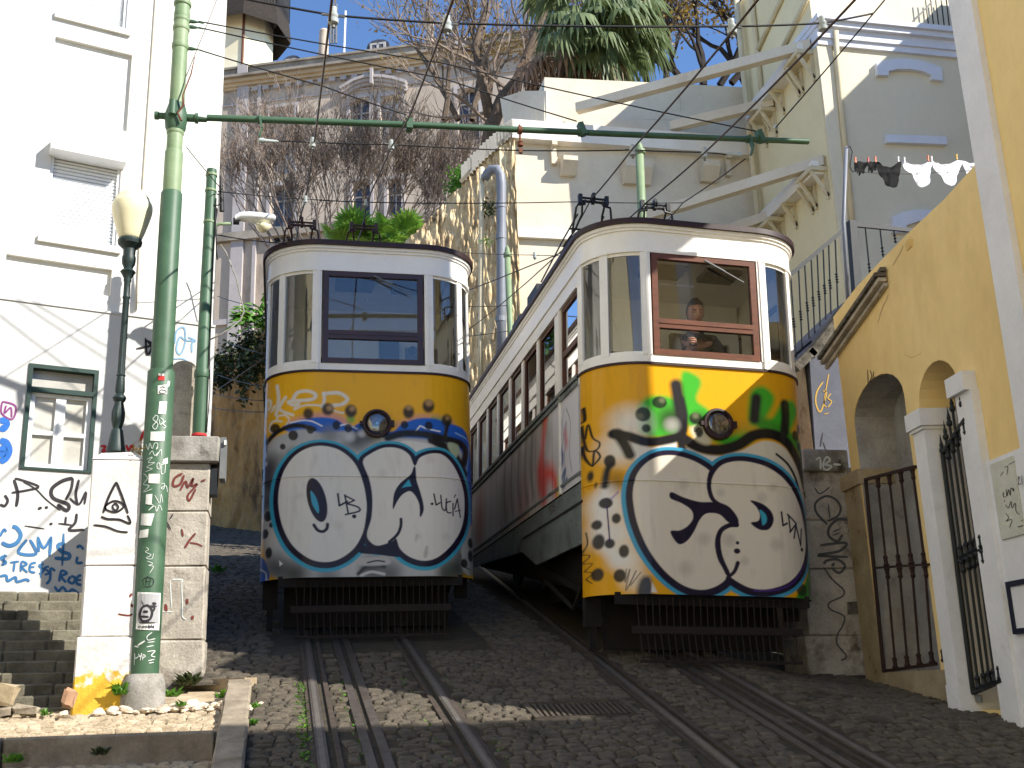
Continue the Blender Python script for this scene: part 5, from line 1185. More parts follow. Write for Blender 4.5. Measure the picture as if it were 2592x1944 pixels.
    for pl_ in (Oo, Ww): S([(a+2, b+10) for a, b in pl_], 84, NAVY, 4, closed=True)
    F([(850, 1290), (960, 1340), (1150, 1330), (1200, 1420), (1000, 1400), (860, 1380)], NAVY, 4)
    for pl_ in (Oo, Ww): F(pl_, WHT, 4)
    F([(1300, 640), (1272, 710), (1195, 780), (1145, 860), (1130, 950), (1132, 1012), (1165, 945), (1205, 888), (1262, 856), (1302, 885), (1335, 950), (1345, 1010), (1345, 1075), (1358, 1072), (1377, 1020), (1372, 950), (1348, 850), (1322, 760), (1314, 650)], NAVY, 3)
    F([(1258, 752), (1200, 828), (1240, 818), (1282, 812)], CYAN, 3, smooth=False)
    S([(1194, 1098), (1192, 1160), (1165, 1230), (1100, 1295)], 24, NAVY, 3)
    th = np.linspace(0, 2*math.pi, 20, endpoint=False); F([(530+78*math.cos(t)*math.cos(.17)-190*math.sin(t)*math.sin(-.17)*1.0, 935+78*math.cos(t)*math.sin(-.17)*-1+190*math.sin(t)*math.cos(.17)) for t in th], NAVY, 3)
    F([(482, 855), (525, 920), (546, 1000), (542, 1050), (500, 985), (484, 920)], CYAN, 3); S([(510, 1148), (540, 1192), (580, 1204), (610, 1180), (616, 1142)], 25, NAVY, 3)
    for q, wd in (([(693, 882), (706, 984), (768, 948)], 16), ([(748, 892), (776, 1050)], 14), ([(748, 896), (824, 938), (765, 966)], 13), ([(765, 966), (850, 995), (862, 1030), (755, 1060)], 14), ([(1462, 880), (1480, 976), (1512, 956)], 13), ([(1520, 892), (1530, 1000), (1558, 1018), (1568, 922)], 12), ([(1605, 945), (1568, 962), (1572, 1036), (1606, 1044)], 12), ([(1626, 962), (1624, 1070)], 12), ([(1638, 908), (1652, 886)], 9), ([(1640, 1012), (1666, 922), (1692, 1082)], 12), ([(1645, 1032), (1692, 1022)], 9)): S(q, wd, NAVY, 2.5, smooth=len(q) > 3)
    Dd(823, 1075, 17, NAVY, 2.5); Dd(1446, 966, 12, NAVY, 2.5)
    for q in ((1430, 570, 60), (1390, 1390, 40), (1330, 1250, 40), (400, 900, 50), (1050, 700, 60), (1560, 1250, 50), (700, 1150, 60)): Fo(*q, (170, 160, 150), .25)
    S([(1400, 1340), (1385, 1420)], 22, (130, 124, 116), 10, .5); S([(1318, 1235), (1310, 1290)], 10, (130, 124, 116), 6, .5)
    return p
def art_right(x, z):
    c = (np.clip((np.abs(x)-.5)/.53, 0, 1))**2
    top, bot = 70+48*c, 1550+8*c
    py = bot-(z-ZB)/(ZBELT-ZB)*(bot-top); k = (py-100)/1455.
    l, r = 66+62*k, 1470+84*k
    p = Paint(l+(x+1.03)/2.06*(r-l), py, (220, 160, 18)); S, F, Dd, Fo = p.stroke, p.fill, p.disc, p.fog
    gn = (64, 168, 44)
    for q in ([(600, 110), (690, 120), (728, 180), (700, 290), (780, 360), (800, 460), (640, 470), (600, 300)], [(330, 470), (335, 370), (400, 290), (520, 280), (600, 340), (620, 500), (480, 560), (360, 540)], [(1060, 190), (1130, 175), (1195, 240), (1170, 330), (1110, 420), (1030, 440), (1030, 260)], [(1240, 290), (1340, 250), (1395, 300), (1370, 380), (1300, 470), (1200, 460), (1090, 420), (1180, 380)]): F(q, gn, 20)
    S([(1110, 430), (1250, 480), (1400, 560), (1470, 660)], 90, (60, 140, 40), 24); S([(800, 500), (900, 560), (1010, 520)], 90, gn, 26); Fo(1010, 470, 90, (190, 150, 50), .6)
    for q in ((300, 470, 170, .9), (250, 640, 160, .9), (210, 1000, 150, .95), (240, 1180, 170, .95), (300, 1340, 130, .9), (340, 1460, 110, .7)): Fo(q[0], q[1], q[2], (226, 222, 214), q[3])
    S([(195, 900), (170, 1000), (180, 1200), (260, 1350)], 70, (224, 220, 216), 26, .9)
    for q in ((540, 440, 130, .9), (240, 850, 90, .5), (1440, 700, 140, .8), (720, 430, 90, .6)): Fo(q[0], q[1], q[2], (40, 36, 30), q[3])
    F([(310, 600), (420, 625), (520, 590), (575, 575), (580, 650), (640, 610), (740, 650), (880, 670), (780, 760), (560, 700), (400, 720), (320, 700)], (216, 210, 200), 6)
    F([(870, 650), (990, 610), (1120, 545), (1250, 570), (1340, 660), (1400, 760), (1480, 980), (1300, 800), (1000, 690)], (204, 196, 180), 6)
    S([(215, 545), (290, 560), (390, 590), (500, 575), (600, 530), (610, 420), (590, 300)], 62, BLK, 9); S([(232, 540), (270, 610), (300, 680)], 60, (34, 32, 32), 12); S([(566, 200), (580, 290), (600, 400)], 78, (40, 38, 40), 16); S([(600, 560), (610, 640)], 52, BLK, 9)
    S([(620, 560), (720, 610), (840, 620), (960, 580), (1060, 510), (1170, 495), (1280, 540), (1370, 640), (1440, 760), (1490, 900), (1510, 1080)], 72, BLK, 10); S([(1480, 780), (1520, 960), (1530, 1130)], 60, (28, 26, 28), 16)
    S([(1076, 255), (1062, 400)], 66, (40, 40, 42), 14); S([(1276, 285), (1280, 370), (1270, 470)], 72, (30, 32, 28), 12)
    S([(1206, 628), (1290, 690), (1350, 770), (1382, 850)], 15, BLK, 3, taper=1.6)
    Fo(545, 470, 70, (170, 165, 160), .8); F([(660, 480), (760, 470), (790, 560), (760, 590), (690, 560)], (204, 198, 170), 14)
    for q in ((368, 410, 44, 48), (465, 325, 46, 40), (388, 502, 26, 28), (712, 508, 26, 36), (690, 418, 40, 38), (1370, 490, 34, 36), (1408, 560, 22, 30), (1415, 440, 20, 34), (1440, 600, 16, 24)): Dd(q[0], q[1], q[2], (30, 30, 26), 6, .92, q[3])
    for q in ((480, 310, 18), (350, 425, 20), (690, 400, 20)): Dd(*q, (120, 120, 90), 9, .7)
    for q in ((190, 988, 32, 34), (242, 1086, 22, 32), (155, 1122, 22, 30), (166, 1228, 26, 48), (215, 1242, 24, 30), (168, 1430, 26, 40), (268, 1440, 30, 40), (200, 720, 28, 40), (285, 1290, 26, 40), (120, 808, 12, 34), (142, 870, 6, 16)): Dd(q[0], q[1], q[2], (36, 34, 34), 5, .95, q[3])
    S([(195, 1010), (205, 1120), (215, 1230)], 7, (60, 30, 90), 2); S([(180, 880), (190, 780), (210, 740)], 34, (40, 38, 34), 10); S([(215, 960), (245, 920)], 9, (120, 80, 180), 5, .7)
    F([(1460, 1180), (1570, 1180), (1570, 1560), (1340, 1560), (1420, 1450), (1470, 1340)], (52, 140, 40), 8)
    for q in ((1500, 1360, 26, 50), (1480, 1490, 24, 60), (1385, 1500, 46, 40), (1500, 1260, 14, 40), (1545, 1420, 10, 40)): Dd(q[0], q[1], q[2], (30, 40, 30), 8, .9, q[3])
    S([(300, 1400), (295, 1480), (318, 1400), (300, 1530), (350, 1410), (320, 1500), (375, 1420)], 5, (70, 66, 66), 3); F([(375, 1460), (430, 1450), (440, 1560), (360, 1560)], (60, 60, 64), 14); F([(440, 1480), (470, 1540), (435, 1540)], (214, 210, 206), 5, smooth=False)
    S([(82, 350), (88, 430), (78, 440)], 12, BLK, 3); S([(82, 465), (92, 560), (100, 470), (120, 560), (150, 600), (140, 640), (105, 640), (90, 560)], 9, BLK, 3); S([(88, 600), (100, 690), (125, 740), (130, 650), (155, 690), (125, 745)], 10, BLK, 3); S([(118, 1160), (125, 1230), (115, 1290), (135, 1310), (118, 1350), (145, 1360), (125, 1400), (150, 1420), (130, 1450), (148, 1480)], 4.5, (40, 34, 30), 2)
    E_ = [(400, 722), (470, 682), (560, 672), (650, 690), (730, 726), (786, 775), (770, 850), (790, 930), (830, 975), (900, 1020), (945, 1080), (900, 1100), (840, 1140), (815, 1220), (835, 1330), (890, 1425), (830, 1490), (730, 1518), (620, 1490), (505, 1400), (412, 1270), (352, 1120), (325, 980), (325, 880), (348, 790)]
    D_ = [(800, 800), (850, 725), (930, 692), (1030, 690), (1150, 722), (1270, 802), (1370, 930), (1430, 1080), (1440, 1220), (1390, 1350), (1290, 1450), (1160, 1500), (1050, 1502), (960, 1465), (895, 1412), (850, 1310), (836, 1210), (852, 1145), (900, 1110), (950, 1104), (943, 1060), (895, 990), (825, 960), (792, 880)]
    for pl_ in (E_, D_): S([(a+2, b+8) for a, b in pl_], 126, (62, 150, 186), 3.5, closed=True)
    for pl_ in (E_, D_): S([(a+3, b+6) for a, b in pl_], 80, NAVY, 3.5, closed=True)
    S([(1060, 1515), (1200, 1505), (1320, 1450), (1420, 1330)], 12, (70, 40, 120), 4)
    for pl_ in (E_, D_): F(pl_, (218, 208, 192), 3.5)
    S([(895, 1412), (850, 1310), (836, 1210), (852, 1145), (900, 1110), (950, 1104)], 30, NAVY, 3); S([(786, 775), (775, 850), (792, 930), (830, 970), (895, 1000), (943, 1060), (950, 1104)], 26, NAVY, 3)
    F([(545, 910), (620, 940), (720, 965), (815, 965), (880, 1000), (945, 1070), (948, 1104), (900, 1092), (840, 1040), (765, 1038), (722, 1080), (690, 1150), (650, 1212), (600, 1240), (562, 1205), (545, 1158), (600, 1152), (650, 1120), (680, 1070), (668, 1020), (610, 980), (540, 950)], NAVY, 3)
    F([(1035, 942), (1110, 960), (1168, 1010), (1182, 1070), (1150, 1125), (1090, 1128), (1038, 1088), (1085, 1072), (1094, 1030), (1074, 985)], NAVY, 3); F([(1094, 1000), (1132, 1030), (1138, 1075), (1112, 1100), (1104, 1050)], CYAN, 3)
    for q, wd in (([(1236, 1010), (1246, 1096), (1276, 1080)], 13), ([(1288, 1030), (1300, 1132)], 12), ([(1280, 1022), (1350, 1078), (1296, 1136)], 12), ([(1328, 1172), (1346, 1088), (1386, 1218), (1396, 1110)], 13)): S(q, wd, NAVY, 2.5, smooth=False)
    Dd(1396, 1242, 13, NAVY, 2.5); Dd(955, 1218, 11, NAVY, 2.5); Dd(952, 1270, 20, NAVY, 2.5, 1, 17); S([(957, 1345), (935, 1400), (892, 1440)], 26, NAVY, 3, taper=.7)
    for q in ((620, 860, 50), (1110, 920, 50), (1200, 1220, 60), (1180, 850, 40), (900, 1200, 60), (640, 1390, 70), (1000, 1330, 40), (850, 900, 40), (750, 1200, 60)): Fo(*q, (140, 134, 128), .35)
    return p
def side_left(y, z): 
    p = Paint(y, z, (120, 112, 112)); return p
def side_right(y, z):
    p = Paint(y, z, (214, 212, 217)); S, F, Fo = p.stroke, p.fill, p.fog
    F([(1.3, 1.5), (7, 1.5), (7, 2.6), (2.6, 2.6)], (192, 184, 184), .3)
    for q in ((2.4, 2.35, .5, (140, 128, 128), .7), (3.2, 2.2, .6, (160, 150, 150), .6), (2.0, 1.9, .35, (150, 60, 50), .8), (2.9, 1.75, .5, (170, 120, 120), .7), (1.75, 2.3, .25, (150, 150, 146), .7), (3.9, 1.9, .6, (130, 116, 116), .7), (1.9, 2.48, .25, (120, 126, 60), .8), (5.6, 2.0, .6, (160, 40, 30), .9)): Fo(*q[:4], q[4])
    S([(1.85, 2.5), (2.0, 2.0), (1.55, 1.85), (1.35, 1.6)], .16, (226, 66, 50), .08, .95); S([(2.1, 2.0), (1.9, 1.7)], .2, (214, 54, 44), .1, .9); S([(1.35, 1.62), (1.3, 1.75)], .1, (190, 200, 90), .03, .8)
    for k, y0 in enumerate((2.45, 2.75, 3.1, 3.5, 3.9)): S([(y0, 2.45), (y0+.05, 2.1), (y0-.05, 1.8)], .12, (70, 64, 66), .06, .7)
    S([(1.0, 2.38), (.85, 2.2), (.9, 1.95), (.82, 1.75)], .014, (70, 70, 110), .008); S([(1.1, 2.4), (1.2, 2.1), (1.25, 1.8)], .012, (70, 70, 110), .008)
    S([(1.22, 2.3), (1.25, 2.1), (1.15, 1.95), (1.22, 1.85)], .07, (40, 64, 130), .02); S([(1.05, 2.15), (1.0, 2.05)], .08, (210, 110, 120), .06); S([(1.24, 1.72), (1.05, 1.8), (1.15, 1.66), (1.0, 1.7)], .05, (44, 80, 130), .015); S([(1.2, 2.0), (1.0, 2.25), (1.1, 1.85)], .016, (60, 70, 120), .008)
    return p
YL0, YR0 = 10.25, 8.60
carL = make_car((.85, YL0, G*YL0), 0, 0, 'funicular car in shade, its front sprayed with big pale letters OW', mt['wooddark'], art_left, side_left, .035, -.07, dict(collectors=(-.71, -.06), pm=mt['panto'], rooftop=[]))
carR = make_car((3.55, YR0, G*YR0-.005), 0, math.radians(2.1), 'funicular car nearer the viewer with driver inside, green-topped graffiti letters ED', mt['woodwarm'], art_right, side_right, .06, -.28, dict(collectors=(-.86, -.24), pm=mt['pantoblack'], rooftop=[(-.85, 3.0, .5, .5, .42), (-.85, 3.9, .5, .5, .36)]))
# ================================================================== THE DRIVER
def skin_mesh(verts, edges, radii, levels=2):
    me = bpy.data.meshes.new('tmp'); me.from_pydata([tuple(v) for v in verts], edges, []); ob = bpy.data.objects.new('tmp', me); COL.objects.link(ob)
    ob.modifiers.new('s', 'SKIN'); sv = me.skin_vertices[0].data
    for i, r_ in enumerate(radii): sv[i].radius = r_ if isinstance(r_, tuple) else (r_, r_)
    sv[0].use_root = True
    sb_ = ob.modifiers.new('d', 'SUBSURF'); sb_.levels = levels; sb_.render_levels = levels
    dg = bpy.context.evaluated_depsgraph_get(); ev = ob.evaluated_get(dg); m2 = ev.to_mesh()
    vs = [tuple(v.co) for v in m2.vertices]; fs = [tuple(p.vertices) for p in m2.polygons]; ev.to_mesh_clear()
    bpy.data.objects.remove(ob); bpy.data.meshes.remove(me); return vs, fs
FH = at_y(1502, 676, 9.05); FX, FY, FZ = FH.x, FH.y, FH.z       # middle of the head
zf = 3.67
def head_geo(s_=1.):
    mb = MB(); nu, nv = 28, 22
    for j in range(nv+1):
        ph = math.pi*j/nv
        for i in range(nu):
            th = 2*math.pi*i/nu; x, y, z = math.sin(ph)*math.cos(th), -math.sin(ph)*math.sin(th), math.cos(ph)
            X_, Y_, Z_ = x*.076, y*.096, z*.118
            if z < 0: X_ *= 1-.28*z*z; Y_ *= 1-.10*z*z
            if y < 0:   # face side
                g_ = lambda cx, cz, sx, sz: math.exp(-((X_-cx)/sx)**2-((Z_-cz)/sz)**2)
                k = max(0, -y)
                Y_ -= k*(.024*g_(0, -.028, .012, .02)+.012*g_(0, -.005, .009, .03)+.010*g_(0, -.062, .024, .010)+.012*g_(0, -.098, .024, .016)+.006*g_(.03, .02, .03, .008)+.006*g_(-.03, .02, .03, .008))
                Y_ += k*(.012*g_(.03, .003, .016, .012)+.012*g_(-.03, .003, .016, .012)+.004*g_(0, -.075, .03, .004))
            mb.v.append((X_, Y_, Z_))
    for j in range(nv):
        for i in range(nu): mb.f.append((j*nu+i, j*nu+(i+1) % nu, (j+1)*nu+(i+1) % nu, (j+1)*nu+i))
    for sg in (-1, 1):   # ears
        b = len(mb.v); ring = [(sg*.074, .0, .025), (sg*.088, .012, .03), (sg*.09, .02, .005), (sg*.082, .01, -.03), (sg*.072, -.004, -.025), (sg*.07, .02, 0)]
        mb.v += ring; mb.f += [(b, b+1, b+2, b+3, b+4), (b+5, b+1, b), (b+5, b+2, b+1), (b+5, b+3, b+2), (b+5, b+4, b+3)]
    return mb
Rh = Matrix.Rotation(math.radians(-8), 4, 'Z') @ Matrix.Rotation(math.radians(16), 4, 'X')
def hp(p): return tuple(Rh @ V(p)+V((FX, FY, FZ)))
sh = FZ-.27
hx, hy, hz = at_y(1494, 742, 8.8)
J = [(FX, FY+.06, zf+.86), (FX, FY+.08, zf+1.05), (FX, FY+.07, sh-.05), (FX, FY+.05, sh+.06), (FX, FY+.02, sh+.15),
     (FX+.18, FY+.06, sh), (FX+.25, FY-.04, sh-.24), (FX+.16, FY-.14, sh-.48),
     (FX-.18, FY+.06, sh), (FX-.25, FY-.02, sh-.25), (hx-.04, hy+.08, hz-.10), (hx-.012, hy+.015, hz-.03),
     (FX+.1, FY+.07, zf+.8), (FX+.11, FY+.04, zf+.45), (FX+.11, FY+.08, zf+.08), (FX+.12, FY-.08, zf+.03),
     (FX-.1, FY+.07, zf+.8), (FX-.11, FY+.04, zf+.45), (FX-.11, FY+.08, zf+.08), (FX-.12, FY-.08, zf+.03)]
Ed = [(0, 1), (1, 2), (2, 3), (3, 4), (2, 5), (5, 6), (6, 7), (2, 8), (8, 9), (9, 10), (10, 11), (0, 12), (12, 13), (13, 14), (14, 15), (0, 16), (16, 17), (17, 18), (18, 19)]
Rr = [.06, .06, .055, .05, .05, .02, .02, .024, .02, .02, .024, .03, .08, .055, .04, .035, .08, .055, .04, .035]
vs_, fs_ = skin_mesh(J, Ed, Rr)
bd = MB(); bd.add(vs_, fs_); h_ = head_geo(); bd.add([hp(v) for v in h_.v], h_.f)
# right hand: palm and five curled fingers round the phone
pc = V((hx, hy, hz))
bd.tube([pc+V((-.012, .03, -.05)), pc+V((-.012, .012, -.02)), pc+V((-.008, .004, .005))], [.02, .026, .024], 8)
for k in range(4):
    z0 = -.022+k*.019; l = (.85, 1, 1.05, .95)[k]
    bd.tube([pc+V((-.03, .0, z0)), pc+V((-.035, -.022*l, z0+.004)), pc+V((-.015, -.036*l, z0+.006)), pc+V((.014*l, -.036, z0+.006)), pc+V((.026*l, -.028, z0+.005))], [.0095, .0095, .009, .008, .006], 7)
bd.tube([pc+V((.012, .012, -.02)), pc+V((.032, 0, .0)), pc+V((.036, -.012, .026)), pc+V((.03, -.018, .042))], [.011, .011, .0095, .007], 7)
lc = V((FX+.14, FY-.17, sh-.52))
for k in range(4): bd.tube([lc+V((.01, .02, -.02+.018*k)), lc+V((-.01, -.03, -.02+.018*k)), lc+V((-.045, -.03, -.018+.018*k)), lc+V((-.06, -.01, -.02+.018*k))], [.01, .0095, .009, .007], 7)
bd.tube([lc+V((.0, .01, .04)), lc+V((-.02, -.01, .062)), lc+V((-.045, -.015, .066))], [.011, .01, .007], 7)
pr_ = bd.build('person', mt['skin'], smooth=True); tag(pr_, 'dark-haired person in a dark jacket looking down at a phone inside the car', 'person')
jk = list(range(0, 3))+[5, 6, 7, 8, 9, 10]; mp_ = {k: i for i, k in enumerate(jk)}
vs_, fs_ = skin_mesh([J[k] if k not in (7, 10) else tuple(V(J[k])*.92+V(J[k-1])*.08) for k in jk], [(mp_[a], mp_[b]) for a, b in Ed if a in mp_ and b in mp_], [(.17, .125), (.18, .13), (.185, .135), .085, .068, .05, .085, .068, .05])
mb = MB(); mb.add(vs_, fs_); mb.tube([(FX, FY+.05, sh+.0), (FX, FY+.045, sh+.075), (FX, FY+.03, sh+.1)], [.1, .082, .078], 16, cap=False); mb.build('jacket', mt['jacket'], pr_, smooth=True)
tk = [0, 12, 13, 14, 16, 17, 18]; mp_ = {k: i for i, k in enumerate(tk)}
vs_, fs_ = skin_mesh([J[k] for k in tk], [(mp_[a], mp_[b]) for a, b in Ed if a in mp_ and b in mp_], [(.16, .12), .095, .075, .06, .095, .075, .06]); mb = MB(); mb.add(vs_, fs_); mb.build('trousers', mt['trousers'], pr_, smooth=True)
hr = MB(); nu, nv = 30, 14
for j in range(nv+1):
    for i in range(nu):
        th = 2*math.pi*i/nu; fr_ = -math.sin(th); lim = 1.02 if fr_ < -.1 else 1.9+.25*min(1, fr_)
        if -.1 > fr_: lim = 1.02+.5*max(0, (.5+fr_))
        ph = lim*j/nv; wob = 1+.05*math.sin(7*th+3*ph)+.04*math.sin(13*th)
        x, y, z = math.sin(ph)*math.cos(th), -math.sin(ph)*math.sin(th), math.cos(ph)
        hr.v.append(hp((x*.084*wob, -(-y)*.106*wob if True else 0, z*.13*wob+.004)))
for j in range(nv):
    for i in range(nu): hr.f.append((j*nu+i, j*nu+(i+1) % nu, (j+1)*nu+(i+1) % nu, (j+1)*nu+i))
hr.build('hair', mt['hair'], pr_, smooth=True)
mb = MB()
for sg in (-1, 1):
    mb.tube([hp((sg*.045, -.082, .022)), hp((sg*.03, -.094, .027)), hp((sg*.014, -.096, .022))], [.003, .005, .004], 5)
    mb.tube([hp((sg*.042, -.081, .002)), hp((sg*.03, -.0865, -.001)), hp((sg*.017, -.086, .001))], [.002, .0035, .002], 5)
mb.build('brows_and_lids', mt['hair'], pr_)
mb = MB(); mb.tube([hp((-.022, -.094, -.066)), hp((0, -.1, -.064)), hp((.022, -.094, -.066))], [.002, .0045, .002], 6); mb.build('lips', M('lips', (168, 100, 88)), pr_)
ph_ = MB(); ph_.obox(pc+V((.0, -.014, .03)), (V((1, 0, 0)), V((0, 1, -.35)).normalized(), V((0, .35, 1)).normalized()), (.033, .005, .066)); o = ph_.build('phone', mt['phone']); tag(o, 'black mobile phone held in the hand of the person in the car', 'phone')
# ================================================================== RIGHT SIDE: yellow house, gates, pillars, stair railing
YW = Pl((5.07, 8.9), 8)
def W(x, y): return YW.uv(x, y)
def Wp(u, z, o): return YW.pt(u, z, o)
yh = thing('yellow_house', YW.pt(-2, 1.4), 'yellow stuccoed house with white pilaster, dado and two arched openings', 'house')
upil, upr = W(2137, 469)[0], W(2190, 469)[0]
ufar = W(1825, 900)[0]
usl = W(2125, 335)
a1 = [W(1870, 1455), W(1852, 1200)]+[W(*p) for p in ((1843, 901), (1862, 849), (1881, 818), (1906, 807), (1930, 818), (1946, 846), (1958, 901))]
ua, ub = W(1843, 901)[0], W(1962, 920)[0]
ug0, ug1 = W(1989, 901)[0], W(2095, 1000)[0]
zA1, zA2 = W(1900, 807)[1], W(2035, 770)[1]
def arch(u0, u1, zb, zspring, ztop, n=9):
    cx, r_ = (u0+u1)/2, abs(u1-u0)/2
    top = [(cx-r_*math.cos(t), zspring+(ztop-zspring)*math.sin(t)) for t in np.linspace(0, math.pi, n)]
    lo_, hi_ = min(u0, u1), max(u0, u1); return [(hi_, zb), (lo_, zb)]+top
gz1 = W(1905, 1452)[1]
A1 = arch(ua, ub, 1.5, W(1843, 920)[1], zA1, 13); A2 = arch(ug0, ug1, 1.45, W(1990, 880)[1], zA2, 13)
znear = min(W(2230, 10)[0], W(2230, 900)[0])-.0
ZDAD = W(2134, 1000)[1]
low_top = [W(1816, 670), W(1850, 620), W(1900, 566), W(1960, 505), W(2040, 430), usl]
outer = [(ufar, 1.3), (ufar, W(1825, 900)[1])]+[(ufar, low_top[0][1]-.02)]+low_top+[(upil+.0, usl[1]), (upil, 11), (znear, 11), (znear, 1.0), (ufar, 1.0)]
outer = [(ufar, 1.0), (ufar, low_top[0][1])]+low_top[1:]+[(upil+.02, usl[1]+.05), (upil+.02, 6.8), (znear, 6.8), (znear, 1.0)]
mb = MB(); mb.plate(outer, [A1, A2], Wp, .32); mb.build('wall', mt['yellow'], yh)
mb = MB(); fbox(mb, YW, upr, ZDAD-.3, upil, 6.78, .0, .045); mb.build('pilaster', mt['whitest'], yh)
mb = MB(); mb.plate([(W(2135, 1000)[0], 1.0), (W(2135, 1000)[0], ZDAD), (znear, ZDAD), (znear, 1.0)], [], lambda u, z, o: YW.pt(u, z, o+.03), .03); mb.build('dado', mt['whitest'], yh)
# house mass behind the wall, with unseen parts added to cut the sun
mb = MB(); c0 = YW.pt((upil+znear)/2, 3.9, -.64); mb.obox(c0, (YW.u, YW.n, (0, 0, 1)), ((upil-znear)/2-.03, .31, 2.88)); mb.build('house_body', mt['yellow'], yh); mb = MB(); mb.obox(YW.pt(-3.235, 4.6, -1.4), (YW.u, YW.n, (0, 0, 1)), (.455, .43, 4.6)); mb.obox(YW.pt(-3.235, 11.6, -1.84), (YW.u, YW.n, (0, 0, 1)), (.455, .87, 2.4)); mb.build('added_shade_block', mt['yellow'], yh)  # the two tall set-back boxes are unseen, added to shade the left car
hb_ = [(-2.04, 0), (-2.04, 6.35), (-3.6, 7.75), (-6.0, 5.6), (-6.0, 0)]; mb = MB()
for u_ in (znear+.05, upil-.05): mb.v += [tuple(YW.pt(u_, z, o_)) for o_, z in hb_]
mb.f = [(0, 1, 2, 3, 4), (9, 8, 7, 6, 5)]+[(k, (k+1) % 5, 5+(k+1) % 5, 5+k) for k in range(5)]; mb.build('rear_shade_wing', mt['yellow'], yh)  # unseen wing, its roof pitched to cast the slanting shade edge
mb = MB()
for (p, q) in zip(A1, A1[1:]+A1[:1]):
    k_ = .995; cxa = (ua+ub)/2; f_ = lambda r, o: Wp(cxa+(r[0]-cxa)*.985, r[1]-.008, o)
    mb.add([f_(p, -.004), f_(q, -.004), f_(q, -.36), f_(p, -.36)], [(0, 1, 2, 3)])
mb.build('niche_lining', mt['roughst'], yh)
mb = MB(); fbox(mb, YW, ub-.3, 1.2, ua+.6, zA1+.2, -.62, -.36); mb.build('niche_back', mt['roughst'], yh)
mb = MB(); fbox(mb, YW, ug1-.6, 1.2, ug0+.3, zA2+.3, -1.6, -1.5); mb.build('passage_back', mt['yellow'], yh)
mb = MB(); fbox(mb, YW, ug0+.05, 1.2, ug0+.25, zA2+.2, -1.5, -.33); mb.build('passage_side', mt['yellow'], yh)
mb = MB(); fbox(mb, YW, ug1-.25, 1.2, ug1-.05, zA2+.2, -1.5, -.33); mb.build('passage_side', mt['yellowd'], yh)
# stained jamb stones of the first arch, its doorstep
uj0, uj1 = W(1842, 1200)[0], W(1878, 1200)[0]
mb = MB(); fbox(mb, YW, uj1, 1.4, uj0, W(1860, 1046)[1], -.3, .01); mb.build('jamb', mt['jamb'], yh)
mb = MB(); fbox(mb, YW, uj1-.03, W(1860, 1046)[1], uj0+.03, W(1860, 1012)[1], -.3, .03); mb.build('jamb_capital', mt['jamb'], yh)
mb = MB(); fbox(mb, YW, ub-.12, 1.3, ua+.02, gz1-.0, -.3, .02); mb.build('doorstep', mt['jamb'], yh)
# broken sloping cornice piece and stump on the slope
for k, (o0, o1, t) in enumerate(((0, .07, 0), (0, .13, .045), (0, .1, .09), (0, .05, .13))):
    p0, p1 = W(1790, 772+k*4), W(1918, 590+k*4); mb = MB(); a_, b_ = YW.pt(p0[0], p0[1], (o0+o1)/2), YW.pt(p1[0], p1[1], (o0+o1)/2)
    mb.bar(a_+V((0, 0, -.03*k+.04)), b_+V((0, 0, -.03*k+.04)), (o1-o0)*.7, .034); mb.build('cornice_strip', mt['moss'] if k < 2 else mt['stone'], yh)
pb_ = pebble(.12); mb = MB(); c = W(1962, 528); cc = YW.pt(*c, -.1); mb.add([V(v)*1.0+cc for v in pb_.v], pb_.f); mb.build('broken_stump', mt['yellow'], yh)
ribbons('house_number_mark', [([(1876, 832), (1875, 798)], 1.6), ([(1880, 800), (1884, 812), (1879, 826), (1886, 820), (1888, 802)], 1.6)], planehit(YW), mt['ink_black'], yh)
ribbons('wall_crack', [([(1897, 698), (1905, 670), (1914, 650), (1920, 636)], .9), ([(1929, 573), (1944, 548), (1952, 530)], 1.0), ([(1955, 765), (1970, 772), (1992, 762)], .7)], planehit(YW), mt['jamb'], yh)
# notice boards on the dado
bdo = thing('notice_board', YW.hit(2180, 1160), 'scribbled pale notice board on the white wall', 'notice board')
u0, z1 = W(2152, 1004); u1, z0 = W(2226, 1150); zb0 = W(2177, 1166)[1]
mb = MB(); fbox(mb, YW, u1, zb0, u0, z1, .031, .045); mb.build('panel', mt['boarddirty'], bdo)
DH = planehit(YW, .045)
def Z7(p): return [(1689.7+x/2.777, 938.7+y/2.777) for x, y in p]
ribbons('writing', [(Z7([(1415, 270), (1425, 250), (1420, 300), (1435, 290)]), 1.6), (Z7([(1440, 245), (1442, 300)]), 1.6), (Z7([(1330, 345), (1328, 370), (1345, 375)]), 1.5), (Z7([(1345, 325), (1350, 370), (1360, 330), (1370, 365), (1375, 320), (1390, 340), (1388, 320)]), 1.4), (Z7([(1333, 397), (1337, 399)]), 3.5), (Z7([(1340, 420), (1360, 440), (1375, 400), (1380, 440), (1400, 410), (1405, 460), (1425, 480)]), 1.2), (Z7([(1345, 470), (1360, 500), (1345, 520), (1380, 510), (1365, 560)]), 1.1), (Z7([(1335, 200), (1355, 190), (1350, 240)]), 1.2), (Z7([(1360, 180), (1400, 160)]), 1.3), (Z7([(1415, 555), (1450, 545)]), 2), (Z7([(1435, 520), (1450, 510)]), 1.4), (Z7([(1310, 250), (1330, 220)]), 1)], DH, mt['ink_black'], bdo, off=.003)
bd2 = thing('notice_board', YW.hit(2212, 1310), 'dark blue framed board at the picture edge on the white wall', 'notice board')
u0, z1 = W(2188, 1257); z0 = W(2206, 1370)[1]; u1 = u0-.5
mb = MB()
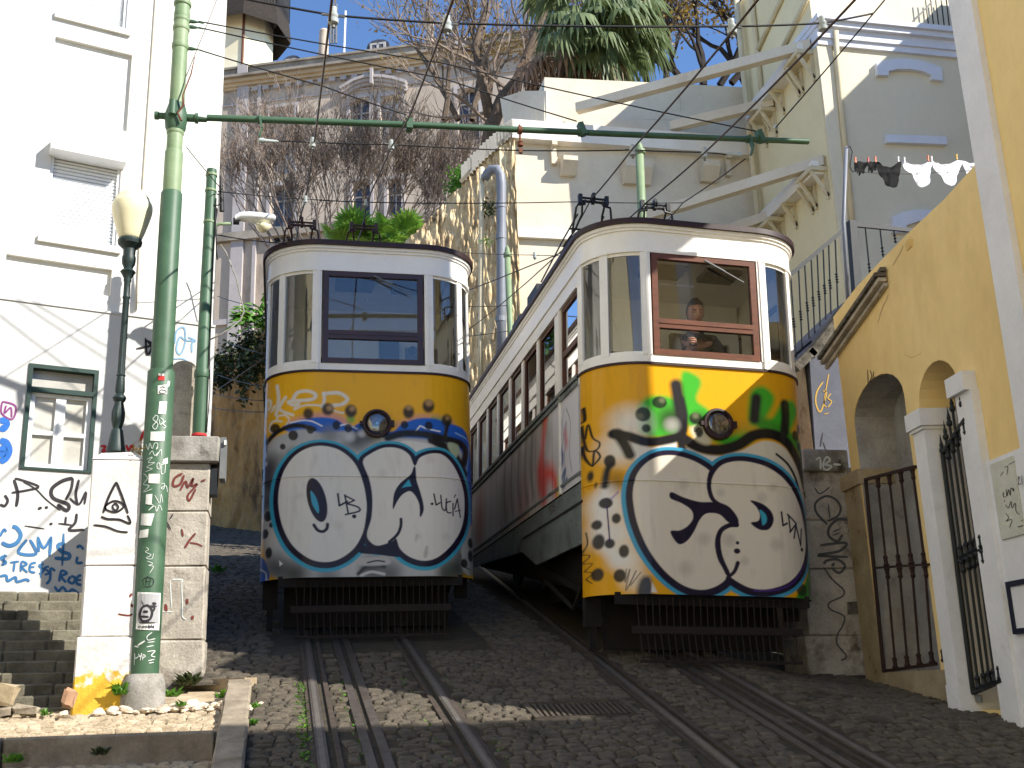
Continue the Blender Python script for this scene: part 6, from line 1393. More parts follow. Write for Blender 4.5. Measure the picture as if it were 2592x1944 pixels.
for q in ((u0-.035, z0, u0, z1), (u1, z1-.035, u0-.035, z1), (u1, z0, u0-.035, z0+.035), (u1, z0, u1+.035, z1-.035)): fbox(mb, YW, *q, .031, .055)
mb.build('frame', M('dark_blue_frame', (24, 28, 52), rough=.5), bd2); mb = MB(); fbox(mb, YW, u1+.035, z0+.035, u0-.035, z1-.035, .031, .042); mb.build('panel', mt['whitest'], bd2)
# white gateposts
gp = thing('gatepost', YW.hit(2030, 1540), 'white rendered gatepost with moulded cap between rusty gate and black gate', 'gatepost', 'white gateposts')
uA, uB = W(1977, 960)[0], W(2002, 960)[0]; zc1 = W(1990, 905)[1]; zc0 = W(1985, 945)[1]
uA = Pl(tuple(YW.pt(0, 0, .14).xy), 8).uv(2050, 1520)[0]
mb = MB(); fbox(mb, YW, uA-.19, 1.2, uA, zc0, -.36, .14); mb.build('shaft', mt['whitest'], gp)
mb = MB(); fbox(mb, YW, uA-.225, zc0, uA+.035, zc1, -.38, .175); fbox(mb, YW, uA-.205, zc0-.025, uA+.015, zc0, -.37, .158); mb.build('cap', mt['whitest'], gp)
mb = MB(); fbox(mb, YW, uA-.195, 1.2, uA+.005, 1.62, -.36, .147); mb.build('plinth', mt['whitest'], gp)
g2 = thing('gatepost', YW.hit(2100, 1500), 'white rendered gatepost at the near side of the black spear gate', 'gatepost', 'white gateposts')
uC = W(2119, 1100)[0]; zd1 = W(2095, 806)[1]; zd0 = W(2095, 850)[1]; uD = W(2136, 1000)[0]
mb = MB(); fbox(mb, YW, uD-.02, 1.0, uC+.02, zd0, -.3, .06); mb.build('shaft', mt['whitest'], g2)
mb = MB(); fbox(mb, YW, uD+.0, zd0, uC+.06, zd1, -.32, .1); mb.build('cap', mt['whitest'], g2)
# rusty gate in the first arch
def gate(name, label, mat, pts, ticks, top, bot, mid, off, spear, bars):
    g_ = thing(name, YW.hit(*pts), label, 'gate')
    po = Pl(tuple(YW.pt(0, 0, off).xy), 8)
    def Q(t, e): # t along, e: end pair
        (x0, y0), (x1, y1) = e; return po.uv(x0+(x1-x0)*t, y0+(y1-y0)*t)
    def P(t, e): u, z = Q(t, e); return YW.pt(u, z, off)
    for nm, e, th in (('top_rail', top, .03), ('bottom_rail', bot, .03), ('middle_rail', mid, .022)):
        mb = MB(); mb.bar(P(0, e), P(1, e), th, th*.8); mb.build(nm, mat, g_)
    for k, t in enumerate(ticks):
        a, m_, b = P(t, bot), P(t, mid), P(t, top); r_ = .017 if k == 0 else .010
        mb = MB(); b2 = b+V((0, 0, spear[k])) if spear else b
        mb.tube([a, a+(m_-a)*.5, m_, m_+(b2-m_)*.5, b2], r_, 8)
        for c, h in ((a, 1), (m_, 1), (m_, -1), (b, -1)):
            if k: mb.lathe([(.012, 0), (.022, .01), (.026, .02), (.018, .03), (.016, .07), (.022, .08), (.012, .1)] if h > 0 else [(.012, -.1), (.022, -.08), (.016, -.07), (.018, -.03), (.026, -.02), (.022, -.01), (.012, 0)], c, 10)
        if spear: mb.lathe([(.012, 0), (.02, .01), (.022, .03), (.012, .05), (.016, .06), (.008, .09), (.001, .15)], b2, 8)
        mb.build('bar', mat, g_, smooth=40)
    return g_
gate('iron_gate', 'rusty dark brown iron gate standing in the grey arched niche', mt['rustiron'], (1960, 1450), [0.0, .23, .46, .69, .93, 1.16], [(1870, 1036), (1978, 1008)], [(1909, 1450), (2022, 1434)], [(1888, 1227), (2006, 1219)], .01, None, 5)
gate('spear_gate', 'tall black wrought iron gate with spear tips between white posts', mt['blackiron'], (2130, 1490), [0, .2, .4, .58, .76, .94], [(2036, 980), (2086, 905)], [(2102, 1497), (2166, 1470)], [(2066, 1214), (2126, 1184)], .05, [0, .05, .1, .16, .22, .1], 6)
mb = MB(); fbox(mb, YW, W(2130, 1500)[0], 1.5, W(2106, 1500)[0], W(2110, 1500)[1], .031, .04); o = mb.build('iron_plate', mt['boxgrey']); tag(o, 'small grey metal plate low on the white gatepost foot', 'plate')

# stone block pillar marked 18
Y8 = 9.5
sp = thing('stone_pier', at_y(1790, 1465, Y8), 'weathered pale stone pier with black scrawl and the number 18', 'pier')
def X8(x, y): return at_y(x, y, Y8).x
def Z8(y, x=1800): return at_y(x, y, Y8).z
for i, (yt, yb, xl_, xr_) in enumerate(((1018, 1123, 1743, 1833), (1123, 1228, 1748, 1842), (1228, 1372, 1752, 1862), (1372, 1480, 1757, 1870))):
    mb = MB(); rough_block(mb, (X8(xl_, (yt+yb)/2)-.05, Y8, Z8(yb)+.001), (X8(xr_, (yt+yb)/2), Y8+.5, Z8(yt)-.001), .012); mb.build('block', mt['stone'], sp)
mb = MB(); rough_block(mb, (X8(1730, 990), Y8-.06, Z8(1018)), (X8(1826, 990), Y8+.5, Z8(973)), .01); mb.build('cap_block', mt['stonegrey'], sp)
PS = planehit(Pl((0, Y8), 90)); PS2 = planehit(Pl((0, Y8-.06), 90))
ribbons('number', [(Z7([(200, 155), (225, 140), (230, 210)]), 4), (Z7([(250, 215), (245, 175), (265, 135), (285, 155), (255, 180), (295, 190), (270, 212), (250, 205)]), 4), (Z7([(305, 178), (350, 182)]), 5)], PS2, mt['ink_white'], sp)
ribbons('scrawl', [(Z7([(195, 320), (225, 355), (285, 315)]), 3), (Z7([(270, 540), (205, 470), (200, 410), (260, 370), (320, 390), (350, 440), (330, 490), (270, 520)]), 5), (Z7([(275, 420), (285, 500)]), 3), (Z7([(390, 510), (330, 510), (280, 560), (280, 610), (330, 640), (360, 600)]), 6), (Z7([(300, 585), (350, 565)]), 3), (Z7([(300, 605), (345, 590)]), 3), (Z7([(225, 665), (380, 650), (340, 700), (210, 725), (395, 735)]), 6), (Z7([(250, 800), (260, 760), (330, 750), (375, 790), (340, 830), (300, 800), (310, 770)]), 6), (Z7([(250, 800), (300, 870), (365, 930), (360, 970), (280, 1010), (290, 1050), (370, 1090), (360, 1150), (330, 1200), (330, 1260), (385, 1330), (350, 1355)]), 3.5), (Z7([(395, 570), (425, 610)]), 5)], PS, mt['ink_grey'], sp)
patch('patched_square', [Z7([(388, 1005), (452, 1000), (455, 1078), (392, 1080)])], PS, mt['moss'], sp)
# grey stair block behind, its coping and railing
Y9 = 10.0
gw = thing('stair_parapet', at_y(1780, 975, Y9), 'grey blue stair wall with blackened coping left of the yellow house', 'wall')
P9 = Pl((0, Y9), 90)
pg = [P9.uv(*p) for p in ((1764, 1010), (1748, 765), (1806, 690), (1900, 600), (1910, 1010))]
mb = MB(); mb.plate(pg, [], P9.pt, 1.2); mb.build('wall', mt['greywall'], gw)
pl2 = [at_x(*p, at_y(1749, 860, Y9).x+.0) for p in ()]
X9 = at_y(1750, 850, Y9).x
mb = MB(); mb.add([(X9-.02, Y9+.02, 1.8), (X9-.02, Y9+3, 2.2), (X9-.02, Y9+3, at_x(1716, 790, X9-.02).z), (X9-.02, Y9+.02, P9.uv(1748, 768)[1]), (X9+.3, Y9, 1.8), (X9+.3, Y9+3, 2.2), (X9+.3, Y9+3, at_x(1716, 790, X9-.02).z), (X9+.3, Y9, P9.uv(1748, 768)[1])], [(0, 1, 2, 3), (7, 6, 5, 4), (3, 2, 6, 7)]); mb.build('side_wall', mt['jamb'], gw)
for a, b in (((1744, 772), (1786, 718)), ((1786, 718), (1818, 672)), ((1712, 800), (1750, 762))):
    p, q = P9.pt(*P9.uv(*a), .03), P9.pt(*P9.uv(*b), .03); mb = MB(); mb.bar(p, q, .16, .09); mb.build('coping', mt['moss'], gw)
ribbons('ochre_tag', [([(1778, 825), (1765, 845), (1762, 870), (1772, 890), (1785, 850), (1778, 845)], 3), ([(1790, 808), (1786, 830), (1780, 870), (1785, 880)], 2.5), ([(1795, 850), (1788, 860), (1796, 868), (1788, 880)], 2.5), ([(1780, 895), (1790, 892)], 2)], planehit(P9), mt['ink_yellow'], gw)
ribbons('black_tag', [([(1777, 935), (1772, 965)], 3), ([(1778, 955), (1784, 972)], 2)], planehit(P9), mt['ink_black'], gw)
rl = thing('stair_railing', at_y(1760, 720, 10.2), 'black iron stair railing with knotted balusters and square post', 'railing')
PR = Pl((0, 10.2), 90)
def R_(x, y): return PR.pt(*PR.uv(x, y))
mb = MB(); mb.bar(R_(1700, 600), R_(1818, 500), .03, .045); mb.build('handrail', mt['blackiron'], rl)
mb = MB(); mb.bar(R_(1712, 772), R_(1752, 738), .025, .025); mb.build('lower_rail', mt['blackiron'], rl)
tops = [(1708, 594, 1720, 772), (1725, 580, 1733, 755), (1738, 569, 1748, 730), (1752, 557, 1760, 720), (1765, 546, 1772, 705), (1778, 535, 1784, 690), (1790, 525, 1795, 678), (1804, 512, 1810, 665)]
for x0, y0, x1, y1 in tops:
    a, b = R_(x0, y0), R_(x1, y1); mb = MB(); mb.tube([a, b], .009, 6); m_ = a+(b-a)*.58
    for dz in (-.05, -.02, .01, .04): mb.lathe([(.009, -.012), (.019, 0), (.009, .012)], m_+V((0, 0, dz)), 8)
    mb.build('baluster', mt['blackiron'], rl)
mb = MB(); a, b = R_(1839, 478), R_(1852, 645); mb.bar(a, b, .085, .085, up=(0, 1, 0)); mb.build('post', mt['blackiron'], rl)
mb = MB(); mb.bar(R_(1848, 486), R_(2010, 502), .03, .045); mb.build('handrail', mt['blackiron'], rl)
for x0, y0, x1, y1 in ((1869, 490, 1880, 600), (1901, 494, 1908, 555), (1931, 497, 1934, 520)):
    a, b = R_(x0, y0), R_(x1, y1); mb = MB(); mb.tube([a, b], .009, 6); m_ = a+(b-a)*.8
    for dz in (-.04, 0, .04): mb.lathe([(.009, -.012), (.019, 0), (.009, .012)], m_+V((0, 0, dz)), 8)
    mb.build('baluster', mt['blackiron'], rl)
cp_ = thing('conduit_pipe', at_y(1822, 640, 10.6), 'slim grey pipe with hooked wire rising past the stair railing', 'pipe')
mb = MB(); q = [at_y(1828, 318, 10.6), at_y(1822, 480, 10.6), at_y(1832, 650, 10.6)]; mb.tube(q, .022, 10); mb.build('tube', mt['pipegrey'], cp_, smooth=True)
mb = MB(); mb.tube([at_y(*p, 10.58) for p in ((1828, 320), (1836, 316), (1841, 328), (1838, 345), (1836, 360), (1842, 372), (1848, 366))], .006, 5); mb.build('hook', mt['blackiron'], cp_)

# ------------------------------------------------------------------ washing line
YC = 10.7
ln = MB(); lp = [at_y(*p, YC) for p in ((1843, 371), (1890, 374), (1960, 376), (2040, 372), (2130, 366))]; ln.tube(lp, .003, 4); o = ln.build('washing_line', mt['wire']); tag(o, 'thin washing line strung from the hooked pipe to the yellow house', 'washing line')
def garment(name, pts, mat, label, wob=.012):
    mb = MB(); n = len(pts); q = [np.array(p, float) for p in spline(pts, 3, True)]; c = sum(q)/len(q); rings = [q, [c+(p-c)*.66 for p in q], [c+(p-c)*.33 for p in q]]
    for k, rg in enumerate(rings):
        for p in rg:
            P_ = at_y(p[0], p[1], YC); mb.v.append((P_.x, P_.y+wob*math.sin(p[0]*.3+p[1]*.11)+wob*.7*math.sin(p[1]*.35), P_.z))
    P_ = at_y(*c, YC); mb.v.append((P_.x, P_.y, P_.z)); m = len(q)
    for k in range(2):
        for i in range(m): mb.f.append((k*m+i, k*m+(i+1) % m, (k+1)*m+(i+1) % m, (k+1)*m+i))
    for i in range(m): mb.f.append((2*m+i, 2*m+(i+1) % m, 3*m))
    b = len(mb.v); mb.v += [(x, y+.006, z) for x, y, z in mb.v]; mb.f += [tuple(i+b for i in f[::-1]) for f in list(mb.f)]
    o = mb.build(name, mat, smooth=True); tag(o, label, 'laundry', 'laundry on the washing line'); return o
def Z2b(p): return [(1578.8+x/3.24, y/3.24) for x, y in p]
garment('glove', Z2b([(868, 1132), (905, 1130), (945, 1134), (948, 1165), (935, 1190), (930, 1215), (922, 1214), (918, 1195), (908, 1224), (898, 1222), (896, 1195), (885, 1218), (878, 1208), (878, 1180), (868, 1205), (866, 1170)]), mt['cloth_b'], 'black knitted glove pegged nearest the pipe')
garment('glove', Z2b([(950, 1132), (985, 1130), (1016, 1134), (1018, 1165), (1015, 1195), (1005, 1196), (1000, 1180), (992, 1208), (982, 1206), (980, 1185), (968, 1206), (960, 1200), (962, 1170), (950, 1160)]), mt['cloth_b'], 'black knitted glove pegged beside the black briefs')
garment('black_briefs', Z2b([(1005, 1130), (1040, 1142), (1080, 1165), (1130, 1165), (1165, 1140), (1195, 1130), (1192, 1180), (1178, 1240), (1164, 1305), (1130, 1308), (1098, 1302), (1062, 1250), (1030, 1200)]), mt['cloth_b'], 'black briefs hanging on the washing line')
garment('white_briefs', Z2b([(1205, 1125), (1250, 1145), (1300, 1155), (1350, 1148), (1410, 1130), (1402, 1180), (1392, 1240), (1385, 1290), (1320, 1308), (1290, 1260), (1262, 1215), (1215, 1185)]), mt['cloth_w'], 'white briefs hanging directly beside the black briefs')
garment('white_briefs', Z2b([(1412, 1125), (1460, 1148), (1520, 1150), (1580, 1125), (1622, 1125), (1605, 1180), (1585, 1230), (1570, 1290), (1510, 1288), (1470, 1230), (1420, 1180)]), mt['cloth_w'], 'white briefs in the middle of the three white ones')
garment('white_briefs', Z2b([(1612, 1120), (1660, 1140), (1720, 1140), (1790, 1120), (1780, 1190), (1740, 1260), (1690, 1270), (1650, 1210)]), mt['cloth_w'], 'white briefs partly hidden by the yellow house edge')
for i, (x, y, m_, lab) in enumerate(((872, 1120, 'peg_o', 'orange clothes peg on the first glove'), (962, 1120, 'peg_r', 'red clothes peg on the second glove'), (1012, 1115, 'peg_o', 'orange clothes peg holding the black briefs'), (1172, 1115, 'peg_w', 'white clothes peg at the other end of the black briefs'), (1215, 1120, 'peg_w', 'white clothes peg on the first white briefs'), (1380, 1108, 'peg_o', 'orange clothes peg between two white briefs'), (1405, 1112, 'peg_w', 'white clothes peg beside the orange one'), (1580, 1098, 'peg_y', 'yellow clothes peg on the middle white briefs'))):
    (x, y), = Z2b([(x, y)]); c = at_y(x, y, YC); mb = MB(); mb.bar(c+V((-.008, -.006, -.035)), c+V((.004, -.004, .035)), .012, .01); mb.bar(c+V((.008, .006, -.035)), c+V((-.004, .004, .035)), .012, .01); o = mb.build('clothes_peg', mt[m_]); tag(o, lab, 'clothes peg', 'pegs on the washing line')
# ================================================================== BEHIND: cream house, retaining walls, palace, trees
CR = Pl((8.86, 15.0), 90); CLF = Pl((8.86, 15.0), 0)
ch_ = thing('cream_house', (10.5, 16, 5), 'tall cream house with white cornice and blind window surrounds at the upper right', 'house')
zcor0, zcor1 = CR.uv(1900, 112)[1], CR.uv(1850, 58)[1]
mb = MB(); mb.box((8.86, 15.0, 3), (15, 17.9, zcor0)); mb.build('wall', mt['creamfront'], ch_)
mb = MB(); mb.box((8.853, 15.06, 3), (8.859, 17.9, 14.94)); mb.build('side_render', mt['cream'], ch_)
mb = MB(); mb.box((8.862, 15.7, zcor0), (15, 17.9, 14.95)); mb.build('upper_wall', mt['creamfront'], ch_)
for z0, z1, d in ((zcor0, zcor0+.12, .06), (zcor0+.12, zcor0+.3, .1), (zcor0+.3, zcor1-.06, .18), (zcor1-.06, zcor1+.04, .24)):
    mb = MB(); mb.box((8.86-d*.3, 15-d, z0), (15, 15.68, z1)); mb.build('cornice', mt['trim'], ch_)
mb = MB(); mb.box((8.83, 14.965, 3), (9.12, 14.998, zcor0)); mb.build('corner_strip', mt['trim'] if False else mt['creamfront'], ch_)
def Q2(p): return [CR.uv(*q) for q in Z2b(p)]
for poly, nm in (([(1000, 455), (1060, 440), (1130, 430), (1200, 428), (1300, 440), (1390, 465), (1455, 492), (1462, 582), (1390, 572), (1385, 545), (1330, 518), (1240, 502), (1150, 502), (1085, 515), (1088, 545), (1010, 542)], 'window_head'), ([(1068, 958), (1490, 972), (1494, 1026), (1072, 1012)], 'window_sill'), ([(1112, 1530), (1180, 1500), (1270, 1482), (1360, 1482), (1440, 1500), (1500, 1530), (1500, 1600), (1400, 1565), (1300, 1560), (1210, 1590), (1215, 1640), (1115, 1640)], 'window_head')):
    mb = MB(); mb.plate(Q2(poly), [], lambda u, z, o: CR.pt(u, z, o+.09), .09); mb.build(nm, mt['trim'], ch_)
# pipes on the cream house
def pipe(name, pts, r_, mat, par, n=8): mb = MB(); mb.tube(pts, r_, n); return mb.build(name, mat, par, smooth=True)
pipe('downpipe', [CR.pt(*CR.uv(1798, 76), .12), CR.pt(*CR.uv(1803, 130), .07), CR.pt(*CR.uv(1840, 520), .07)], .05, mt['pipecream'], ch_)
pipe('roof_pipe', [CLF.pt(*CLF.uv(1640, 112), .05), CLF.pt(*CLF.uv(1697, -10), .05)], .05, mt['pipecream'], ch_); pipe('roof_pipe', [CLF.pt(*CLF.uv(1690, 118), .05), CLF.pt(*CLF.uv(1752, -10), .05)], .05, mt['pipecream'], ch_)
pipe('corner_pipe', [V((8.72, 17.6, 15)), V((8.72, 17.6, 12.9)), V((8.72, 17.6, 9))], .06, mt['pipecream'], ch_); pipe('corner_pipe', [V((8.80, 17.1, 16)), V((8.80, 17.1, 12.4))], .05, mt['pipecream'], ch_)
pipe('thin_cable', [CR.pt(*CR.uv(1790, 250), .01), CR.pt(*CR.uv(1812, 222), .01)], .006, mt['wire'], ch_, 4)
mb = MB(); PT = Pl((0, 15.55), 90)
for x in (2006, 2017, 2028, 2040, 2051, 2062): mb.tube([PT.pt(*PT.uv(x, 56+(x-2006)*.1)), PT.pt(*PT.uv(x-8, -10))], .012, 5)
mb.bar(PT.pt(*PT.uv(2000, 56)), PT.pt(*PT.uv(2070, 62)), .03, .03); mb.bar(PT.pt(*PT.uv(1965, 55)), PT.pt(*PT.uv(2012, 5)), .03, .03); mb.build('balcony_railing', mt['blackiron'], ch_)
mb = MB(); mb.box((11.2, 15.3, zcor1+.04), (11.5, 15.6, zcor1+.28)); mb.build('terrace_block', mt['stonegrey'], ch_)
# back retaining wall
BW = Pl((0, 18.0), 90)
rw = thing('concrete_retaining_wall', (6.5, 18, 4), 'cream concrete retaining wall with ledge and corbels behind the cars', 'wall')
u0, u1 = BW.uv(1112, 400)[0], 9.0
zl0, zl1 = BW.uv(1300, 322)[1], BW.uv(1300, 283)[1]
mb = MB(); mb.box((u0, 18, 3), (u1, 19.5, zl0)); mb.build('lower_wall', mt['concrete'], rw)
top = [BW.uv(1112, 300)]; 
mb = MB(); mb.plate([(BW.uv(1180, 300)[0], zl1), (9.3, zl1), (9.3, BW.uv(1620, 180)[1]), (BW.uv(1545, 172)[0], BW.uv(1545, 176)[1]), (BW.uv(1180, 158)[0], BW.uv(1180, 158)[1])], [], lambda u, z, o: BW.pt(u, z, o-.15), .5); mb.build('parapet', mt['concrete'], rw)
Pw = Pl((BW.uv(1180, 200)[0], 18.15), None, (BW.uv(1080, 200)[0]-.3, 19.2))
pq = [Pw.uv(1180, 196), Pw.uv(1130, 196), Pw.uv(1080, 212), Pw.uv(1090, 275), Pw.uv(1070, 345), Pw.uv(1180, 330)]
mb = MB(); mb.plate(pq, [], Pw.pt, .5); mb.build('wing_wall', mt['concrete'], rw)
mb = MB(); mb.box((u0-.06, 17.8, zl0), (u1, 18.15, zl1)); mb.build('ledge', mt['ledge'], rw)
mb = MB(); mb.box((u0-.04, 17.9, BW.uv(1200, 520)[1]), (8.7, 17.998, BW.uv(1200, 500)[1])); mb.build('lower_ledge', mt['ledge'], rw)
for x in (1193, 1375, 1565):
    a = BW.uv(x, 315); mb = MB(); mb.box((a[0]-.05, 17.9, zl0-.42), (a[0]+.05, 17.998, zl0+.02)); mb.box((a[0]-.05, 17.80, zl0-.08), (a[0]+.05, 17.9, zl0-.001)); mb.build('bracket', mt['concrete'], rw)
for xa, ya, xb, yb in ((1208, 338, 1241, 384), (1341, 344, 1402, 404), (1507, 346, 1546, 398)):
    a, b = BW.uv(xa, ya), BW.uv(xb, yb); mb = MB(); d = .3
    mb.add([(a[0], 18, b[1]), (b[0], 18, b[1]), (b[0], 18-d*.35, b[1]), (a[0], 18-d*.35, b[1]), (a[0], 18, a[1]), (b[0], 18, a[1]), (b[0], 18-d, a[1]-.12), (a[0], 18-d, a[1]-.12), (a[0], 18-d, (a[1]+b[1])/2), (b[0], 18-d, (a[1]+b[1])/2)], [(0, 1, 2, 3), (4, 7, 6, 5), (3, 2, 9, 8), (8, 9, 6, 7), (0, 3, 8, 7, 4), (1, 5, 6, 9, 2), (0, 4, 5, 1)]); mb.build('corbel', mt['concrete'], rw)
mb = MB(); mb.box((u0-.28, 17.95, 3), (u0-.001, 18.4, zl0)); mb.build('end_strip', mt['cream'], rw)
ribbons('joint_line', [([(1468, 200), (1470, 240)], .8), ([(1473, 262), (1481, 256), (1482, 316)], .8), ([(1386, 258), (1545, 262)], .6), ([(1158, 232), (1160, 275)], .8)], planehit(BW, -.15), mt['jamb'], rw)
# braces between the cream house and the retaining wall
ub = 0
for i, ((xa, ya), (xb, yb), lab) in enumerate((((1752, 98), (1250, 303), 'long upper brace from the house corner down to the white ledge'), ((1672, 222), (1452, 312), 'short upper brace below the long one'), ((1782, 348), (1380, 500), 'long lower brace reaching the roof of the nearer car'), ((1690, 458), (1560, 505), 'short lower brace behind the nearer car roof'))):
    a = at_x(xa, ya, 8.85); b = at_y(xb, yb, 17.9); b.z = a.z if abs(b.z-a.z) < .8 else b.z
    br = thing('brace_beam', (a+b)/2, 'cream concrete '+lab, 'beam', 'brace beams between house and retaining wall')
    d = (b-a).normalized(); mb = MB(); mb.bar(a, b, .16, .18); mb.build('beam', mt['concrete'], br)
    bk = MB(); s_ = V((-1, 0, 0)); bk.box((8.55, a.y-.05, a.z-.2), (8.85, a.y+.5, a.z-.12))
    for yy in (a.y+.0, a.y+.42): bk.bar((8.57, yy, a.z-.2), (8.84, yy, a.z-.65), .05, .05); bk.bar((8.83, yy, a.z-.2), (8.83, yy, a.z-.7), .05, .04)
    bk.build('bracket', mt['pipecream'], br)
for z_, ya, yb in ((12.25, 15.2, 17.5), (9.98, 15.2, 17.5)):
    mb = MB(); mb.box((8.62, ya, z_-.12), (8.85, yb, z_+.12)); o = mb.build('wall_beam', mt['ledge']); tag(o, 'cream waling beam along the house side, upper level' if z_ > 11 else 'cream waling beam along the house side, lower level', 'beam', 'waling beams on the cream house')
    for k in range(3):
        yy = ya+.55+k*.62; bk = MB(); bk.bar((8.60, yy, z_-.13), (8.84, yy, z_-.55), .05, .05); bk.bar((8.83, yy, z_-.13), (8.83, yy, z_-.6), .05, .04); bk.box((8.58, yy-.04, z_-.17), (8.85, yy+.04, z_-.121)); bk.build('bracket', mt['pipecream'], o)

# ------------------------------------------------------------------ rubble retaining wall curving away
path = [(4.1, 17.85, 11.65), (3.55, 18.17, 11.2), (2.95, 18.52, 10.6), (2.1, 19.0, 9.8), (1.0, 21.0, 9.7), (-.36, 24.7, 10.15), (-1.66, 27.2, 9.65), (-3.2, 31, 9.3), (-5, 36, 9.2)]
pp = spline(path, 14)
def wall_mesh(pp, nz, amp, seed, zlow):
    r_ = np.random.default_rng(seed); n = len(pp); mb = MB(); tab = r_.normal(size=(n+8, nz+8))
    ker = (tab[:-2, :-2]+tab[1:-1, :-2]+tab[2:, :-2]+tab[:-2, 1:-1]+tab[1:-1, 1:-1]*2+tab[2:, 1:-1]+tab[:-2, 2:]+tab[1:-1, 2:]+tab[2:, 2:])/6
    for i, (x, y, zt_) in enumerate(pp):
        a, b = pp[max(i-1, 0)], pp[min(i+1, n-1)]; d = V((b[0]-a[0], b[1]-a[1], 0)).normalized(); nn = V((d.y, -d.x, 0))
        if nn.y > 0: nn = -nn
        for k in range(nz+1):
            z = zlow(x, y)+(zt_-zlow(x, y))*k/nz; o_ = amp*(ker[i, k])+.0
            mb.v.append((x+nn.x*o_, y+nn.y*o_, z))
        mb.v.append((x-nn.x*.6, y-nn.y*.6, zt_))
    m = nz+2
    for i in range(n-1):
        for k in range(m-1): mb.f.append((i*m+k, (i+1)*m+k, (i+1)*m+k+1, i*m+k+1))
    return mb
fine_ = []
for i in range(len(pp)-1):
    for k in range(3): fine_.append(pp[i]+(pp[i+1]-pp[i])*k/3)
fine_.append(pp[-1])
cut = int(len(fine_)*.56)
rk = thing('rubble_wall', (2.5, 21.5, 4), 'rough sunlit rubble retaining wall rising between the two cars', 'wall')
mb = wall_mesh(fine_[:cut], 90, .038, 3, lambda x, y: zg(x, y)-.3); mb.build('face', mt['rock'], rk, smooth=False, recalc=False)
oc = thing('ochre_wall', (-1.5, 27, 5), 'stained ochre rendered wall behind the shaded car', 'wall')
mb = wall_mesh(fine_[cut-1:], 60, .05, 4, lambda x, y: zg(x, y)-.3); mb.build('face', mt['ochre'], oc, smooth=True, recalc=False)
for i in range(2, 34):
    a, b = fine_[i*2], fine_[i*2+1]
    p = V((a[0], a[1], a[2])); d = V((b[0]-a[0], b[1]-a[1], 0)).normalized(); nn = V((-d.y, d.x, 0))
    if i % 2: mb = MB(); mb.obox(p+V((0, 0, .16)), (d, nn, (0, 0, 1)), (.05, .07, .16)); mb.build('merlon', mt['concrete'], rk)
for a, b in zip(fine_[4:66:6], fine_[10:72:6]):
    mb = MB(); mb.bar(V(a)+V((0, 0, .03)), V(b)+V((0, 0, .03)), .14, .08); mb.build('coping', mt['jamb'], rk)
gp_ = thing('drainpipe', at_y(1080, 780, 17.4), 'thick grey plastic drainpipe with elbow on the rubble wall', 'drainpipe')
mb = MB(); mb.tube([at_y(1046, 388, 17.45), at_y(1052, 376, 17.4), at_y(1062, 366, 17.35), at_y(1073, 365, 17.3), at_y(1081, 378, 17.3), at_y(1083, 400, 17.3), at_y(1083, 640, 17.3), at_y(1083, 800, 17.3)], [.075]+[.085]*7, 18); mb.build('tube', mt['pipegrey'], gp_, smooth=True)
for y_ in (445, 512, 690):
    mb = MB(); c = at_y(1082, y_, 17.3); mb.lathe([(.085, -.05), (.096, -.045), (.096, .045), (.085, .05)], c, 18); mb.build('collar', mt['pipegrey'], gp_)
cp2 = MB(); cp2.tube([at_y(1041, 362, 17.5), at_y(1040, 500, 17.5), at_y(1038, 700, 17.5), at_y(1037, 820, 17.5)], .045, 10); o = cp2.build('downpipe', mt['pipecream'], smooth=True); tag(o, 'slim cream downpipe beside the thick grey drainpipe', 'downpipe')
# two further green poles
for (xa, ya, xb, yb, Yp, rr, lab) in ((1381, 322, 1388, 500, 14.6, 11, 'green pole with ball finial rising behind the nearer car roof'), (1096, 545, 1103, 740, 16.9, 7.5, 'thin green pole beside the grey drainpipe between the cars')):
    t_ = thing('overhead_line_pole', at_y(xb, yb, Yp), lab, 'pole', 'green overhead line poles'); a, b = at_y(xa, ya, Yp), at_y(xb, yb, Yp); r_ = rr*K*Yp/2750
    mb = MB(); mb.tube([V((b.x, Yp, zg(b.x, Yp)-.2)), V((b.x, Yp, b.z)), a], [r_*1.1, r_, r_*.95], 16); mb.build('tube', mt['polegreen'], t_, smooth=True)
    mb = MB(); mb.lathe([(r_, -.1), (r_*1.35, -.08), (r_*1.35, -.02), (r_*.9, 0), (r_*.8, .05), (r_*.5, .1), (.01, .13)], a, 14); mb.build('finial', mt['polegreen'], t_, smooth=40)

# ------------------------------------------------------------------ palace on the hill
PA = Pl((-3.01, 43.9), None, (6.77, 40.0))
pal = thing('palace', PA.pt(5, 8), 'long grey stuccoed palace with cornice and arched windows on the hill', 'palace')
def A(x, y): return PA.uv(x, y)
uL = A(474, 400)[0]; zc = A(480, 168)[1]; zcA = A(700, 128)[1]; uR = 17
def Zp(x, y): return (512+x/3.241, y/3.241)
wins = [(*A(588, 236), *A(634, 372)), (*A(757, 216), *A(798, 330)), (*A(822, 211), *A(868, 325)), (*A(988, 195), *A(1036, 300)), (*A(585, 405), *A(634, 520)), (*A(762, 395), *A(800, 500)), (*A(838, 390), *A(868, 495))]
holes = []
for (a, b, c, d) in wins:
    u0_, u1_, z0_, z1_ = a, c, d, b; cx = (u0_+u1_)/2; k = (u1_-u0_)/2
    holes.append([(u0_, z0_), (u1_, z0_), (u1_, z1_-.25)]+[(cx+k*math.cos(t), z1_-.25+.25*math.sin(t)) for t in (math.pi*.25, math.pi*.5, math.pi*.75)]+[(u0_, z1_-.25)])
mb = MB(); mb.plate([(uL, 6), (uR, 6), (uR, zcA), (uL, zcA)], holes, PA.pt, .4); mb.build('wall', mt['palace'], pal)
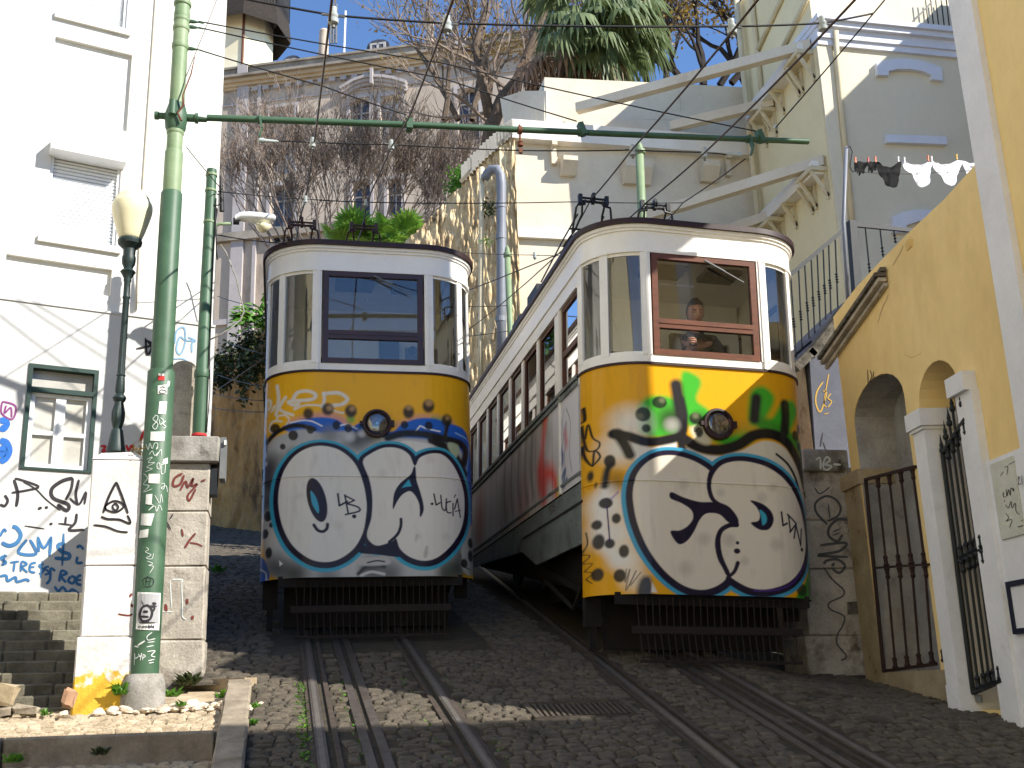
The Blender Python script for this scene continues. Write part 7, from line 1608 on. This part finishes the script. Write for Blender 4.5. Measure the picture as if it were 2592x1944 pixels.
mb = MB(); mb.obox(PA.pt((uL+uR)/2, zcA/2+2.5, -5), (PA.u, PA.n, (0, 0, 1)), ((uR-uL)/2-.02, 4.5, zcA/2-2.8)); mb.build('mass', mt['palace'], pal)
for (a, b, c, d), lite in zip(wins, (1, 0, 1, 0, 0, 0, 0)):
    wo_ = MB(); fbox(wo_, PA, a-.0, d, c+.0, b+.0, -.3, -.26); wn_ = wo_.build('window', mt['glasslite'] if lite else mt['glassdark'], pal)
    fm = MB(); m_ = (a+c)/2
    for q in ((a, d, a+.05, b), (c-.05, d, c, b), (m_-.03, d, m_+.03, b), (a+.05, b-.62, c-.05, b-.56), (a+.05, (b+d)/2-.5, c-.05, (b+d)/2-.45)): fbox(fm, PA, *q, -.259, -.2)
    fm.build('frame', mt['woodpale'], wn_)
    sr = MB()
    for q in ((a-.15, d-.1, a, b+.02), (c, d-.1, c+.15, b+.02), (a-.15, b+.02, c+.15, b+.18)): fbox(sr, PA, *q, .0, .07)
    sr.build('surround', mt['palstone'], wn_)
# pilasters, cornice, blocks
for x0, x1 in ((511, 536), (556, 563)):
    a, b = A(x0, 300)[0], A(x1, 300)[0]; mb = MB(); fbox(mb, PA, a, 6, b, zc-.6, .0, .14); mb.build('pilaster', mt['palstone'], pal)
for (z0, z1, d, m_) in ((zcA-1.0, zcA-.9, .1, 'palochre'), (zcA-.9, zcA-.76, .2, 'palochre'), (zcA-.76, zcA-.6, .32, 'palochre'), (zcA-.6, zcA-.48, .5, 'palcorn'), (zcA-.48, zcA-.06, .18, 'palcorn'), (zcA-.06, zcA+.04, .26, 'palcorn'), (zcA-1.75, zcA-1.68, .06, 'palstone'), (A(520, 522)[1], A(520, 505)[1], .25, 'palcorn'), (A(520, 700)[1], A(520, 688)[1], .12, 'palstone')):
    mb = MB(); fbox(mb, PA, uL-.05, z0, uR, z1, .0, d); mb.build('cornice', mt[m_], pal)
for k in range(28):
    u_ = A(548, 160)[0]+k*.5; mb = MB(); fbox(mb, PA, u_, zcA-1.2, u_+.27, zcA-1.02, .0, .18); mb.build('modillion', mt['palstone'], pal)
for x0, x1 in ((520, 541), (980, 1010)):
    a, b = A(x0, 140)[0], A(x1, 140)[0]; mb = MB(); fbox(mb, PA, a, zcA-.47, b, zcA+.06, .262, .32); mb.build('parapet_pier', mt['palstone'], pal)
ar = [A(*Zp(*p)) for p in ((735, 683), (830, 625), (900, 602), (960, 596), (1040, 600), (1110, 612), (1195, 638))]
mb = MB()
for off, dz, d in ((0, 0, .16), (0, .13, .26), (0, .27, .36)):
    for p, q in zip(ar[:-1], ar[1:]): mb.bar(PA.pt(p[0], p[1]+dz, d/2), PA.pt(q[0], q[1]+dz, d/2), d, .13)
mb.build('pediment', mt['palstone'], pal)
mb = MB(); a, b = A(*Zp(935, 515)), A(*Zp(985, 630)); fbox(mb, PA, a[0]+.1, b[1]+.1, b[0]-.1, a[1], .0, .45); mb.build('keystone', mt['palstone'], pal)
mb = MB(); mb.add([PA.pt(uL, zcA, -.2), PA.pt(uR, zcA, -.2), PA.pt(uR, zcA+1.2, -5), PA.pt(uL, zcA+1.2, -5), PA.pt(uR, zcA, -9), PA.pt(uL, zcA, -9)], [(0, 1, 2, 3), (3, 2, 4, 5)]); mb.build('roof', mt['slate'], pal)
for (xa, ya, xb, yb) in ((910, 285, 1065, 372), (320, 395, 445, 440)):
    dm = Pl(tuple(PA.pt(0, 0, -1.2).xy), None, tuple(PA.pt(5, 0, -1.2).xy)); a, b = dm.uv(*Zp(xa, ya)), dm.uv(*Zp(xb, yb)); cx = (a[0]+b[0])/2; k = (b[0]-a[0])/2; zb_ = b[1]-.6
    ol = [(a[0], zb_), (b[0], zb_), (b[0], a[1]-.3)]+[(cx+k*math.cos(t), a[1]-.3+.3*math.sin(t)) for t in np.linspace(.4, math.pi-.4, 5)]+[(a[0], a[1]-.3)]
    mb = MB(); mb.plate(ol, [], dm.pt, 2.5); do_ = mb.build('dormer', mt['slate'], pal)
    mb = MB()
    for q in ((a[0]+.25, zb_+.3, cx-.05, a[1]-.3), (cx+.05, zb_+.3, b[0]-.25, a[1]-.3)): fbox(mb, dm, *q, .0, .04)
    mb.build('pane', mt['glassdark'], do_); mb = MB()
    for q in ((a[0]+.15, zb_+.2, a[0]+.25, a[1]-.2), (b[0]-.25, zb_+.2, b[0]-.15, a[1]-.2), (cx-.05, zb_+.2, cx+.05, a[1]-.2), (a[0]+.25, a[1]-.3, b[0]-.25, a[1]-.2)): fbox(mb, dm, *q, .0, .06)
    mb.build('frame', mt['woodpale'], do_)
for (xa, ya, xb, yb) in ((577, 215, 638, 420), (1322, 130, 1380, 330)):
    dm = Pl(tuple(PA.pt(0, 0, -.9).xy), None, tuple(PA.pt(5, 0, -.9).xy)); a, b = dm.uv(*Zp(xa, ya)), dm.uv(*Zp(xb, yb)); c = dm.pt((a[0]+b[0])/2, 0); r_ = (b[0]-a[0])/2
    mb = MB(); mb.lathe([(r_*1.05, b[1]-.6), (r_, a[1]-.5), (r_*.95, a[1]-.15), (r_*1.02, a[1]-.1), (r_*.8, a[1]), (.05, a[1]+.05)], c, 16); mb.build('chimney', mt['palace'], pal, smooth=40)
# antenna mast
an = thing('antenna_mast', PA.pt(*A(705, 60), -1), 'thin lattice antenna mast on the palace roof', 'antenna'); mb = MB()
for x in (698, 704, 710): mb.tube([PA.pt(*A(x, 66), -1), PA.pt(*A(x+1, -20), -1)], .05, 5)
for k in range(7): mb.tube([PA.pt(*A(699+(k % 2)*11, 62-k*11), -1), PA.pt(*A(710-(k % 2)*11, 52-k*11), -1)], .03, 4)
mb.build('lattice', mt['boxgrey'], an); mb = MB(); mb.tube([PA.pt(*A(727, 100), -1), PA.pt(*A(731, -5), -1)], .05, 5); mb.tube([PA.pt(*A(671, 95), -1), PA.pt(*A(673, 80), -1)], .06, 5); mb.build('whip', mt['lampbody'], an)
# tower with balcony at the palace corner
YT = 47.; tc = at_y(528, 90, YT); tw = thing('lookout_tower', V((tc.x, YT, 20)), 'cream octagonal lookout tower with dark eaves and balcony behind the palace', 'tower')
def zT(y): return at_y(550, y, YT).z
rT = abs(at_y(590, 90, YT).x-tc.x)
def oct_(mb, prof): return mb.lathe(prof, (tc.x, YT, 0), 8)
oct_(MB(), [(rT, 10), (rT, zT(62))]).build('wall', mt['tower'], tw)
oct_(MB(), [(rT*.99, zT(62)), (rT*1.02, zT(50)), (rT*1.12, zT(40)), (rT*1.3, zT(36)), (rT*1.3, zT(30)), (rT*.9, zT(28))]).build('frieze', mt['palcorn'], tw)
oct_(MB(), [(rT*1.3, zT(34)), (rT*1.62, zT(88)), (rT*1.62, zT(80)), (rT*1.5, zT(20)), (rT, zT(10))]).build('eaves', mt['barkdark'], tw)
for k in range(8):
    a0, a1 = 2*math.pi*k/8, 2*math.pi*(k+1)/8; p, q = V((tc.x+rT*1.55*math.cos(a0), YT+rT*1.55*math.sin(a0), zT(5))), V((tc.x+rT*1.55*math.cos(a1), YT+rT*1.55*math.sin(a1), zT(5)))
    mb = MB(); mb.bar(p+V((0, 0, 1.6)), q+V((0, 0, 1.6)), .08, .08)
    for t in np.linspace(0, 1, 12): c = p+(q-p)*t; mb.tube([c+V((0, 0, -1)), c+V((0, 0, 1.6))], .025, 4)
    mb.build('railing', mt['blackiron'], tw)
oct_(MB(), [(rT*.85, zT(10)), (rT*.85, zT(-80))]).build('upper_room', mt['tower'], tw)
mb = MB()
for a0 in (math.pi*1.25, math.pi*1.5): mb.tube([V((tc.x+rT*1.0*math.cos(a0), YT+rT*1.0*math.sin(a0), 10)), V((tc.x+rT*1.0*math.cos(a0), YT+rT*1.0*math.sin(a0), zT(60)))], .07, 6)
mb.build('downpipe', mt['brass'], tw)

# ------------------------------------------------------------------ trees and plants
def branches(mb, p, d, L, r_, depth, spread, rng, up=.15, split=(2, 3), tips=None, shrink=.74, nseg=3):
    pts = [V(p)]; rad = [r_]; q = V(p); dd = V(d).normalized()
    for k in range(nseg):
        dd = (dd+V((rng.uniform(-1, 1), rng.uniform(-1, 1), rng.uniform(-1, 1)))*.16+V((0, 0, up*.3))).normalized(); q = q+dd*(L/nseg); pts.append(q.copy()); rad.append(r_*(1-.38*(k+1)/nseg))
    mb.tube(pts, rad, 5 if r_ > .03 else 3, cap=False)
    if depth <= 0:
        if tips is not None: tips.append((q.copy(), dd.copy()))
        return
    for k in range(rng.randint(*split)):
        v = V((rng.uniform(-1, 1), rng.uniform(-1, 1), rng.uniform(-.6, 1))); nd = (dd+v*spread+V((0, 0, up))).normalized(); o_ = pts[-1] if k == 0 else pts[rng.randint(1, len(pts)-1)]
        branches(mb, o_, nd, L*shrink*rng.uniform(.75, 1.15), max(r_*.62, .0095), depth-1, spread, rng, up, split, tips, shrink, nseg)
def leaves(mb, tips, n, size, rng, droop=.2, spread=.4, asp=.4):
    for p, d in tips:
        for _ in range(n):
            c = p+V((rng.gauss(0, spread), rng.gauss(0, spread), rng.gauss(0, spread*.7))); a = V((rng.uniform(-1, 1), rng.uniform(-1, 1), rng.uniform(-1, .4))).normalized(); s_ = a.cross(V((rng.uniform(-1, 1), rng.uniform(-1, 1), rng.uniform(-1, 1)))).normalized(); l = size*rng.uniform(.6, 1.3)
            mb.add([c, c+a*l*.5+s_*l*asp*.5, c+a*l, c+a*l*.5-s_*l*asp*.5], [(0, 1, 2, 3)])
rg = random.Random(11)
YB = 33.
bt = thing('bare_shrub_tree', at_y(720, 540, YB), 'broad leafless shrubby tree in front of the palace', 'tree'); mb = MB()
for k in range(38):
    x = 572+k*9.5; p = at_y(x, 530+rg.uniform(-15, 10), YB+rg.uniform(-1, 1)); branches(mb, p, V(((x-745)/240, rg.uniform(-.3, .3), 1.0)), 1.45, .032, 6, .6, rg, .12, (2, 3), None, .80)
mb.build('branches', mt['twig'], bt, recalc=False)
YB2 = 23.
t2 = thing('leafless_tree', at_y(1055, 330, YB2), 'tall leafless tree with dark trunk leaning above the rubble wall', 'tree'); mb = MB()
tr_ = [at_y(*p, YB2) for p in ((1050, 350), (1062, 270), (1085, 215), (1120, 170), (1150, 90), (1180, 20), (1195, -60))]
mb.tube(tr_, [.2, .19, .17, .14, .1, .08, .05], 10); mb.tube([tr_[1], at_y(1040, 170, YB2), at_y(1025, 100, YB2), at_y(1050, 20, YB2), at_y(1045, -60, YB2)], [.15, .11, .08, .06, .04], 8); mb.build('trunk', mt['bark'], t2, smooth=True)
mb = MB(); tips2 = []
for (x, y, dx, dz) in ((1062, 270, -1, .4), (1040, 170, -1, .7), (1025, 100, -.8, .8), (1050, 20, -.4, 1), (1085, 215, .6, .9), (1120, 170, 1, .5), (1150, 90, .8, 1), (1150, 90, -.5, 1), (1180, 20, 1, .6), (1062, 240, -1, -.1), (1085, 215, -.3, 1), (1030, 140, -.9, .2), (1045, 60, .3, 1), (1120, 165, .3, 1), (1100, 195, -.8, .6), (1035, 150, .5, .9), (1170, 50, .3, 1), (1025, 110, -1, .1)):
    branches(mb, at_y(x, y, YB2), V((dx, rg.uniform(-.5, .5), dz)), 1.05, .05, 4, .6, rg, .1, (2, 3), tips2, .78)
mb.build('branches', mt['twig'], t2, recalc=False)
mb = MB(); leaves(mb, tips2[::4], 2, .12, rg, spread=.25); mb.build('last_leaves', mt['leafyel'], t2, recalc=False)
YB3 = 27.
t3 = thing('yellowing_tree', at_y(1500, 180, YB3), 'dark-branched tree with yellowing leaves above the retaining wall', 'tree'); mb = MB(); tips3 = []
for (x, y, dx, dz, L_) in ((1400, 185, -.2, 1, 1.5), (1440, 185, .4, 1, 1.5), (1480, 185, -.6, 1, 1.5), (1520, 185, .2, 1, 1.5), (1555, 185, .5, 1, 1.4), (1580, 180, .8, 1, 1.4), (1610, 180, -.4, 1, 1.5), (1350, 170, .1, 1, 1.6), (1640, 170, -.3, 1, 1.6)):
    branches(mb, at_y(x, y, YB3+rg.uniform(-1.5, 1.5)), V((dx, rg.uniform(-.3, .3), dz)), L_, .12, 5, .62, rg, .1, (2, 3), tips3, .8)
mb.build('branches', mt['barkdark'], t3, recalc=False)
mb = MB(); leaves(mb, tips3, 14, .15, rg, spread=.34, asp=.5); mb.build('crown', mt['leafyel'], t3, recalc=False)
# trees further right / behind in the gaps
t4 = thing('yellow_leaved_tree', at_y(985, 160, 29), 'thin yellow-brown tree at the palace end behind the leafless tree', 'tree'); mb = MB(); tips4 = []
for x in (960, 990, 1020, 1050, 1100): branches(mb, at_y(x, 260, 29+rg.uniform(-1, 1)), V((rg.uniform(-.4, .4), 0, 1)), 2.0, .1, 5, .5, rg, .12, (2, 3), tips4, .8)
mb.build('branches', mt['bark'], t4, recalc=False); mb = MB(); leaves(mb, tips4, 6, .14, rg, spread=.3); mb.build('crown', mt['leafyel'], t4, recalc=False)

def fan_leaf(mb, base, d, size, rng, droop=.3, n=15, hang=0.):
    d = V(d).normalized(); s_ = d.cross(V((0, 0, 1)));
    if s_.length < .1: s_ = V((1, 0, 0))
    s_.normalize(); upn = s_.cross(d).normalized(); stalk = V(base)+d*size*.9-V((0, 0, droop*size*.2))
    mb.tube([V(base), V(base)+d*size*.5+V((0, 0, .04*size)), stalk], [.02*size, .016*size, .012*size], 4, cap=False)
    for k in range(n):
        a = -1.75+3.5*k/(n-1); dv = (d*math.cos(a)+s_*math.sin(a)).normalized(); l = size*(1-.18*abs(a)/1.75)*rng.uniform(.9, 1.05); wd = dv.cross(upn).normalized()*size*.085
        m_ = stalk+dv*l*.55+upn*size*.03; t = stalk+dv*l-V((0, 0, (droop*.5+hang)*l*rng.uniform(.6, 1.2))); m_ = m_-V((0, 0, hang*l*.25))
        mb.add([stalk, m_-wd, t, m_+wd], [(0, 1, 2, 3)])
YP4 = 27.
fp = thing('fan_palm', at_y(820, 540, YP4), 'low bright green fan palm above the shaded car roof', 'palm')
mb = MB(); rg2 = random.Random(5)
for cx_, cy_ in ((765, 505), (800, 500), (840, 492), (870, 500), (745, 518), (890, 505), (820, 520), (855, 520)):
    c = at_y(cx_, cy_+34, YP4+rg2.uniform(-1, 1))
    for k in range(7):
        a = rg2.uniform(0, 6.28); el = rg2.uniform(.2, 1.3); fan_leaf(mb, c, V((math.cos(a)*math.cos(el), math.sin(a)*math.cos(el), math.sin(el))), rg2.uniform(.5, .75), rg2, .3, 17)
mb.build('crown', mt['leafpalm'], fp, recalc=False)
mb = MB(); mb.tube([at_y(820, 620, YP4), at_y(820, 530, YP4)], .3, 10); mb.build('trunk', mt['bark'], fp)
YP5 = 21.
bp = thing('drooping_palm', at_y(1300, 170, YP5), 'big palm with shaggy drooping fronds above the retaining wall', 'palm'); gnm, dry = MB(), MB(); rg3 = random.Random(9)
for k in range(85):
    x = rg3.gauss(1285, 48); x = min(max(x, 1205), 1370); y = rg3.uniform(-40, 100) if x < 1370 else rg3.uniform(-40, 60); c = at_y(x, y, YP5+rg3.uniform(-.9, .9)); sg = (x-1285)/90
    fan_leaf(gnm, c, V((sg*rg3.uniform(.4, 1.2)+rg3.uniform(-.4, .4), rg3.uniform(-1, .3), rg3.uniform(-.7, .4))), rg3.uniform(.5, .75), rg3, .6, 15, 1.0)
for k in range(70):
    x = rg3.uniform(1130, 1345); y = rg3.uniform(95, 165) ; c = at_y(x, y, YP5+rg3.uniform(-.5, .5)); fan_leaf(dry, c, V((rg3.uniform(-.6, .6), rg3.uniform(-.6, .2), -.7)), rg3.uniform(.4, .55), rg3, .6, 9, 1.1)
gnm.build('fronds', mt['leafpalmd'], bp, recalc=False); dry.build('dry_fronds', mt['leafdry'], bp, recalc=False)
mb = MB(); mb.tube([at_y(1290, 260, YP5+.3), at_y(1288, 60, YP5+.3)], .25, 10); mb.build('trunk', mt['bark'], bp)
# plants on the walls
def clump(name, label, boxes, mat, n, size, cat='shrub', asp=.45):
    mb = MB(); r_ = random.Random(len(label))
    for (x, y, Y, sx, sy) in boxes:
        for _ in range(n):
            px, py = r_.gauss(x, sx), r_.gauss(y, sy); leaves(mb, [(at_y(px, py, Y+r_.uniform(-.25, .1)), V((0, 0, 1)))], 1, size, r_, spread=.03, asp=asp)
    o = mb.build(name, mat, recalc=False); tag(o, label, cat); return o
clump('wall_shrub', 'bright green shrub growing on top of the rubble wall', [(995, 382, 19.2, 9, 12), (1020, 378, 18.9, 8, 9), (985, 405, 19.4, 8, 10)], mt['leafgrn'], 330, .1)
clump('hanging_ivy', 'dark hanging ivy over the ochre wall top', [(500, 770, 25.2, 16, 18), (530, 760, 24.6, 16, 22), (470, 785, 25.8, 9, 10), (527, 815, 24.6, 6, 22), (555, 790, 24.2, 14, 20), (480, 820, 25.4, 10, 12), (545, 730, 24.4, 16, 14)], mt['leafdark'], 260, .14, 'ivy', .5)
clump('wall_tuft', 'small dark tuft on the rubble wall beside the grey pipe', [(1056, 448, 17.6, 5, 7)], mt['leafdark'], 120, .08); clump('wall_tuft', 'tiny green tuft lower on the rubble wall near the pipe', [(1048, 520, 17.6, 4, 5), (1092, 585, 17.6, 3, 6)], mt['leafgrn'], 60, .06)
fn = MB(); rg4 = random.Random(3)
for k in range(40):
    c = at_y(570+rg4.uniform(-14, 10), 690+rg4.uniform(-12, 20), 24.); a = rg4.uniform(0, 6.28); d = V((math.cos(a)-.5, -.4, rg4.uniform(.0, .9))); q = c.copy()
    for s_ in range(5):
        n2 = q+d.normalized()*.16; w2 = V((d.y, -d.x, .3)).normalized()*.10; fn.add([q, q+w2*.7-V((0, 0, .05)), n2, q-w2*.7-V((0, 0, .05))], [(0, 1, 2, 3)]); q = n2; d = d+V((0, 0, -.25))
o = fn.build('wall_fern', mt['leafgrn'], recalc=False); tag(o, 'green fern at the ochre wall top beside the shaded car', 'fern')
clump('lamp_pillar_bush', 'small yellowish bush between the lamp pillar and the green pole', [(303, 975, 8.1, 4, 9)], mt['leafyel'], 160, .025)
# ================================================================== OVERHEAD LINES
def contact(x, y, h=4.25):
    """point where the line of sight meets the sloping plane of the contact wires"""
    d = ray(x, y); t = (CAM.y*0+h-CAM.z)/(d.z-G*d.y); return CAM+d*t
def wire(name, pts, r_, mat, label, grp, cat='wire'):
    mb = MB(); q = [V(p) for p in pts]; out = []
    for a, b in zip(q[:-1], q[1:]):
        for k in range(4): t = k/4; out.append(a+(b-a)*t-V((0, 0, .012*(b-a).length*4*t*(1-t)*.5)))
    out.append(q[-1]); mb.tube(out, r_, 6); o = mb.build(name, mat, smooth=True); tag(o, label, cat, grp); return o
CW = 'contact wires above the tracks'; SW = 'black span wires'
def ext(a, b, k): return b+(b-a)*k
T1 = [contact(718, -10), contact(680, 300), contact(660, 430), contact(647, 474)]
T2 = [contact(982, -10), contact(885, 250), contact(845, 318), contact(791, 437), contact(787, 478)]
T3 = [contact(1645, -10), contact(1366, 322), contact(1276, 432)]
T4 = [contact(1856, -10), contact(1522, 330), contact(1405, 430)]
wire('contact_wire', T1+[V((T1[-1].x-.1, 16, G*16+4.25)), V((-1, 22, G*22+4.2))], .0075, mt['trolley'], 'contact wire ending over the left collector of the shaded car', CW)
wire('contact_wire', T2+[V((T2[-1].x, 16, G*16+4.25)), V((-.4, 22, G*22+4.2))], .0075, mt['trolley'], 'contact wire ending over the right collector of the shaded car', CW)
wire('contact_wire', T3+[contact(1215, 540, 4.2), contact(1000, 720, 4.1)], .0075, mt['trolley'], 'contact wire passing the left collector of the nearer car', CW)
wire('contact_wire', T4+[contact(1330, 495, 4.2), V((2.0, 17, G*17+4.2))], .0075, mt['trolley'], 'contact wire passing the right collector of the nearer car', CW)
Y5 = 5.5
s1 = [at_y(*p, Y5) for p in ((500, -8), (720, 33), (965, 50), (1580, 57), (1776, 50), (1886, 29))]
wire('span_wire', s1, .0065, mt['wire'], 'topmost black span wire carrying four insulators', SW)
def P79(x, y): return at_y(x, y, 7.9)
s2 = [P79(*p) for p in ((428, 46), (955, 136), (1636, 284))]; s3 = [P79(*p) for p in ((428, 59), (960, 170), (1246, 262))]; s4 = [P79(*p) for p in ((424, 106), (700, 187), (878, 248))]
wire('span_wire', s2, .0055, mt['wire'], 'stay wire from the green pole to the outer end of its arm', SW); wire('span_wire', s3, .0055, mt['wire'], 'stay wire from the green pole to the third clamp of its arm', SW); wire('span_wire', s4, .0055, mt['wire'], 'lowest stay wire from the green pole to the middle clamp of its arm', SW)
s5 = [P79(*p) for p in ((568, 302), (675, 307), (845, 312), (1122, 325), (1366, 324), (1521, 329), (1600, 336))]
wire('span_wire', s5, .0055, mt['wire'], 'span wire hung just below the green arm', SW)
s6 = [V((X2P+.06, Y2P, z2p(412))), at_y(660, 430, 9.3), at_y(790, 437, 9.4), at_y(1240, 436, 9.6), at_y(1475, 438, 9.6)]
wire('span_wire', s6, .005, mt['wire'], 'span wire from the slim pole across to the nearer car collectors', SW)
wire('span_wire', [V((X2P+.06, Y2P, z2p(506))), at_y(600, 525, 10.2), at_y(1010, 546, 14), at_y(1155, 551, 14.5), at_y(1230, 552, 15)], .006, mt['wire'], 'span wire from the slim pole passing behind the shaded car roof', SW)
wire('span_wire', [at_y(600, 632, 12), at_y(1010, 662, 16), at_y(1096, 660, 16.9)], .007, mt['wire'], 'span wire tied to the thin green pole, upper one', SW); wire('span_wire', [at_y(1000, 727, 16), at_y(1098, 715, 16.9)], .007, mt['wire'], 'span wire tied to the thin green pole, lower one', SW)
wire('stay_wire', [at_y(1916, -6, 6.5), at_y(1676, 275, 7.85)], .006, mt['wire'], 'stay wire rising from the arm tip past the cream house', SW); wire('stay_wire', [P79(1610, 343), at_y(1475, 438, 9.6), at_y(1415, 505, 11)], .006, mt['trolley'], 'stay wire from the arm hanger down to the nearer car roof', SW)
wire('drop_cable', [V((X2P+.1, Y2P-.02, z2p(330))) if False else P79(403, 318), at_y(480, 410, Y2P)], .004, mt['wire'], 'thin cable from the big green pole to the slim pole', SW)
wire('drop_cable', [P79(470, -5), P79(400, 170)], .003, mt['trolley'], 'thin cable hanging beside the big green pole top', SW)
for a, b, lab in (((470, 640), (570, 665), 'first'), ((480, 735), (575, 765), 'second'), ((470, 640+170), (575, 835), 'third'), ((458, 850), (575, 866), 'fourth'), ((455, 880), (575, 890), 'fifth')):
    wire('thin_line', [at_y(*a, 16), at_y(*b, 13)], .006, mt['wire'], lab+' thin line from the top, crossing before the ochre wall', SW)
wire('thin_line', [at_y(455, 850, 17), at_y(575, 770, 14)], .007, mt['trolley'], 'slanting brown line crossing before the ochre wall', SW)
wc = MB(); wc.tube([at_y(*p, 9.6) for p in ((476, 528), (488, 545), (510, 600), (522, 650), (527, 672), (520, 690), (500, 708), (478, 722), (455, 733))], .007, 6); o = wc.build('cable_bundle', mt['stonegrey'], smooth=True); tag(o, 'pale twisted cable bundle swooping beside the slim pole', 'cable')
# insulators
def insulator(c, lab, s_=1., mat='porcelain', ax=None):
    t = thing('insulator', c, lab, 'insulator', 'porcelain insulators on the wires'); mb = MB()
    mb.lathe([(.012*s_, -.06*s_), (.03*s_, -.055*s_), (.034*s_, -.03*s_), (.02*s_, -.022*s_), (.03*s_, -.01*s_), (.03*s_, .005*s_), (.018*s_, .012*s_), (.022*s_, .02*s_), (.022*s_, .05*s_), (.012*s_, .055*s_)], c, 14); mb.build('porcelain', mt[mat], t, smooth=40)
    for pq, rr in (((V((-.07, 0, 0)), V((-.02, 0, 0))), .008), ((V((.02, 0, 0)), V((.07, 0, -.005))), .008), ((V((0, 0, -.055)), V((0, 0, -.085))), .012)): mb = MB(); mb.tube([c+pq[0]*s_, c+pq[1]*s_], rr*s_, 6); mb.build('clip', mt['boxgrey'], t)
for p, lab, s_ in ((s1[1], 'insulator on the top span wire in front of the antenna mast', .95), (s1[2], 'insulator on the top span wire before the leafless tree', .95), (s1[3], 'insulator on the top span wire beside the cream house corner', .95), (s1[4], 'dark insulator on the top span wire before the house cornice', .9)): insulator(p, lab, s_)
for p, lab, s_ in ((s5[1], 'insulator below the arm over the shaded car, left one', .75), (s5[2], 'insulator below the arm over the shaded car, right one', .75), (s5[4], 'insulator below the arm over the nearer car, left one', .9), (s5[5], 'insulator below the arm over the nearer car, right one', .9), (s6[1], 'small insulator above the shaded car, left collector', .6), (s6[2], 'small rusty insulator above the shaded car, right collector', .6), (at_y(1155, 551, 14.5), 'tiny insulator beside the grey drainpipe', .9)): insulator(p, lab, s_)
# the long green arm with its clamps
arm = thing('pole_arm', P79(437, 254), 'long horizontal green pipe arm reaching from the big pole over both tracks', 'pole arm')
a0, a1_ = V((XP+.2, 7.9, P79(437, 254).z)), P79(1746, 306)
mb = MB(); mb.tube([a0, a0+(a1_-a0)*.33-V((0, 0, -.01)), a0+(a1_-a0)*.66, a1_], [.0265, .026, .0255, .025], 16); mb.build('pipe', mt['poledark'], arm, smooth=40)
def armz(x): 
    q = P79(x, 260); t = (q.x-a0.x)/(a1_.x-a0.x); return a0+(a1_-a0)*t
mb = MB(); mb.tube([a0-V((.04, 0, 0)), a0+V((.03, 0, 0))], .029, 12); mb.build('white_joint', mt['lampbody'], arm)
for x, kind in ((561, 'hook'), (884, 'clamp'), (1122, 'rod'), (1252, 'tilt'), (1634, 'tilt'), (1612, 'hook')):
    c = armz(x); mb = MB(); AX2 = ((0, 1, 0), (0, 0, 1), (1, 0, 0)); mb.lathe([(.03, -.018), (.035, -.016), (.035, .016), (.03, .018)], c, 14, AX2)
    if kind == 'hook': mb.bar(c+V((-.005, -.03, .02)), c+V((.022, -.03, -.09)), .05, .014); mb.bar(c+V((.022, -.03, -.085)), c+V((.0, -.03, -.165)), .042, .012)
    if kind == 'clamp': mb.box((c.x-.025, c.y-.05, c.z-.04), (c.x+.025, c.y+.04, c.z+.045)); mb.tube([c+V((.01, -.03, .03)), c+V((-.03, -.03, .05))], .012, 6)
    if kind == 'rod': mb.tube([c+V((0, 0, .05)), c+V((0, 0, -.12))], .009, 6); mb.lathe([(.01, -.15), (.024, -.145), (.026, -.13), (.018, -.12), (.024, -.11), (.012, -.1)], c, 10); mb.box((c.x-.015, c.y-.015, c.z-.21), (c.x+.015, c.y+.015, c.z-.17))
    if kind == 'tilt': mb.obox(c+V((.01, -.02, .02)), (V((.9, 0, .3)).normalized(), (0, 1, 0), V((-.3, 0, .9)).normalized()), (.022, .035, .055))
    mb.build('clamp', mt['poledark'] if kind != 'rod' else mt['brass'], arm, smooth=40)
for (x, y), lab in (((574, 304), 'white'), ((1590, 334), 'white')):
    c = P79(x, y); mb = MB(); mb.lathe([(.008, -.06), (.02, -.05), (.022, -.02), (.014, 0), (.012, .08), (.006, .1)] if x < 1000 else [(.006, -.1), (.012, -.08), (.014, 0), (.022, .02), (.02, .05), (.008, .06)], c, 10, ((0, 1, 0), (0, 0, 1), (1, 0, 0))); mb.build('end_insulator', mt['porcelain'], arm, smooth=40)
c = P79(1676, 274); mb = MB(); mb.lathe([(.01, -.02), (.02, -.012), (.02, .012), (.01, .02)], c, 10); mb.build('end_insulator', mt['porcelain'], arm)
for y_ in (46, 58, 105):
    mb = MB(); c = P79(410, y_); mb.tube([V((XP+.055, 7.9, c.z)), V((XP+.085, 7.9, c.z)), V((XP+.12, 7.9, c.z-.002))], [.014, .016, .009], 8); mb.tube([V((XP+.12, 7.9, c.z-.002)), V((XP+.17, 7.9, c.z-.008))], .006, 6); mb.build('wire_lug', mt['poledark'], pole)
# ================================================================== the street's other houses, behind and beside the viewer: their shade and reflected light fall into the picture
def block(name, x0, y0, x1, y1, h, label, z0=-1., m_='plaster_dk'):
    t = thing(name, ((x0+x1)/2, (y0+y1)/2, z0), label, 'house', 'houses behind the viewer')
    mb = MB(); mb.box((x0, y0, z0), (x1, y1, h)); mb.build('wall', mt[m_], t)
    mb = MB(); mb.box((x0-.2, y0-.2, h), (x1+.2, y1+.2, h+.18)); mb.build('roof', mt['slate'], t)
block('terraced_house', 5.0, -14, 14, .9, 8.6, 'plain plastered house behind the viewer on the sunny side')
block('neighbour_house', 13, 7, 18, 14.8, 14.5, 'plain plastered house beyond the yellow one, out of the picture')
block('opposite_house', -16, -26, -4.6, 3.2, 13, 'sunlit cream house behind the viewer on the shady side', m_='cream')
